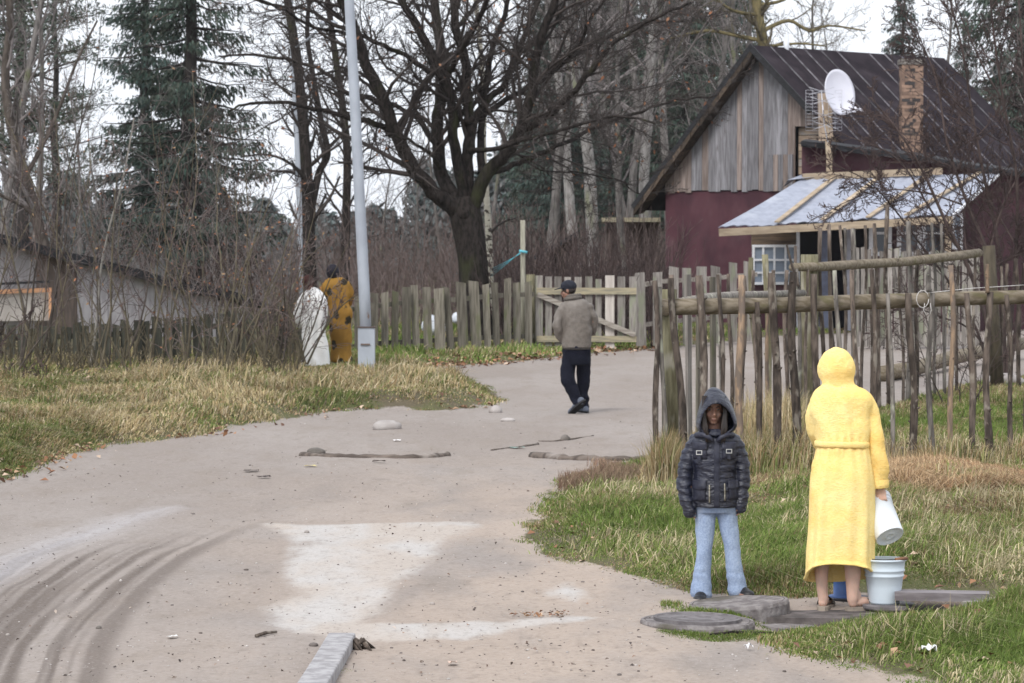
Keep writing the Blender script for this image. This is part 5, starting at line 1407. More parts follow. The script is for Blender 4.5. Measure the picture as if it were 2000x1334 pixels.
def patch(bvh, x0, x1, z0, z1, off=.004, th=.006, side=-1, nx=8, nz=8, shape=None, bulge=0.0):
    """cloth patch laid on the surface, seen from the front (side=-1: from -y)"""
    g = []
    for j in range(nz + 1):
        for i in range(nx + 1):
            u, v = i / nx, j / nz
            x = x0 + (x1 - x0) * u; z = z0 + (z1 - z0) * v
            if shape: x, z = shape(u, v, x, z)
            h = bvh.ray_cast(Vector((x, side * 2, z)), Vector((0, -side, 0)))
            y = h[0].y if h[0] is not None else (g[-1].y - side * off if g else 0)
            e = bulge * math.sin(math.pi * min(max(u, 0), 1)) ** .5 * math.sin(math.pi * v) ** .5 if 0 < u < 1 and 0 < v < 1 else 0
            g.append(Vector((x, y + side * (off + e), z)))
    nV = len(g); vs = g + [p - Vector((0, side * th, 0)) for p in g]; fs = []
    W_ = nx + 1
    for j in range(nz):
        for i in range(nx):
            a = j * W_ + i; q = (a, a + 1, a + W_ + 1, a + W_)
            fs.append(q); fs.append(tuple(nV + k for k in reversed(q)))
    edge = [i for i in range(W_)] + [j * W_ + nx for j in range(1, nz + 1)] + [nz * W_ + i for i in range(nx - 1, -1, -1)] + [j * W_ for j in range(nz - 1, 0, -1)]
    for a, b in zip(edge, edge[1:] + edge[:1]): fs.append((a, nV + a, nV + b, b))
    return vs, fs

def head_parts(c, f, s=1.0, up=Vector((0, 0, 1))):
    """closed shapes of a head centred at c looking along f; s=1 adult"""
    f = f.normalized(); r = f.cross(up).normalized(); u = r.cross(f).normalized()
    R = Matrix((r, f, u)).transposed()
    def E(x, y, z, rx, ry, rz): return ell_geo(c + R @ Vector((x, y, z)) * s, (rx * s, ry * s, rz * s), 20, 14, R)
    pr = [E(0, -.012, .028, .074, .092, .082), E(0, .012, -.035, .058, .068, .072), E(0, .050, -.082, .028, .026, .022), E(0, .058, .045, .05, .026, .03)]
    vs, fs = tube_geo([c + R @ Vector(p) * s for p in ((0, .078, .012), (0, .090, -.008), (0, .103, -.026), (0, .088, -.036))], [.008 * s, .010 * s, .013 * s, .009 * s], 8, True)
    pr.append((vs, fs))
    for k in (-1, 1):
        pr += [E(.076 * k, -.006, -.005, .010, .020, .030), E(.034 * k, .055, -.028, .024, .020, .022), E(.010 * k, .092, -.036, .009, .010, .008), E(.032 * k, .074, .028, .022, .010, .008)]
    pr += [E(0, .082, -.056, .024, .012, .006), E(0, .080, -.066, .020, .012, .007)]
    return pr, R

def face_bits(c, R, s, root, body):
    for k in (-1, 1):
        mb = MB(); q = c + R @ Vector((.031 * k, .073, .008)) * s
        vs, fs = ell_geo(q, (.0125 * s, .008 * s, .0048 * s), 12, 8, R); mb.add(vs, fs, .5, True); e = mb.build('eye', M_EYEW, body, False)
        mb = MB(); vs, fs = ell_geo(q + R @ Vector((0, .006, .0)) * s, (.0056 * s, .0035 * s, .0048 * s), 10, 6, R); mb.add(vs, fs, .5, True); mb.build('iris', M_IRIS, body, False)
        mb = MB(); mb.tube([c + R @ Vector((x * k, y, z)) * s for x, y, z in ((.014, .087, .024), (.030, .087, .031), (.048, .074, .025))], [.003 * s, .0045 * s, .002 * s], 6, .5); mb.build('eyebrow', M_HAIR, body, False)
    mb = MB(); vs, fs = ell_geo(c + R @ Vector((0, .089, -.0605)) * s, (.017 * s, .005 * s, .0055 * s), 12, 6, R); mb.add(vs, fs, .5, True); mb.build('lips', M_LIP, body, False)

def hand_parts(w, d, pn, s=1.0, curl=.6, thumb=1):
    """wrist w, direction d of the palm, palm normal pn (fingers curl towards it), s=1 adult"""
    d = d.normalized(); pn = (pn - d * pn.dot(d)).normalized(); sd_ = d.cross(pn) * thumb
    R = Matrix((sd_, pn, d)).transposed()
    pr = [ell_geo(w + d * .045 * s, (.040 * s, .015 * s, .052 * s), 14, 10, R)]
    pr.append(tube_geo([w - d * .03 * s, w + d * .02 * s], [.026 * s, .027 * s], 12, True, .75))
    for i, (off, L) in enumerate(((.030, .070), (.010, .080), (-.010, .075), (-.029, .058))):
        p = w + d * .082 * s + sd_ * off * s; dr = d.copy(); pts = [p - d * .02 * s, p]; cu = curl * (1 + .12 * i)
        for seg in (.42, .32, .26):
            ca, sa = math.cos(cu), math.sin(cu)
            dr = (dr * ca + pn * sa).normalized() if False else (Matrix.Rotation(cu, 3, d.cross(pn)) @ dr)
            pts.append(pts[-1] + dr * L * seg * s)
        pr.append(tube_geo(pts, [.0092 * s, .0092 * s, .0084 * s, .0076 * s, .0058 * s], 8, True))
    p = w + d * .025 * s + sd_ * .030 * s
    t1 = (d * .6 + sd_ * .7 + pn * .35).normalized(); t2 = (d * .8 + sd_ * .1 + pn * .55).normalized()
    pr.append(tube_geo([p - t1 * .01 * s, p + t1 * .028 * s, p + t1 * .028 * s + t2 * .03 * s, p + t1 * .028 * s + t2 * .05 * s], [.013 * s, .011 * s, .0095 * s, .007 * s], 8, True))
    return pr

def foot_parts(heel, f, s=1.0):
    f = Vector((f[0], f[1], 0)).normalized(); r = Vector((f.y, -f.x, 0)); R = Matrix((r, f, Vector((0, 0, 1)))).transposed()
    E = lambda x, y, z, a, b, c_: ell_geo(heel + R @ Vector((x, y, z)) * s, (a * s, b * s, c_ * s), 14, 10, R)
    return [E(0, .0, .03, .031, .034, .032), E(0, .07, .035, .030, .08, .032), E(.004, .15, .022, .042, .055, .020), E(0, .03, .07, .028, .03, .05)]

# ================================================================== girl in the dark hooded jacket
GI = Fig(1397, 1174, 19.6); b0 = GI.base(); P = GI.P
girl = empty('person', tuple(b0), 0, 'child in a dark navy hooded jacket and pale blue flared jeans, standing facing the camera', 'person')
hc = P(1393, 798, -.025)
hp_, RH = head_parts(hc, Vector((.02, -1, -.06)), .86)
body = hp_ + [limb(GI, [(1395, 815, -.01, .042), (1396, 850, 0, .045)])]
body.append(sections(GI, [(845, 1362, 1432, .06), (870, 1355, 1440, .075), (930, 1362, 1432, .07), (985, 1366, 1432, .07), (1000, 1370, 1428, .06)]))
for sx, pts in ((-1, [(1358, 866, 0, .04), (1343, 920, 0, .034), (1349, 985, -.04, .024)]), (1, [(1438, 866, 0, .04), (1452, 920, 0, .034), (1447, 980, -.03, .024)])):
    body.append(limb(GI, pts)); w = P(pts[-1][0], pts[-1][1], pts[-1][2])
    body += hand_parts(w - Vector((0, 0, .0)), Vector((.0, -.02, -1)), Vector((-sx * 1.0, .2, 0)), .62, .45, -sx)
for pts in ([(1381, 1000, 0, .045), (1379, 1070, -.005, .034), (1373, 1150, .0, .028)], [(1419, 1000, 0, .045), (1431, 1070, 0, .034), (1442, 1148, .01, .028)]): body.append(limb(GI, pts))
body += foot_parts(P(1373, 1174, .03), (-.1, -1), .8) + foot_parts(P(1442, 1166, .05), (.35, -1), .8)
bo, bm = fuse('body', body, .0045, M_SKIND, girl, 2)
face_bits(hc, RH, .86, girl, girl)
# hair framing the face, one lock falling out of the hood
mb = MB(); rh = random.Random(2)
for i in range(26):
    sx = -1 if i % 2 else 1; x0 = 1394 + sx * rh.uniform(12, 22); y0 = rh.uniform(770, 780)
    mb.tube([P(x0, y0, -.07), P(1394 + sx * rh.uniform(19, 24), 800, -.10), P(1394 + sx * rh.uniform(14, 24), 830, -.10), P((1408 if sx > 0 else 1382) + rh.uniform(-5, 5), 850 + rh.uniform(-5, 12), -.125)], [.008, .010, .009, .004], 6, rh.random())
mb.ell(hc + Vector((0, .02, .035)), (.074, .085, .078), 16, 10, .5)
mb.build('hair', M_HAIR, girl, False)
M_NYLON = fabric('navy_nylon', (.018, .021, .040), (.008, .009, .018), 60, .42, .5, .25, .003, 1.1, wr=(1, 1, 2.6), wrs=13)
def jd(V):
    x, y, z = V[:, 0], V[:, 1], V[:, 2]
    arm = sstep(.115, .16, np.abs(x))
    wv = np.sin(z * 2 * math.pi / .052 + 3.2 * vnoise(x * 9, y * 9, z * 5) + 5 * x)
    return arm * .0028 * wv + arm * .007 * fbm(x * 9, y * 9, z * 30, 3) + (1 - arm) * .0015 * np.sin(z * 2 * math.pi / .07 + 4 * vnoise(x * 6, y * 6, z * 7)) + .006 * fbm(x * 20, y * 20, z * 34, 4)
jk = [sections(GI, [(836, 1376, 1418, .06, 0), (846, 1356, 1438, .09, 0), (858, 1348, 1446, .105, 0), (885, 1350, 1444, .115, 0), (915, 1356, 1438, .112, 0), (930, 1355, 1438, .11, 0), (955, 1351, 1442, .118, 0), (984, 1350, 1443, .122, 0), (988, 1352, 1441, .118, 0)]),
      limb(GI, [(1360, 860, 0, .048), (1346, 890, .0, .052), (1338, 925, -.005, .050), (1338, 962, -.03, .047), (1348, 998, -.05, .040)]),
      limb(GI, [(1436, 860, 0, .048), (1447, 890, .0, .050), (1451, 925, -.005, .048), (1449, 958, -.02, .046), (1447, 990, -.04, .038)])]
jo, jm = fuse('jacket', jk, .0055, M_NYLON, girl, 3, jd)
jb = bvh_of(jm)
def rect(bv, fig, x0, y0, x1, y1, nm, m_, par, **kw):
    a = fig.P(x0, y1); b = fig.P(x1, y0); mb = MB(); v, f = patch(bv, a.x, b.x, a.z, b.z, **kw); mb.add(v, f, .5, True); return mb.build(nm, m_, par, False)
M_NYLON2 = fabric('navy_nylon_trim', (.024, .026, .044), (.012, .013, .024), 60, .55, .4, .2, .003, .3)
M_METAL = mat('silver_metal', (.62, .62, .60), (.5, .5, .48), 20, rough=.3, metal=.9, bmp=0); M_ZIP = mat('brass_zip', (.34, .32, .27), (.14, .13, .11), 120, (1, 1, 3), rough=.4, metal=.7)
rnd = lambda u, v, x, z: (x, z - .006 * (1 - v) * math.cos((u - .5) * math.pi) * 1.6)
for (x0, y0, x1, y1, fl) in ((1352, 860, 1380, 893, 873), (1408, 860, 1437, 893, 873), (1352, 935, 1378, 975, 951), (1421, 935, 1442, 972, 949)):
    pk = rect(jb, GI, x0 + 1, y0 + 3, x1 - 1, y1, 'pocket', M_NYLON2, girl, off=.005, th=.012, bulge=.010)
    rect(jb, GI, x0, y0, x1, fl, 'flap', M_NYLON2, pk, off=.016, th=.010, shape=rnd, bulge=.004)
rect(jb, GI, 1393, 850, 1404, 987, 'placket', M_NYLON2, girl, off=.006, th=.010, nz=30)
for zx, za, zb in ((1384, 943, 978), (1414, 940, 974)):
    rect(jb, GI, zx - 1.4, za, zx + 1.4, zb, 'zip', M_ZIP, girl, off=.009, th=.008, nz=10, nx=2)
for (cx, cy) in ((1364, 880), (1422, 877)):
    mb = MB(); q = P(cx, cy); h = jb.ray_cast(Vector((q.x, -2, q.z)), Vector((0, 1, 0)))[0]; y = (h.y if h else -.1) - .024
    for (x0, x1, z0, z1) in ((-.019, .019, .009, .014), (-.019, .019, -.014, -.009), (-.019, -.014, -.009, .009), (.014, .019, -.009, .009)): mb.box(q.x + x0, q.x + x1, y, y + .004, q.z + z0, q.z + z1, .5)
    bk = mb.build('buckle', M_METAL, girl, False)
    mb = MB(); mb.box(q.x - .010, q.x + .010, y + .0045, y + .012, q.z - .05, q.z + .016, .5); mb.build('strap', M_NYLON2, bk, False)
# hood: an open shell with a pointed arch rim
rings = []
#  (y, top py, bottom py, left px, right px, centre-top px, pointedness)
for (y, tp, bt, xl, xr, ct) in ((-.185, 783, 846, 1365, 1433, 1396), (-.16, 773, 848, 1362, 1437, 1396), (-.09, 764, 850, 1361, 1438, 1395), (-.04, 756, 852, 1359, 1440, 1394), (.01, 753, 853, 1360, 1439, 1393), (.06, 757, 853, 1365, 1434, 1393), (.10, 768, 853, 1371, 1428, 1394), (.125, 790, 850, 1382, 1416, 1396)):
    rg_ = []
    for i in range(44):
        a = 2 * math.pi * i / 44; ca, sa = math.cos(a), math.sin(a)
        zc = 826; hh = (zc - tp) if sa > 0 else (bt - zc)
        wx = ((xr - ct) if ca > 0 else (ct - xl))
        k_ = 1 - .16 * max(sa, 0) ** 1.2 if y > -.1 else 1 - .10 * max(sa, 0)
        px_ = ct + ca * wx * k_; py_ = zc - sa * hh
        rg_.append(P(px_, py_, y + (.05 * max(-sa, 0) if y < -.1 else 0) + (.045 * abs(ca) if y < -.1 else 0)))
    rings.append(rg_)
vs = []; fs = []; nR = len(rings); n_ = 44
for r_ in rings: vs += r_
inn = []
cH = P(1395, 812, 0)
for r_ in rings: inn += [p + (cH - p).normalized() * .016 for p in r_]
nV = len(vs); vs += inn
for i in range(nR - 1):
    for j in range(n_):
        j2 = (j + 1) % n_; a = i * n_
        fs.append((a + j2, a + j, a + n_ + j, a + n_ + j2)); fs.append((nV + a + j, nV + a + j2, nV + a + n_ + j2, nV + a + n_ + j))
for j in range(n_): fs.append((j, (j + 1) % n_, nV + (j + 1) % n_, nV + j))
fs.append(tuple((nR - 1) * n_ + j for j in range(n_)))
V = np.array([tuple(v) for v in vs]); dsp = .004 * fbm(V[:, 0] * 18, V[:, 1] * 18, V[:, 2] * 22, 3); V += np.stack([dsp, dsp * .3, dsp], 1)
mb = MB(); mb.add(V, fs, .5, True)
ho = mb.build('hood', M_NYLON, girl, False)
sub = ho.modifiers.new('s', 'SUBSURF'); sub.levels = 1; sub.render_levels = 1
mb = MB()
for sx in (-1, 1):
    pts = [P(1395 + sx * 4, 858, -.118), P(1395 + sx * 12, 850, -.118), P(1395 + sx * 24, 845, -.105), P(1395 + sx * 36, 847, -.06)]
    mb.tube(pts, [.012, .017, .02, .018], 8, .5)
mb.build('collar', M_NYLON2, girl, False)
M_DENIM = fabric('pale_denim', (.34, .42, .56), (.21, .27, .40), 90, .85, .15, .5, .003, .5, c3=(.36, .37, .38), s3=5, t3=(.56, .72), wr=(1, 1, .7), wrs=9)
def dd_(V):
    x, y, z = V[:, 0], V[:, 1], V[:, 2]
    return .006 * fbm(x * 13, y * 13, z * 12, 3) + .002 * np.sin(z * 60 + 5 * vnoise(x * 12, z * 8)) * sstep(.3, .1, z)
jn = [sections(GI, [(975, 1357, 1441, .10), (990, 1357, 1441, .10), (1000, 1359, 1440, .09)]),
      limb(GI, [(1379, 992, 0, .069), (1378, 1030, -.003, .062), (1377, 1072, -.008, .050), (1373, 1120, 0, .058), (1371, 1160, 0, .069)]),
      limb(GI, [(1420, 992, 0, .068), (1425, 1030, 0, .060), (1431, 1072, -.005, .049), (1437, 1120, 0, .055), (1442, 1153, .01, .064)])]
fuse('jeans', jn, .006, M_DENIM, girl, 3, dd_)
M_SHOE = mat('black_shoe', (.020, .019, .022), (.012, .012, .014), 12, rough=.5, spec=.4)
for hx, hy, y_, f in ((1372, 1174, .02, (-.15, -1)), (1443, 1166, .06, (.45, -1))):
    h = P(hx, hy, y_); fv = Vector((f[0], f[1], 0)).normalized(); r = Vector((fv.y, -fv.x, 0)); R = Matrix((r, fv, Vector((0, 0, 1)))).transposed()
    pr = [ell_geo(h + R @ Vector(q), rr_, 16, 10, R) for q, rr_ in (((0, 0, .035), (.036, .04, .036)), ((0, .07, .035), (.038, .075, .034)), ((.0, .13, .026), (.044, .055, .027)))]
    so, sm_ = fuse('shoe', pr, .005, M_SHOE, girl, 2)
    mb = MB(); pts = [h + R @ Vector((.040 * math.cos(a) * (1 + .12 * math.sin(a)), .065 + .115 * math.sin(a), .004)) for a in [i * math.pi / 10 for i in range(20)]]
    mb.add(pts + [p + Vector((0, 0, .014)) for p in pts], [tuple(range(19, -1, -1)), tuple(range(20, 40))] + [(i, (i + 1) % 20, 20 + (i + 1) % 20, 20 + i) for i in range(20)], .5)
    mb.build('sole', mat('dark_sole', (.05, .048, .045), (.03, .03, .03), 10), so, False)

# ================================================================== woman in the yellow towelling robe, seen from behind
WO = Fig(1648, 1191, 19.19); P = WO.P
woman = empty('person', tuple(WO.base()), 0, 'woman seen from behind in a long yellow hooded bathrobe with bare legs and slippers', 'person')
M_TOWEL = fabric('yellow_towelling', (.92, .74, .34), (.88, .64, .22), 58, .97, .05, 1.4, .007, .16, .35, (1, 1, 2.2), c3=(.88, .53, .14), s3=2.4, t3=(.46, .80), wrs=6)
hc = P(1637, 722, .08)
bparts, RW = head_parts(hc, Vector((-.05, 1, -.35)), .95)
bparts.append(limb(WO, [(1640, 735, .04, .05), (1643, 765, .0, .06)]))
bparts.append(sections(WO, [(762, 1610, 1684, .07, .03), (790, 1594, 1696, .09, .03), (860, 1604, 1690, .085, .01), (930, 1594, 1698, .11, 0), (970, 1596, 1698, .11, 0)]))
bparts += [limb(WO, [(1620, 950, 0, .085), (1612, 1040, .02, .06), (1607, 1110, .02, .045), (1608, 1142, .02, .036), (1611, 1172, .02, .032)]),
           limb(WO, [(1676, 950, 0, .09), (1668, 1040, -.01, .066), (1667, 1100, -.02, .055), (1667, 1140, -.02, .043), (1667, 1170, -.02, .036)])]
bparts += foot_parts(P(1610, 1186, .02), (.25, 1), .95) + foot_parts(P(1668, 1185, -.02), (1, .45), .92)
wrist = P(1721, 950, .03)
bparts.append(limb(WO, [(1694, 790, .03, .030), (1712, 860, .02, .032), (1721, 948, .03, .027)]))
bparts += hand_parts(wrist, Vector((.10, -.10, -1)), Vector((.35, 1.0, 0)), .95, .72, -1)
bparts += [limb(WO, [(1603, 790, .04, .03), (1600, 845, .10, .03), (1612, 872, .25, .024)])]
bparts += hand_parts(P(1614, 872, .29), Vector((.3, 1, -.1)), Vector((.6, -.2, -.6)), .9, .5, 1)
fuse('body', bparts, .0045, M_SKIN, woman, 2)
def rd(V):
    x, y, z = V[:, 0], V[:, 1], V[:, 2]
    belt = np.exp(-((z - 1.03) / .055) ** 2) * np.sin(np.arctan2(y, x + .01) * 15 + 1.0) * .008 * sstep(.14, .02, np.abs(x))
    arm = .006 * np.sin(z * 42 + 4 * vnoise(x * 8, y * 8, z * 6)) * sstep(.15, .19, x) * sstep(.95, .75, z)
    blouse = .006 * np.sin(np.arctan2(y, x) * 6 + z * 9) * sstep(1.0, 1.1, z) * sstep(1.38, 1.2, z)
    return belt + arm + blouse + .009 * fbm(x * 7, y * 7, z * 6, 3) + .0022 * fbm(x * 60, y * 60, z * 60, 2) + .006 * np.sin(x * 30 + z * 22 + 3 * vnoise(x * 6, z * 6)) * sstep(.02, .12, np.abs(x)) * sstep(1.45, 1.3, z)
hood_ = [ell_geo(P(1637, 720, .06), (.119, .128, .122), 28, 18), ell_geo(P(1636, 708, .055), (.100, .115, .096), 24, 16), ell_geo(P(1635, 696, .05), (.062, .085, .062), 24, 16),
         sections(WO, [(718, 1601, 1672, .115, .06), (735, 1604, 1671, .11, .055), (748, 1608, 1672, .095, .045), (752, 1606, 1676, .09, .04)], pw=2.1)]
up_ = hood_ + [sections(WO, [(750, 1610, 1674, .075, .04), (756, 1600, 1684, .09, .035), (763, 1590, 1696, .105, .03), (776, 1583, 1706, .118, .03), (800, 1582, 1707, .125, .03), (832, 1589, 1702, .122, .02), (853, 1594, 1697, .112, .01), (866, 1596, 1695, .106, .0),
                              (880, 1593, 1698, .112, 0), (905, 1589, 1702, .122, -.005), (925, 1587, 1704, .122, -.005)]),
               limb(WO, [(1693, 782, .03, .052), (1705, 815, .03, .055), (1715, 860, .02, .055), (1719, 905, .02, .053), (1721, 938, .03, .052)], 18),
               limb(WO, [(1602, 785, .04, .058), (1597, 812, .05, .062), (1599, 842, .10, .062), (1606, 860, .17, .060), (1612, 872, .25, .052)], 18)]
ro, rm = fuse('robe', up_, .007, M_TOWEL, woman, 4, rd)
# cuff and skirt are open cloth, added to the same robe mesh
def skirt():
    secs = [(868, 1596, 1695, .104), (885, 1592, 1699, .113), (910, 1587, 1703, .126), (945, 1582, 1708, .138), (990, 1580, 1709, .145), (1040, 1578.5, 1710, .152), (1090, 1577, 1710, .158), (1132, 1576, 1710.5, .162)]
    c = catmull(secs, 8); n = 120; m = len(c); out = []
    for layer in (0, 1):
        for i, (py, xl, xr, dp) in enumerate(c):
            v = i / (m - 1)
            for j in range(n):
                a = 2 * math.pi * j / n; ca, sa = math.cos(a), math.sin(a)
                hem = -36 * max(-sa, 0) ** .8 + 8 * max(sa, 0) - 3 * math.sin(a * 2 + .5)      # raised at the back, dropped in front
                pyy = 868 + (1132 + hem - 868) * (py - 868) / (1132 - 868)
                fold = v ** 1.1 * (.010 * math.sin(5 * a + .6) + .008 * math.sin(9 * a + 2 + 1.5 * v) + .005 * math.sin(14 * a + 3 * v)) + (1 - v) ** 3 * .006 * math.sin(17 * a) * (1 if i > 1 else .3)
                t = .0 if layer == 0 else .010
                rx = (xr - xl) / 2 / WO.k; pw = 2.35
                lump = .010 * v * (1 if v > .97 else 0)
                kx = 1 + (fold * .55 - t + lump * (1 - layer)) / rx; ky = 1 + (fold - t + lump * (1 - layer)) / dp
                x = ((xl + xr) / 2 - WO.cx) / WO.k + rx * kx * math.copysign(abs(ca) ** (2 / pw), ca)
                y = -.005 + dp * ky * math.copysign(abs(sa) ** (2 / pw), sa)
                out.append((x, y, (WO.y0 - pyy) / WO.k))
    fs = []; nV = m * n
    for i in range(m - 1):
        for j in range(n):
            j2 = (j + 1) % n; a = i * n
            fs.append((a + j2, a + j, a + n + j, a + n + j2)); fs.append((nV + a + j, nV + a + j2, nV + a + n + j2, nV + a + n + j))
    a = (m - 1) * n
    for j in range(n): fs.append((a + j, nV + a + j, nV + a + (j + 1) % n, a + (j + 1) % n))
    V = np.array(out); V += (.0022 * fbm(V[:, 0] * 50, V[:, 1] * 50, V[:, 2] * 50, 2) + .018 * fbm(V[:, 0] * 5, V[:, 1] * 5, V[:, 2] * 3.5, 3))[:, None] * np.array([[.6, 1, 0]])
    return V, fs
mb = MB(); V, fs = skirt(); mb.add(V, fs, .5, True)
ln = len(mb.V)
sk = mb.mesh('skirt', M_TOWEL)
bmx = __import__('bmesh').new(); bmx.from_mesh(rm)
# cut the closed lower end of the sleeve and of the torso away
for v in [v for v in bmx.verts if v.co.z < (WO.y0 - 918) / WO.k and v.co.x < P(1700, 0).x]: bmx.verts.remove(v)
bmx.from_mesh(sk)
for f in bmx.faces: f.smooth = True
bmx.to_mesh(rm); bmx.free(); bpy.data.meshes.remove(sk)
mb = MB()
ring = []
for (py, r) in ((936, .0535), (944, .056), (952, .056), (953, .051), (946, .047)):
    ring.append([P(1721.5, py, .03) + Vector((math.cos(a) * r, math.sin(a) * r, .004 * math.cos(a))) for a in [2 * math.pi * i / 24 for i in range(24)]])
vs = sum(ring, []); fs = [(i * 24 + j, i * 24 + (j + 1) % 24, (i + 1) * 24 + (j + 1) % 24, (i + 1) * 24 + j) for i in range(4) for j in range(24)]
mb.add(vs, fs, .5, True); mb.build('cuff', M_TOWEL, woman, False)
# belt
mb = MB(); vs = []; n = 60
for j in range(n):
    a = 2 * math.pi * j / n; ca, sa = math.cos(a), math.sin(a)
    x = P(1645.5, 0).x + .163 * math.copysign(abs(ca) ** .87, ca); y = .0 + .120 * math.copysign(abs(sa) ** .87, sa); z = P(0, 866 + 2 * math.cos(a - .6)).z
    for dx, dz in ((0, -.020), (.006, -.014), (.007, .014), (0, .020), (-.006, 0)):
        vs.append(Vector((x + ca * dx, y + sa * dx, z + dz)))
fs = [(j * 5 + k, ((j + 1) % n) * 5 + k, ((j + 1) % n) * 5 + (k + 1) % 5, j * 5 + (k + 1) % 5) for j in range(n) for k in range(5)]
mb.add(vs, fs, .5, True); mb.build('belt', M_TOWEL, woman, False)
# slippers
M_CLOG = mat('cork_sole', (.33, .28, .23), (.22, .185, .155), 9, tintamt=.1); M_LEO = mat('spotted_upper', (.50, .47, .43), (.05, .045, .04), 55, detail=1, contrast=(.46, .54), rough=.6)
M_LEO2 = mat('dark_upper', (.09, .075, .06), (.04, .035, .03), 30)
for hx, hy, y_, f, m_ in ((1610, 1191, .0, (.25, 1), M_LEO2), (1667, 1192, -.03, (1, .42), M_LEO)):
    h = P(hx, hy, y_); fv = Vector((f[0], f[1], 0)).normalized(); r = Vector((fv.y, -fv.x, 0))
    out_ = [(-.02, -.045), (.018, -.05), (.034, -.02), (.036, .06), (.046, .13), (.044, .19), (.02, .225), (-.02, .22), (-.042, .18), (-.042, .12), (-.034, .05), (-.036, -.02)]
    pts = [h + r * a + fv * b for a, b in out_]; n = len(pts)
    mb = MB(); mb.add([p + Vector((0, 0, -.004)) for p in pts] + [p + Vector((0, 0, .024)) for p in pts], [tuple(range(n - 1, -1, -1)), tuple(range(n, 2 * n))] + [(i, (i + 1) % n, n + (i + 1) % n, n + i) for i in range(n)], .5)
    so = mb.build('slipper', M_CLOG, woman, False)
    vs = []
    for i in range(7):
        b = .095 + .02 * i; hgt = .075 - .006 * i; wd = .050 - .003 * max(i - 3, 0)
        for j in range(9):
            a = math.pi * j / 8; vs.append(h + r * math.cos(a) * wd + fv * (b + .0) + Vector((0, 0, .02 + math.sin(a) * (hgt - .02))))
    fs = [(i * 9 + j, i * 9 + j + 1, (i + 1) * 9 + j + 1, (i + 1) * 9 + j) for i in range(6) for j in range(8)]
    mb = MB(); mb.add(vs, fs, .5, True); u_ = mb.build('upper', m_, so, False); md = u_.modifiers.new('t', 'SOLIDIFY'); md.thickness = .004

# ================================================================== man in the brown leather jacket
MA = Fig(1127, 809, 40.2); P = MA.P
man = empty('person', tuple(MA.base()), 0, 'man in dark cap, brown leather jacket and dark trousers walking away on the road', 'person')
hc = P(1110, 567, -.02)
bp, RM = head_parts(hc, Vector((-1, .25, -.15)), 1.0)
bp += [limb(MA, [(1116, 578, 0, .055), (1122, 600, 0, .07)]), sections(MA, [(600, 1102, 1146, .1), (640, 1108, 1148, .1), (690, 1104, 1150, .11)]),
       limb(MA, [(1116, 690, 0, .07), (1111, 735, -.07, .045), (1124, 770, -.11, .035)]), limb(MA, [(1138, 690, 0, .07), (1140, 740, .10, .045), (1141, 785, .18, .035)]),
       limb(MA, [(1103, 604, 0, .05), (1091, 634, -.02, .042), (1101, 660, .06, .03)]), limb(MA, [(1150, 604, 0, .05), (1159, 634, .04, .042), (1150, 655, .14, .03)])]
bp += hand_parts(P(1101, 660, .06), Vector((.4, .6, -.5)), Vector((.5, -.5, 0)), .9, .4) + hand_parts(P(1150, 656, .14), Vector((-.4, .5, -.5)), Vector((-.5, -.5, 0)), .9, .4)
fuse('body', bp, .007, M_SKIND, man, 2); face_bits(hc, RM, 1.0, man, man)
mb = MB(); mb.ell(hc + Vector((.012, 0, .015)), (.088, .084, .075), 18, 12); mb.build('hair', M_HAIR, man, False)
M_LEATHER = fabric('worn_leather', (.150, .130, .112), (.092, .078, .067), 26, .55, .35, .3, .003, .5, c3=(.215, .19, .17), s3=2.0, t3=(.45, .75), wr=(1, 1, .8), wrs=8)
def ld(V):
    x, y, z = V[:, 0], V[:, 1], V[:, 2]
    return .012 * fbm(x * 5, y * 5, z * 4.5, 3) + .007 * np.sin(z * 30 + 9 * x + 5 * vnoise(x * 5, y * 5, z * 4)) * sstep(.13, .2, np.abs(x + .01)) + .004 * fbm(x * 20, y * 20, z * 20, 2)
lj = [sections(MA, [(583, 1110, 1140, .085), (590, 1100, 1148, .11), (600, 1096, 1153, .125), (620, 1098, 1155, .14), (645, 1100, 1156, .145), (665, 1099, 1156, .145), (679, 1098, 1154, .15)]),
      limb(MA, [(1102, 600, 0, .065), (1093, 618, -.01, .068), (1089, 638, -.02, .062), (1094, 654, .03, .058), (1102, 664, .07, .048)], 18), limb(MA, [(1149, 600, 0, .062), (1157, 618, .02, .062), (1161, 635, .05, .055), (1155, 650, .12, .052)], 18)]
lo, lm = fuse('jacket', lj, .009, M_LEATHER, man, 3, ld)
mb = MB(); pts = []
for i in range(17):
    a = 2 * math.pi * i / 16; pts.append(P(1119, 582, 0) + Vector((math.cos(a) * .092, math.sin(a) * .085, .012 * math.cos(a + .5))))
mb.tube(pts, .030, 8, .5, False); mb.tube([p + Vector((0, 0, .03)) * 1 for p in pts], .022, 8, .5, False); mb.build('scarf', fabric('grey_scarf', (.14, .125, .11), (.08, .07, .065), 60), man, False)
mb = MB(); mb.tube([P(1098, 680, -.15) + Vector((0, .0, 0)), P(1125, 681, -.152), P(1153, 680, -.13)], .012, 6, .5); mb.build('hem_band', mat('dark_band', (.04, .035, .032)), man, False)
M_TROU = fabric('dark_navy_cotton', (.012, .013, .024), (.006, .007, .013), 50, .9, .15, .3, .003, .7, wr=(1, 1, 1), wrs=7)
def td(V):
    x, y, z = V[:, 0], V[:, 1], V[:, 2]
    return .016 * fbm(x * 7, y * 7, z * 9, 3) + .010 * np.sin(z * 36 + 5 * vnoise(x * 6, y * 6, z * 4)) * sstep(.5, .15, z)
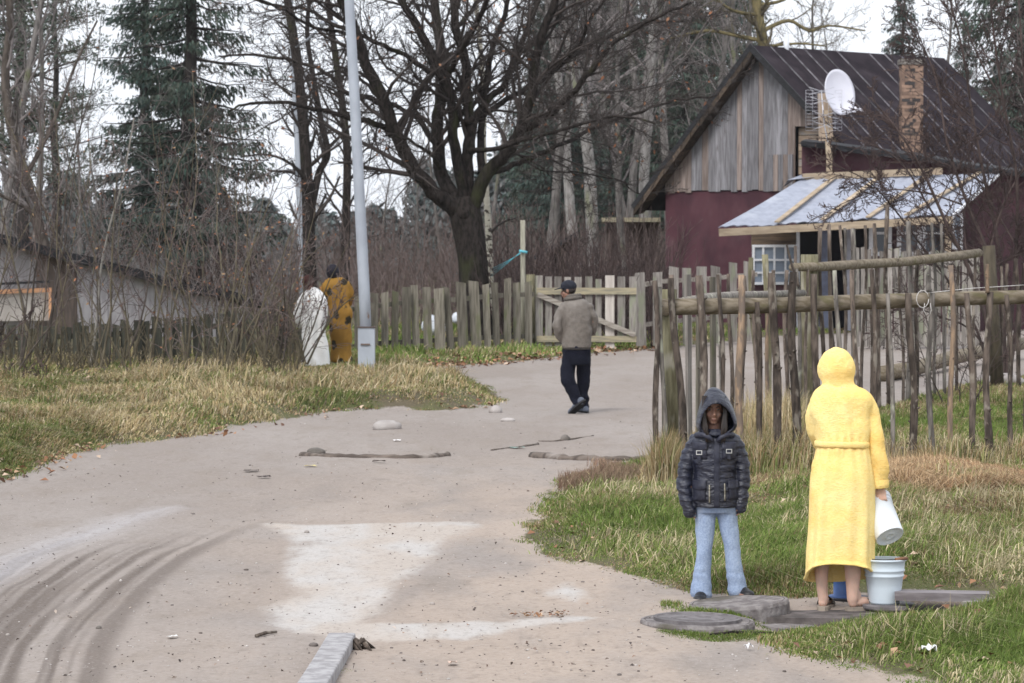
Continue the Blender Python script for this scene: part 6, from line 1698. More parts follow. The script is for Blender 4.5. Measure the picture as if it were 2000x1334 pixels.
tj = [sections(MA, [(674, 1099, 1153, .14), (690, 1098, 1154, .145), (712, 1100, 1153, .13)]), limb(MA, [(1113, 695, 0, .098), (1109, 722, -.04, .095), (1110, 742, -.08, .092), (1119, 762, -.10, .080), (1128, 784, -.12, .072)], 18),
      limb(MA, [(1140, 695, 0, .092), (1140, 735, .10, .092), (1139, 768, .16, .078), (1141, 793, .18, .068)], 18)]
fuse('trousers', tj, .009, M_TROU, man, 3, td)
M_CAP = mat('navy_cap', (.018, .020, .030), (.010, .011, .018), 20, rough=.8)
mb = MB(); mb.ell(hc + Vector((.004, 0, .055)), (.104, .092, .082), 22, 12)
cap = mb.build('cap', M_CAP, man, False)
mb = MB(); vs = []
for i in range(9):
    a = math.pi * (.5 + i / 8); 
    for rr_, dz in ((.085, 0), (.15, -.018), (.185, -.035)): vs.append(hc + Vector((math.cos(a) * rr_, .075 * math.sin(a) * (1 if rr_ < .1 else .95), .045 + dz * abs(math.cos(a)))))
fs = [(i * 3 + j, i * 3 + j + 1, (i + 1) * 3 + j + 1, (i + 1) * 3 + j) for i in range(8) for j in range(2)]
mb.add(vs, fs, .5, True); br = mb.build('brim', M_CAP, cap, False); md = br.modifiers.new('t', 'SOLIDIFY'); md.thickness = .006
M_BSHOE = mat('blue_grey_trainer', (.17, .19, .24), (.10, .115, .15), 14, rough=.7); M_BSOLE = mat('black_rubber', (.022, .022, .025), rough=.7)
def shoe(parent, heel, toe, up, m_, ms, s=1.0, lift=0.0):
    f = (toe - heel).normalized(); r = f.cross(up).normalized(); u = r.cross(f).normalized(); R = Matrix((r, f, u)).transposed()
    pr = [ell_geo(heel + R @ Vector(q) * s, tuple(a * s for a in rr_), 14, 10, R) for q, rr_ in (((0, .03, .045), (.042, .045, .05)), ((0, .11, .045), (.044, .09, .04)), ((0, .20, .032), (.050, .07, .03)))]
    so, _ = fuse('shoe', pr, .008, m_, parent, 2)
    n = 20; pts = [heel + R @ Vector((.050 * math.cos(a) * (1 + .1 * math.sin(a)), .12 + .155 * math.sin(a), 0)) * s for a in [2 * math.pi * i / n for i in range(n)]]
    mb = MB(); mb.add(pts + [p + u * .024 * s for p in pts], [tuple(range(n - 1, -1, -1)), tuple(range(n, 2 * n))] + [(i, (i + 1) % n, n + (i + 1) % n, n + i) for i in range(n)], .5); mb.build('sole', ms, so, False)
shoe(man, P(1140, 784, -.22), P(1111, 813, -.08), Vector((-.55, .75, .45)), M_BSHOE, M_BSOLE, 1.08)
shoe(man, P(1147, 808, .10), P(1129, 806, .34), Vector((0, 0, 1)), M_BSHOE, M_BSOLE)

# ================================================================== two people beside the pole
M_FLEECE, nt_, b_ = new_mat('spotted_fleece', .95, .1)
vec = coords(nt_, (1, 1, .8), False); vo = nt_.nodes.new('ShaderNodeTexVoronoi'); vo.inputs['Scale'].default_value = 5.4; nt_.links.new(vec, vo.inputs['Vector'])
dn = math_(nt_, 'ADD', vo.outputs['Distance'], math_(nt_, 'MULTIPLY', noise(nt_, vec, 14, 4, .65), .62))
nt_.links.new(mixc(nt_, ramp(nt_, dn, .57, .65), (.035, .03, .02), mixc(nt_, ramp(nt_, noise(nt_, vec, 3, 4), .4, .6), (.22, .12, .03), (.31, .17, .04))), b_.inputs['Base Color']); bump(nt_, b_, noise(nt_, vec, 60, 4), .4, .01)
LE = Fig(660, 716, 50.2); P = LE.P
leo = empty('person', tuple(LE.base()), 0, 'person in a long mustard gown with dark spots standing beside the tall pole', 'person')
hc = P(650, 533, .0)
bp, RL = head_parts(hc, Vector((-.45, 1, -.1)), 1.0)
bp += [limb(LE, [(652, 540, 0, .055), (655, 560, 0, .065)]), sections(LE, [(560, 636, 676, .1), (640, 646, 682, .11), (680, 650, 682, .1)]), limb(LE, [(658, 670, 0, .07), (657, 714, 0, .05)]), limb(LE, [(676, 670, 0, .07), (677, 714, 0, .05)]),
       limb(LE, [(633, 560, 0, .05), (627, 590, .1, .04), (634, 600, .3, .03)]), limb(LE, [(680, 560, 0, .05), (686, 585, .08, .04), (676, 600, .24, .03)])]
bp += hand_parts(P(634, 600, .3), Vector((.2, .8, 0)), Vector((0, 0, -1)), 1, .5) + hand_parts(P(676, 600, .24), Vector((-.5, .8, 0)), Vector((0, 0, -1)), 1, .5)
bp += foot_parts(P(658, 716, 0), (-.3, 1), 1) + foot_parts(P(677, 716, 0), (-.3, 1), 1)
fuse('body', bp, .010, M_SKIND, leo, 2)
def gd(V): return .02 * fbm(V[:, 0] * 5, V[:, 1] * 5, V[:, 2] * 2.2, 3) + .012 * np.sin(V[:, 2] * 14 + 4 * V[:, 0])
fuse('gown', [sections(LE, [(543, 643, 668, .07), (549, 632, 677, .1), (560, 627, 683, .13), (575, 632, 684, .14), (594, 642, 680, .12), (612, 642, 688, .15), (640, 643, 687, .15), (680, 645, 688, .15), (706, 646, 688, .15)]),
              limb(LE, [(634, 558, 0, .07), (629, 575, .05, .07), (632, 592, .2, .06)]), limb(LE, [(677, 558, 0, .07), (685, 575, .04, .068), (679, 592, .16, .06)])], .012, M_FLEECE, leo, 3, gd)
mb = MB(); mb.ell(hc + Vector((0, -.01, .02)), (.105, .115, .125), 18, 12)
mb.build('headscarf', mat('dark_scarf_white_marks', (.022, .02, .03), (.60, .60, .66), 11, contrast=(.30, .34), detail=1), leo, False)
for x in (658, 677): mb = MB(); mb.ell(P(x, 712, .03), (.05, .12, .045), 12, 8); mb.build('shoe', mat('grey_blue_shoe', (.14, .15, .19)), leo, False)

WH = Fig(612, 718, 49.6); P = WH.P
wh = empty('person', tuple(WH.base()), 0, 'dark haired person in a white quilted robe behind the twigs left of the spotted gown', 'person')
hc = P(600, 552, .06)
bp, RL = head_parts(hc, Vector((-.8, .6, -.3)), 1.0)
bp += [limb(WH, [(604, 560, 0, .055), (608, 580, 0, .065)]), sections(WH, [(580, 594, 630, .1), (640, 592, 634, .11), (690, 594, 634, .1)]), limb(WH, [(602, 680, 0, .07), (602, 718, 0, .045)]), limb(WH, [(624, 680, 0, .07), (624, 718, 0, .045)])]
bp += foot_parts(P(602, 718, 0), (-.5, 1), 1) + foot_parts(P(624, 718, 0), (-.5, 1), 1)
bp += [limb(WH, [(588, 590, 0, .05), (582, 625, .05, .04), (592, 640, .22, .03)])] + hand_parts(P(592, 640, .22), Vector((.5, .8, 0)), Vector((0, 0, -1)), 1, .5)
fuse('body', bp, .010, M_SKIND, wh, 2)
mb = MB(); mb.ell(hc + Vector((.012, -.012, .015)), (.095, .10, .112), 18, 12); mb.tube([hc + Vector((.03, -.06, -.03)), hc + Vector((.02, -.10, -.10))], [.05, .03], 10); mb.build('hair', mat('reddish_hair', (.06, .022, .018), (.03, .012, .012), 20), wh, False)
def wd_(V): return .030 * fbm(V[:, 0] * 5, V[:, 1] * 5, V[:, 2] * 2, 3) + .016 * np.sin(V[:, 0] * 38 + 3 * V[:, 2] + 3 * vnoise(V[:, 0] * 4, V[:, 2] * 3)) * sstep(1.15, .7, V[:, 2])
fuse('robe', [sections(WH, [(560, 605, 616, .05), (567, 597, 626, .08), (580, 588, 635, .12), (600, 582, 640, .14), (625, 584, 640, .14), (645, 589, 639, .13), (680, 588, 641, .15), (700, 586, 642, .16), (716, 583, 643, .17)]),
              limb(WH, [(592, 586, 0, .065), (583, 606, .0, .072), (580, 622, .02, .075), (585, 634, .10, .06)])], .012, fabric('white_quilt', (.84, .83, .82), (.76, .75, .74), 40, fold=.3), wh, 3, wd_)
# ------------------------------------------------------------------ poles
M_POLE = mat('painted_pole', (.37, .40, .45), (.31, .335, .38), 3, (1, 1, .6), .6, .3, .15, .005, c3=(.24, .17, .14), s3=6, t3=(.68, .74), tintamt=.1)
ps = empty('light_pole', tuple(on(717, 716)), 0, 'tall pale blue grey pole with a boxed metal foot beside the spotted gown', 'pole')
pd = 47.5
mb = MB(); mb.tube([at(716, 690, pd), at(711, 560, pd), at(702, 380, pd), at(692, 180, pd), at(683, 20, pd), at(676, -120, pd), at(668, -280, pd)], [.088, .086, .082, .078, .074, .070, .066], 12, .5); mb.build('pole', M_POLE, ps)
mb = MB(); t = at(716, 640, pd); g_ = at(717, 716, pd); mb.box(t.x - .125, t.x + .125, pd - .125, pd + .125, hz(g_.x, pd) - .15, t.z, .5); bx = mb.build('base_box', M_POLE, ps)
mb = MB(); mb.box(t.x - .14, t.x + .14, pd - .14, pd + .14, t.z + .002, t.z + .02, .1); mb.build('lid', mat('rusty_lid', (.20, .15, .13), (.12, .09, .08), 8), bx)
mb = MB(); q = at(717, 672, pd); mb.box(q.x - .09, q.x + .05, pd - .145, pd - .128, q.z - .012, q.z + .012, .1); mb.build('latch', mat('rusty_lid', (.2, .15, .13)), bx)
p2 = empty('light_pole', tuple(at(592, 640, 84)), 0, 'farther slim pale pole standing behind the forked dark trunk', 'pole')
mb = MB(); mb.tube([at(593, 640, 84), at(588, 440, 84), at(580, 250, 84), at(570, 60, 84), at(563, -80, 84)], [.10, .095, .085, .075, .07], 10, .5); mb.build('pole', M_POLE, p2)
mb = MB(); mb.tube([at(572, 96, 84), at(600, 78, 83.5), at(632, 50, 83)], [.03, .03, .03], 6, .5); mb.build('arm', M_POLE, p2)
mb = MB(); mb.ell(at(640, 45, 83), (.28, .12, .07), 12, 8); mb.build('lamp_head', M_POLE, p2)

# ------------------------------------------------------------------ buckets
def lathe(prof, n=40, inner=None):
    vs = []; fs = []
    for r, z in prof:
        for j in range(n): a = 2 * math.pi * j / n; vs.append(Vector((math.cos(a) * r, math.sin(a) * r, z)))
    for i in range(len(prof) - 1):
        for j in range(n): j2 = (j + 1) % n; fs.append((i * n + j, i * n + j2, (i + 1) * n + j2, (i + 1) * n + j))
    return vs, fs
M_ENAMEL = mat('pale_blue_enamel', (.56, .63, .69), (.50, .57, .63), 3, rough=.3, spec=.5, bmp=.05, tintamt=.05)
bb = Vector((*gp(1727, 1188, .0), .0)); lid_z = bb.z + .031
Rs = 19.2 / F
EB = empty('bucket', (bb.x, bb.y, lid_z), 0, 'pale blue enamel bucket with two ribs and a wooden grip standing on a round cover', 'bucket')
r0, r1, hB = 30 * Rs, 41 * Rs, .272
def br_(z): return r0 + (r1 - r0) * z / hB
prof = [(0, .006), (r0 * .9, .006), (r0, 0), (r0 + .001, .012), (br_(.1), .1), (br_(.165), .165), (br_(.170) + .005, .170), (br_(.176) + .006, .176), (br_(.182) + .001, .182), (br_(.198), .198), (br_(.203) + .005, .203), (br_(.209) + .006, .209), (br_(.215) + .001, .215), (br_(.262), .262),
        (r1 + .006, .266), (r1 + .008, .272), (r1 + .004, .278), (r1 - .003, .276), (br_(.25) - .003, .25), (br_(.1) - .003, .1), (r0 - .004, .012), (0, .011)]
mb = MB(); v, f = lathe(prof); mb.add(v, f, .5, True); mb.build('body', M_ENAMEL, EB, False)
mb = MB(); hpz = .262
arc = [Vector((math.cos(a) * r1 * 1.02 , -abs(math.sin(a)) * r1 * .35 - .0, hpz + .01 + math.sin(a) * .012)) for a in [math.pi * (1 - i / 14) for i in range(15)]]
arc = [Vector((-r1, 0, hpz)), Vector((-r1 * .8, -.06, hpz + .018)), Vector((-r1 * .2, -.115, hpz + .018)), Vector((r1 * .4, -.11, hpz + .02)), Vector((r1 * .95, -.06, hpz + .022)), Vector((r1 + .004, 0, hpz))]
mb.tube(arc, .0028, 6, .1); hd = mb.build('bail', mat('dark_wire', (.05, .045, .045), rough=.5), EB, False)
mb = MB(); mb.tube([Vector((r1 * .42, -.112, hpz + .020)), Vector((r1 * .7, -.088, hpz + .0215)), Vector((r1 * 1.02, -.066, hpz + .023))], [.010, .012, .010], 10, .5); mb.build('grip', mat('wooden_grip', (.27, .14, .08), (.18, .095, .06), 10), hd, False)
# white bucket in the hand
M_WPL = mat('white_plastic_bucket', (.74, .77, .79), (.72, .75, .78), 3, rough=.35, spec=.45, bmp=.03, tintamt=.03)
c_bot = at(1738, 1048, 19.16); c_top = at(1714, 972, 19.30)
ax = (c_top - c_bot); hW = .275; c_top = c_bot + ax.normalized() * hW
q = ax.to_track_quat('Z', 'Y')
ax2 = (Vector(((1706 - 1738) * Rs, .19, (1048 - 972) * Rs))); ax2.normalize(); q = ax2.to_track_quat('Z', 'Y')
WB = empty('bucket', tuple(c_bot), 0, 'white plastic bucket held tilted in the hand of the yellow robed woman', 'bucket')
WB.rotation_mode = 'QUATERNION'; WB.rotation_quaternion = q
rb0, rb1 = 28.5 * Rs, 35 * Rs
def wr_(z): return rb0 + (rb1 - rb0) * z / hW
prof = [(0, .004), (.02, .004), (.025, .0), (.032, .0), (.036, .004), (rb0 * .86, .005), (rb0 * .93, -.001), (rb0, 0), (rb0 + .001, .006), (wr_(.22), .22), (wr_(.221) + .004, .221), (wr_(.226) + .004, .226), (wr_(.227), .227), (wr_(.245), .245), (wr_(.246) + .006, .246), (wr_(.251) + .006, .251),
        (wr_(.252), .252), (rb1 + .002, .268), (rb1 + .006, .270), (rb1 + .005, .276), (rb1 - .003, .276), (wr_(.2) - .003, .2), (rb0 - .004, .012), (0, .010)]
mb = MB(); v, f = lathe(prof, 44); mb.add(v, f, .5, True); mb.build('body', M_WPL, WB, False)
mb = MB(); vs = []; n = 14
for j in range(7):
    for i in range(n + 1):
        a = math.radians(-120) + math.radians(75) * i / n; z = .05 + .13 * j / 6; r = wr_(z) + .0012
        vs.append(Vector((math.cos(a) * r, math.sin(a) * r, z)))
fs = [(j * (n + 1) + i, j * (n + 1) + i + 1, (j + 1) * (n + 1) + i + 1, (j + 1) * (n + 1) + i) for j in range(6) for i in range(n)]
mb.add(vs, fs, .5, True); mb.build('label', mat('faded_label', (.70, .84, .82), (.76, .84, .84), 22, (1, 1, 1), rough=.4, bmp=0, c3=(.80, .79, .80), s3=9), WB, False)
mb = MB(); hh = [Vector((math.cos(a) * rb1 * 1.02, math.sin(a) * rb1 * .25, .25 + .02 + abs(math.sin(a)) * .055)) for a in [math.pi * i / 12 for i in range(13)]]
mb.tube(hh, .003, 6, .5); mb.build('bail', mat('dark_wire', (.05, .045, .045)), WB, False)

# ------------------------------------------------------------------ standpipe, covers, slabs, planks
M_BLUEP = mat('blue_paint', (.035, .085, .25), (.025, .06, .18), 8, rough=.45, spec=.4, c3=(.03, .03, .04), s3=6, t3=(.6, .7))
sp = on(1660, 1180) + Vector((0, .25, 0)); SPp = empty('standpipe', tuple(sp), 0, 'short blue painted water standpipe partly hidden behind the robed legs', 'standpipe')
v, f = lathe([(0, -.05), (.105, -.05), (.105, .02), (.10, .028), (.078, .03), (.078, .15), (.082, .155), (.082, .19), (.06, .2), (.055, .34), (.03, .36), (0, .36)], 28)
mb = MB(); mb.add(v, f, .5, True); mb.build('column', M_BLUEP, SPp, False)
mb = MB(); mb.tube([Vector((0, 0, .3)), Vector((.1, -.02, .31)), Vector((.15, -.03, .26))], [.022, .02, .018], 10, .5); mb.build('spout', M_BLUEP, SPp, False)
v, f = lathe([(0, .0), (.15, .0), (.15, .018), (0, .018)], 28); mb = MB(); mb.add(v, f, .5); mb.build('foot_plate', mat('dark_iron', (.05, .048, .055), (.03, .03, .035), 8, rough=.5), SPp, False)
M_CONC = mat('old_concrete', (.24, .22, .215), (.13, .115, .115), 16, rough=.95, bmp=.8, bdist=.02, c3=(.10, .09, .075), s3=3, t3=(.5, .66), tintamt=.1)
M_IRON = mat('rusty_iron_cover', (.17, .155, .16), (.10, .09, .092), 14, rough=.75, spec=.35, bmp=.4, tintamt=.1)
def cover(px, py, r, h, tilt, label, lidr=.0, name='manhole_cover', m_=None):
    c = on(px, py); c.z = max(c.z, .0); e = empty(name, tuple(c), 0, label, 'manhole cover', None); e.rotation_euler = tilt
    rng = random.Random(int(px)); n = 48; prof = [(0, -.1), (r * 1.0, -.1), (r * 1.01, h * .5), (r * .995, h - .006), (r * .985, h), (r * .93, h + .001), (r * .925, h - .006), (r * .915, h - .006), (r * .91, h), (0, h)]
    v, f = lathe(prof, n); V = np.array([tuple(p) for p in v]); k = np.hypot(V[:, 0], V[:, 1]) > .1
    an = np.arctan2(V[:, 1], V[:, 0]); V[:, :2] *= (1 + k * .018 * vnoise(an * 6, V[:, 2] * 20, px))[:, None]; V[:, 2] += k * .003 * vnoise(V[:, 0] * 14, V[:, 1] * 14, 3)
    mb = MB(); mb.add(V, f, .5); mb.build('ring', m_ or M_CONC, e, False)
    if lidr:
        v, f = lathe([(0, h + .012), (lidr * .3, h + .012), (lidr * .31, h + .016), (lidr * .6, h + .016), (lidr * .61, h + .012), (lidr * .9, h + .012), (lidr * .92, h + .018), (lidr, h + .018), (lidr, h - .01)], 40)
        mb = MB(); mb.add(v, f, .5); mb.build('lid', M_IRON, e, False)
    return e
cover(1362, 1222, .335, .034, (.0, .02, 0), 'round concrete manhole ring lying nearest the camera in the sandy dirt', .26)
cover(1443, 1188, .31, .042, (-.005, -.06, 0), 'round concrete manhole ring just in front of the child in jeans', .0)
v, f = lathe([(0, 0), (.165, 0), (.17, .008), (.17, .024), (.16, .03), (0, .03)], 36); mb = MB(); mb.add(v, f, .5); o = mb.build('manhole_cover', M_IRON, None, False, (bb.x + .03, bb.y, bb.z)); tag(o, 'round rusty iron lid under the pale blue bucket', 'manhole cover')
mb = MB(); wz = WO.base().z - .060; a, b = Vector((*gp(1492, 1196), wz)), Vector((*gp(1712, 1200), wz)); mb.beam(a + Vector((0, .12, -.005)), b + Vector((0, .10, 0)), .50, .12, tint=.4)
V = mb; tag(mb.build('concrete_slab', mat('dark_slab', (.15, .13, .125), (.075, .065, .062), 9, bmp=.7, bdist=.015)), 'cracked grey slab under the slippers of the robed woman', 'slab')
a, b = on(1500, 1228), on(1585, 1226); mb = MB(); mb.beam(a + Vector((0, 0, -.03)), b + Vector((0, 0, -.03)), .25, .09, tint=.7); tag(mb.build('concrete_slab', M_CONC), 'low broken slab edge in the dirt between manhole ring and near grass', 'slab')
a, b = Vector((*gp(1748, 1162, .09), .09)), Vector((*gp(1932, 1165, .09), .09)); mb = MB(); mb.beam(a, b, .17, .05, tint=.6); tag(mb.build('plank', mat('dark_plank', (.22, .20, .205), (.12, .105, .11), 6, (.4, 3, 3))), 'dark weathered plank bridging the pit beside the blue bucket', 'plank')
a, b = on(1880, 1187), on(1965, 1186); mb = MB(); mb.beam(a + Vector((0, .0, .02)), b + Vector((0, .0, .02)), .07, .035, tint=.6); tag(mb.build('plank', M_BOARDG), 'short grey plank lying right of the pit edge in the grass', 'plank')
# kerb stones
KB = [gp(x, y) for x, y in [(668, 1264), (660, 1285), (636, 1320), (600, 1372), (560, 1440)]]
M_KERB = mat('kerb_concrete', (.36, .35, .355), (.24, .23, .235), 14, rough=.9, bmp=.3, tintamt=.15)
for i in range(2):
    j = i * 2; a = Vector((*KB[j], 0)); b = Vector((*KB[j + 2], 0)); a.z = hz(a.x, a.y) - .02; b.z = hz(b.x, b.y) - .02
    mb = MB(); dv = (b - a).normalized(); mb.beam(a + dv * .01, b - dv * .01, .155, .17, tint=.5 + .3 * i); o = mb.build('kerbstone', M_KERB)
    bv = o.modifiers.new('b', 'BEVEL'); bv.width = .012; bv.segments = 2
    tag(o, ('broken end of a pale grey kerb line with a chipped tip', 'pale grey kerbstone running off the bottom of the picture')[i], 'kerbstone')
# twisted root at the kerb's tip
mb = MB(); c = on(696, 1268); rr = random.Random(4)
for i in range(9): mb.tube([c + Vector((rr.uniform(-.05, .05), 0, 0)), c + Vector((rr.uniform(-.10, .05), rr.uniform(-.05, .05), .05)), c + Vector((rr.uniform(-.05, .14), rr.uniform(-.1, .1), -.02))], [.012, .013, .005], 6)
tag(mb.build('root_stump', M_STICK), 'small twisted grey root beside the tip of the kerb', 'root')
# buried logs crossing the road
M_BLOG = mat('buried_log', (.16, .13, .11), (.075, .06, .052), 5, (.4, 3, 3), c3=(.28, .245, .22), s3=2)
def glog(pts, r, name, label, m_=M_BLOG, sink=.0):
    mb = MB(); P_ = [on(x, y) + Vector((0, 0, r * sink)) for x, y in pts]; c = catmull([tuple(p) for p in P_], 5)
    rn = random.Random(len(pts)); mb.tube([Vector(p) for p in c], [r * rn.uniform(.6, 1.1) for _ in c], 9, .5); return tag(mb.build(name, m_), label, 'log')
glog([(590, 890), (640, 892), (700, 894), (770, 895), (830, 894), (874, 890)], .042, 'log', 'half buried grey log across the road left of centre')
glog([(1040, 892), (1100, 897), (1160, 899), (1220, 899), (1282, 896)], .055, 'log', 'half buried brown log crossing the road towards the fence corner', M_BLOG, .0)
glog([(960, 880), (1010, 874), (1050, 868)], .02, 'branch', 'thin dark stick lying in the shallow gully on the road')
glog([(1052, 862), (1085, 860), (1130, 856), (1158, 852)], .016, 'branch', 'crooked thin stick at the far end of the gully')
# stones
def stone(px, py, sx, sy, sz, label, m_, seed, name='stone', sink=.35):
    c = on(px, py); v, f = ell_geo((0, 0, 0), (sx, sy, sz), 22, 14); V = np.array([tuple(p) for p in v]); n_ = 1 + .16 * fbm(V[:, 0] / sx * 1.3 + seed, V[:, 1] / sy * 1.3, V[:, 2] / sz * 1.3, 3)
    V *= n_[:, None]; mb = MB(); mb.add(V, f, .5, True); return tag(mb.build(name, m_, None, False, tuple(c + Vector((0, 0, sz * (1 - 2 * sink))))), label, 'stone')
M_STONE = mat('pale_stone', (.42, .39, .375), (.33, .30, .285), 6, c3=(.25, .22, .2), s3=3); M_STONED = mat('dark_stone', (.18, .16, .145), (.10, .09, .08), 6); M_STONEM = mat('mossy_boulder', (.17, .155, .115), (.09, .08, .06), 5, c3=(.13, .13, .05), s3=3)
stone(756, 838, .17, .13, .085, 'pale rounded stone lying on the road below the grass bank', M_STONE, 1)
stone(968, 806, .09, .10, .07, 'grey stone at the tip of the grass bank', M_STONE, 2); stone(992, 822, .09, .06, .03, 'flat pale stone sliding down from the tip of the grass bank', M_STONE, 3)
stone(1104, 860, .055, .05, .05, 'small dark clod at the end of the gully', M_STONED, 4)
stone(617, 886, .10, .07, .05, 'low dark lump behind the left end of the half buried log', M_STONED, 5)
stone(1578, 905, .14, .12, .13, 'mossy boulder at the foot of the stick fence left of the yellow robe', M_STONEM, 6, sink=.3)
stone(1960, 752, .30, .2, .14, 'pale boulder in the grass at the far right behind the front fence', M_STONE, 7); stone(1536, 812, .16, .12, .14, 'dark stone beside the squared post inside the enclosure', M_STONED, 8)
stone(193, 1228, .018, .016, .014, 'tiny black pebble in the wheel track', M_STONED, 9)
# litter
def litter(px, py, w, h, ang, label, c, name='litter', th=.012):
    p = on(px, py, .01); rng = random.Random(int(px * 3)); n = 14; pts = []
    for i in range(n):
        a = 2 * math.pi * i / n; pts.append((math.cos(a) * w / 2 * rng.uniform(.8, 1.15), math.sin(a) * h / 2 * rng.uniform(.5, 1.3), rng.uniform(0, th)))
    mb = MB(); R = Matrix.Rotation(ang, 3, 'Z'); vs = [R @ Vector(q) for q in pts]; ce = Vector((w * .15, 0, th * .6)); vs2 = vs + [ce]
    mb.add(vs2, [(i, (i + 1) % n, n) for i in range(n)], .5); return tag(mb.build(name, mat('litter_' + '_'.join(str(int(x * 100)) for x in c), c, tuple(x * .85 for x in c), 30), None, False, tuple(p)), label, 'litter')
litter(336, 1247, .07, .06, 0, 'small oval white paper scrap on the road at lower left', (.72, .72, .70))
litter(1462, 1271, .035, .07, .8, 'crumpled white tissue on the dirt below the nearest manhole ring', (.74, .74, .76), th=.04)
litter(1816, 1291, .10, .08, .5, 'bright white wrapper in the near grass at lower right', (.72, .72, .72), th=.05)
litter(884, 1300, .05, .10, 0, 'flat pinkish pebble-like scrap at the bottom centre of the dirt', (.55, .42, .35), th=.02)
litter(775, 862, .09, .12, 0, 'tiny white scrap on the road right below the pale stone', (.70, .68, .68)); litter(1776, 986, .05, .08, 0, 'small white scrap in dry grass right of the white bucket', (.70, .72, .76), th=.03)
litter(490, 922, .14, .12, .3, 'dark folded scrap on the road left of the buried log', (.13, .11, .10), th=.02); litter(516, 934, .14, .10, -.1, 'second dark scrap just below the folded one', (.09, .075, .07), th=.02)
litter(740, 904, .14, .10, 0, 'dark wood chip just below the middle of the buried log', (.11, .09, .08), 'wood_chip', .02); litter(606, 912, .14, .1, 0, 'yellowed strip lying under the left end of the buried log', (.5, .42, .2))
litter(1010, 876, .2, .2, 0, 'greenish plastic scrap in the gully beside the thin stick', (.20, .26, .23)); litter(1410, 1232, .04, .04, 0, 'tiny white fleck on the rim of the nearest manhole ring', (.7, .7, .7))
litter(195, 800, .12, .1, 0, 'pale blue scrap in the left grass bank', (.35, .42, .55), th=.04)
mb = MB(); mb.tube([on(500, 1246, .012), on(520, 1241, .016), on(540, 1238, .012)], [.010, .011, .008], 6, .3); tag(mb.build('stick', M_STICK), 'short brown stick on the road left of the kerb', 'stick')
mb = MB(); mb.tube([on(1385, 1243, .01), on(1430, 1240, .015), (on(1480, 1240, .012)), on(1520, 1238, .005)], [.007, .009, .008, .004], 6, .1); tag(mb.build('stick', M_OAKB), 'dark bent stick below the nearest manhole ring', 'stick')
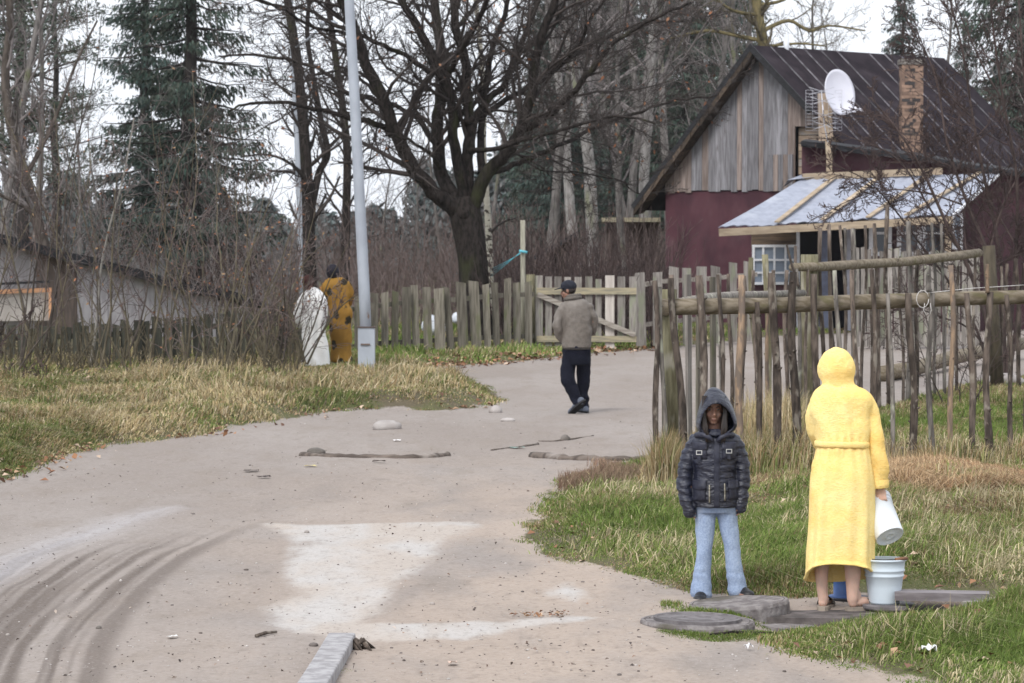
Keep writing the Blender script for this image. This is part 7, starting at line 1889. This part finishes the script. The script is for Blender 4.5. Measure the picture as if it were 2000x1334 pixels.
# ------------------------------------------------------------------ grass, straw, leaves
M_GRASS = attr_mat('grass_blades', 'col', .75, .2, .25)
PIT = gp(1848, 1180)
def blades(name, label, PX, regions, seed, cols, cw, hgt, wid, lean=.5, clump=.0, dens_noise=None, gravity=.5, mat_=None, kind='grass'):
    """PX: number per square of 10x10 photo px; regions: list of polygons in ground metres with a sampling window in photo px"""
    R = np.random.default_rng(seed); out = []
    for (poly, win, mind) in regions:
        x0, x1, y0, y1 = win; n = int((x1 - x0) * (y1 - y0) / 100 * PX)
        px = R.uniform(x0, x1, n); py = R.uniform(y0, y1, n)
        a = (px - 1000) / F; b = -(py - 667) / F; yy = _ct + b * _st; zz = b * _ct - _st; k = -CAMZ / zz
        x, y = a * k, yy * k
        if clump:
            m = n // 3; cx = x[:m]; cy = y[:m]; j = R.integers(0, m, n); use = R.random(n) < clump
            sp = .05 + .0 * y
            x = np.where(use, cx[j] + R.normal(0, 1, n) * .06, x); y = np.where(use, cy[j] + R.normal(0, 1, n) * .08, y)
        pitm = ((x - PIT[0]) / .27) ** 4 + ((y - PIT[1] + .22) / .62) ** 4 > 1
        s = poly_sdf(poly, x, y) if poly is not None else np.full(n, 1.0)
        keep = pitm & (s > mind + .06 * R.normal(size=n) + .12 * vnoise(x * 2.3, y * 1.7, 2))
        if dens_noise is not None: keep &= dens_noise(x, y, s, R)
        out.append(np.stack([x[keep], y[keep], s[keep]], 1))
    A = np.concatenate(out); x, y, s = A.T; n = len(x)
    z = H(x, y) - .01
    hn = .35 + 1.2 * sstep(-.45, .5, fbm(x * 1.6, y * 1.1, seed, 3)); hh = hgt * hn * R.uniform(.45, 1.3, n) * (.45 + .55 * sstep(0, .6, s))
    w = wid * R.uniform(.6, 1.3, n) * (1 + np.clip(y - 19, 0, 60) / 38)
    th = R.uniform(0, 2 * math.pi, n); ld = np.abs(R.normal(0, lean, n)) + .1
    wind = fbm(x * .5, y * .5, 4.0, 2) * 3
    th = np.where(R.random(n) < .5, th, wind)
    dx, dy = np.cos(th), np.sin(th)
    fx, fy = R.normal(size=n), R.normal(size=n) * .4; l = np.hypot(fx, fy) + 1e-6; fx /= l; fy /= l
    P0 = np.stack([x, y, z], 1); up = np.array([0, 0, 1.0])
    D = np.stack([dx, dy, 0 * dx], 1); Wd = np.stack([fx, fy, 0 * fx], 1) * w[:, None] * .5
    hv = hh[:, None]; L = ld[:, None]
    P1 = P0 + up * hv * .55 + D * hv * L * .35
    P2 = P0 + up * hv * (1.0 - np.clip(L, 0, 1.2) * gravity) + D * hv * L * 1.05
    V = np.stack([P0 - Wd, P0 + Wd, P1 + Wd * .8, P1 - Wd * .8, P2], 1).reshape(-1, 3)
    i = np.arange(n)[:, None] * 5
    Q = i + np.array([[0, 1, 2, 3]]); T = i + np.array([[3, 2, 4]])
    cols = np.array(cols); cn = 1.4 * fbm(x * .9, y * .65, seed + 3.0, 4); 
    pr = np.clip(np.array(cw)[None, :] * np.stack([np.exp(2.6 * c_ * cn) for c_ in (np.linspace(1, -1, len(cols)))], 1), 1e-4, None); pr /= pr.sum(1, keepdims=True)
    u = R.random(n); ci = np.minimum((u[:, None] > np.cumsum(pr, 1)).sum(1), len(cols) - 1)
    c = cols[ci] * R.uniform(.55, 1.4, (n, 1)) * (1 + .25 * np.clip(fbm(x * 2.5, y * 1.8, seed + 9.0, 2), -1, 1))[:, None]; col = np.concatenate([c, np.ones((n, 1))], 1).repeat(5, 0)
    me = np_mesh(name, V, Fq=Q, Ft=T, mat=mat_ or M_GRASS, smooth=False, attrs={'col': col})
    tag(link(name, me), label, kind, kind='stuff')
    return n
GREEN = [(.135, .195, .045), (.19, .235, .07), (.28, .25, .11), (.44, .37, .23), (.27, .18, .11)]
STRAW = [(.40, .32, .18), (.48, .40, .27), (.30, .21, .11), (.19, .20, .07), (.12, .16, .045)]
n1 = blades('grass', 'short green grass with straw on the bank right of the road', 90, [(VERGE, (1000, 2420, 890, 1240), .0)], 1, GREEN, [.25, .22, .20, .19, .14], .080, .0068, .65, .35)
n2 = blades('grass', 'lush green grass at the lower right corner', 110, [(NEARG, (1480, 2420, 1160, 1450), .0)], 2, GREEN, [.50, .28, .12, .07, .03], .10, .0075, .55, .5)
n3 = blades('grass', 'straw and green grass covering the bank left of the road', 85, [(BANK, (-330, 1000, 712, 1040), .0)], 3, STRAW, [.20, .14, .18, .26, .22], .115, .0080, 1.1, .6)
n4 = blades('grass', 'green grass inside the enclosure at the right', 120, [(VERGE, (1280, 2420, 740, 900), .0)], 4, GREEN, [.42, .26, .14, .12, .06], .10, .006, .6)
n5 = blades('grass', 'sparse grass along the foot of the far fences', 60, [(FARV, (560, 2050, 640, 722), .1)], 5, GREEN, [.40, .25, .15, .12, .08], .14, .010, .5)
blades('grass', 'longer arching grass stems mixed through the right bank and the near corner', 9, [(VERGE, (1000, 2100, 890, 1240), .15), (NEARG, (1480, 2080, 1160, 1420), .1)], 12, [(.50, .43, .28), (.40, .33, .19), (.22, .26, .08), (.15, .21, .05)], [.3, .2, .25, .25], .14, .0062, 1.0, .7)
# tall dry tufts along the stick fence and the crest of the left bank
def nearfence(x, y, s, R):
    d, _ = line_dist([(at(1285, 900, 28.2).x, 28.1), (at(2060, 900, 29.6).x, 29.5)], x, y); return (np.abs(d) < np.abs(R.normal(0, .34, len(x))) * (.7 + .9 * sstep(-.2, .6, vnoise(x * 1.5, y, 3)))) & (R.random(len(x)) < np.where(x > 2.9, .4, 1.0))
blades('dry_grass', 'tall dry straw standing around the feet of the stick fence', 130, [(None, (1255, 2080, 880, 1010), -9)], 6, STRAW, [.32, .2, .26, .14, .08], .29, .0062, .55, .8, nearfence, .5)
def crest(x, y, s, R): return (s > .3) & (vnoise(x * .8, y * .5, 8) > .0)
blades('dry_grass', 'long bleached straw tufts on the left bank', 22, [(BANK, (-60, 900, 712, 860), .2)], 7, STRAW, [.42, .30, .2, .05, .03], .23, .0065, 1.1, .8, crest)
def insidef(x, y, s, R): return (vnoise(x * 1.2, y * .8, 6) > -.1)
blades('dry_grass', 'dry straw tufts behind the slats inside the enclosure', 90, [([gp(x, y) for x, y in [(1330, 905), (1330, 860), (1480, 830), (1640, 860), (1640, 905)]], (1320, 1650, 825, 908), .0)], 8, STRAW, [.40, .25, .2, .1, .05], .42, .0065, .3, .7, insidef)
def hay(x, y, s, R):
    cx, cy = gp(1880, 975); return ((x - cx) / .75) ** 2 + ((y - cy) / 1.5) ** 2 + .5 * vnoise(x * 3, y * 3) < 1
blades('cut_straw', 'flattened heap of reddish straw below the fence at right', 200, [(None, (1700, 2060, 930, 1030), -9)], 9, [(.46, .32, .19), (.52, .39, .25), (.32, .19, .11)], [.4, .3, .3], .20, .0055, 1.3, 0, hay, .75)
blades('dry_weeds', 'thin dry weed stalks at the point of the right bank', 60, [([gp(x, y) for x, y in [(1120, 930), (1100, 960), (1210, 960), (1300, 915), (1180, 905)]], (1090, 1310, 900, 965), .0)], 10, [(.20, .12, .09), (.26, .19, .13)], [.5, .5], .22, .004, .4)
blades('moss_tufts', 'green tufts around the manhole rings', 170, [([gp(x, y) for x, y in [(1300, 1186), (1345, 1196), (1500, 1196), (1480, 1214), (1330, 1208)]], (1290, 1510, 1180, 1220), .0), ([gp(x, y) for x, y in [(1290, 1236), (1400, 1240), (1500, 1222), (1580, 1232), (1540, 1246), (1400, 1250)]], (1280, 1590, 1215, 1252), .0),
        ([gp(x, y) for x, y in [(1480, 1196), (1560, 1204), (1560, 1216), (1470, 1212)]], (1460, 1570, 1190, 1220), .0), ([gp(x, y) for x, y in [(675, 1290), (720, 1300), (690, 1345), (630, 1345)]], (620, 730, 1285, 1350), .0)], 11, GREEN, [.5, .3, .1, .06, .04], .055, .005, .6)
# dead leaves
def leaves(name, label, n, win, seed, size, polyf, cols):
    R = np.random.default_rng(seed); px = R.uniform(win[0], win[1], n); py = R.uniform(win[2], win[3], n)
    a = (px - 1000) / F; b = -(py - 667) / F; k = -CAMZ / (b * _ct - _st); x, y = a * k, (_ct + b * _st) * k
    m = polyf(x, y, R); x, y = x[m], y[m]; n = len(x)
    z = H(x, y) + R.uniform(.004, .03, n)
    a = np.stack([R.normal(size=n), R.normal(size=n), R.normal(size=n) * .35], 1); a /= np.linalg.norm(a, axis=1, keepdims=True)
    b = np.cross(a, np.stack([R.normal(size=n) * .35, R.normal(size=n) * .35, np.ones(n)], 1)); b /= np.linalg.norm(b, axis=1, keepdims=True)
    s = (size * R.uniform(.5, 1.3, n))[:, None]; C = np.stack([x, y, z], 1); up = np.array([0, 0, 1.0]) * s * .22
    V = np.stack([C - a * s * .5, C - b * s * .32 + up, C + a * s * .5, C + b * s * .32 + up * .6], 1).reshape(-1, 3)
    cols = np.array(cols); c = cols[R.integers(0, len(cols), n)] * R.uniform(.7, 1.3, (n, 1))
    tag(link(name, np_mesh(name, V, Fq=np.arange(4 * n).reshape(n, 4), mat=M_LEAF, smooth=False, attrs={'col': np.concatenate([c, np.ones((n, 1))], 1).repeat(4, 0)})), label, 'leaves', kind='stuff')
LC = [(.30, .16, .09), (.24, .12, .07), (.38, .25, .16), (.18, .10, .07), (.44, .33, .25)]
leaves('fallen_leaves', 'brown leaf litter along the foot of the far board fence', 6000, (740, 1290, 672, 722), 1, .11, lambda x, y, R: (np.abs(poly_sdf(FARV, x, y) - .25) < np.abs(R.normal(0, .55, len(x)))) & (R.random(len(x)) < .8), LC)
leaves('fallen_leaves', 'scattered brown leaves in the grass banks', 3000, (-50, 2050, 720, 1320), 2, .065, lambda x, y, R: (np.maximum(np.maximum(poly_sdf(BANK, x, y), poly_sdf(VERGE, x, y)), poly_sdf(NEARG, x, y)) > 0) & (vnoise(x * 1.1, y * .9, 5) > .0), LC)
leaves('fallen_leaves', 'dead leaves and bits collected at the road edge under the left bank', 4200, (-20, 1000, 780, 950), 3, .085, lambda x, y, R: (np.abs(poly_sdf(BANK, x, y) - .02) < np.abs(R.normal(0, .26, len(x)))) & (vnoise(x * 1.5, y * .9, 5) > -.15), LC)
leaves('debris', 'bits of leaf and twig strewn over the dirt road', 1100, (-50, 1700, 780, 1334), 4, .024, lambda x, y, R: (vnoise(x * .8, y * .6, 15) > -.1), [(.10, .08, .07), (.16, .12, .10), (.22, .15, .11), (.08, .065, .06), (.42, .35, .30)])
leaves('fallen_leaves', 'small drift of dead leaves on the sandy dirt near the manhole rings', 60, (1000, 1110, 1203, 1213), 5, .035, lambda x, y, R: R.random(len(x)) < .9, LC)
def pebbles(name, label, n, win, seed, r):
    R = np.random.default_rng(seed); px = R.uniform(win[0], win[1], n); py = R.uniform(win[2], win[3], n)
    a = (px - 1000) / F; b = -(py - 667) / F; k = -CAMZ / (b * _ct - _st); x, y = a * k, (_ct + b * _st) * k
    m = (np.maximum(np.maximum(poly_sdf(BANK, x, y), poly_sdf(VERGE, x, y)), poly_sdf(NEARG, x, y)) < -.02); x, y = x[m], y[m]; n = len(x)
    z = H(x, y); v, f = ell_geo((0, 0, 0), (1, 1, .7), 6, 4); v = np.array([tuple(q) for q in v])
    s = r * R.lognormal(0, .45, n); V = (v[None] * s[:, None, None] * R.uniform(.7, 1.3, (n, 1, 3)) + np.stack([x, y, z + s * .3], 1)[:, None, :]).reshape(-1, 3)
    ft = [q for q in f if len(q) == 3]; fq = [q for q in f if len(q) == 4]; o = (np.arange(n) * len(v))[:, None, None]
    c = np.array([(.30, .27, .25), (.16, .14, .13), (.42, .39, .37), (.12, .10, .09)])[R.integers(0, 4, n)] * R.uniform(.8, 1.2, (n, 1))
    tag(link(name, np_mesh(name, V, Fq=(np.array(fq)[None] + o).reshape(-1, 4), Ft=(np.array(ft)[None] + o).reshape(-1, 3), mat=M_LEAF, attrs={'col': np.concatenate([c, np.ones((n, 1))], 1).repeat(len(v), 0)})), label, 'pebbles', kind='stuff')
pebbles('pebbles', 'small stones and clods scattered over the dirt road', 3000, (-50, 1900, 800, 1345), 3, .0038)
print('blades', n1, n2, n3, n4, n5)

# the tall clump wrapped round the corner posts
def cornerf(x, y, s, R):
    cx, cy = at(1305, 900, 28.0).x, 28.05
    return ((x - cx) / .17) ** 2 + ((y - cy) / .25) ** 2 < 1
blades('dry_grass', 'tall pale straw clump wrapped round the corner posts of the stick fence', 240, [(None, (1265, 1350, 930, 990), -9)], 14, STRAW, [.30, .14, .32, .14, .10], .50, .0062, .13, 0, cornerf, .3)

# ------------------------------------------------------------------ damp winter air
mb = MB(); mb.box(-420, 420, -20, 700, -1.6, 40, .5)
hz_o = mb.build('haze', None)
hm = bpy.data.materials.new('haze'); hm.use_nodes = True; hn = hm.node_tree; hn.nodes.clear()
pv = hn.nodes.new('ShaderNodeVolumePrincipled'); pv.inputs['Color'].default_value = (.96, .97, 1.0, 1); pv.inputs['Density'].default_value = .00013; pv.inputs['Anisotropy'].default_value = .2
ho_ = hn.nodes.new('ShaderNodeOutputMaterial'); hn.links.new(pv.outputs[0], ho_.inputs['Volume'])
hz_o.data.materials.clear(); hz_o.data.materials.append(hm)
tag(hz_o, 'thin pale winter haze over the whole place', 'haze', kind='stuff')
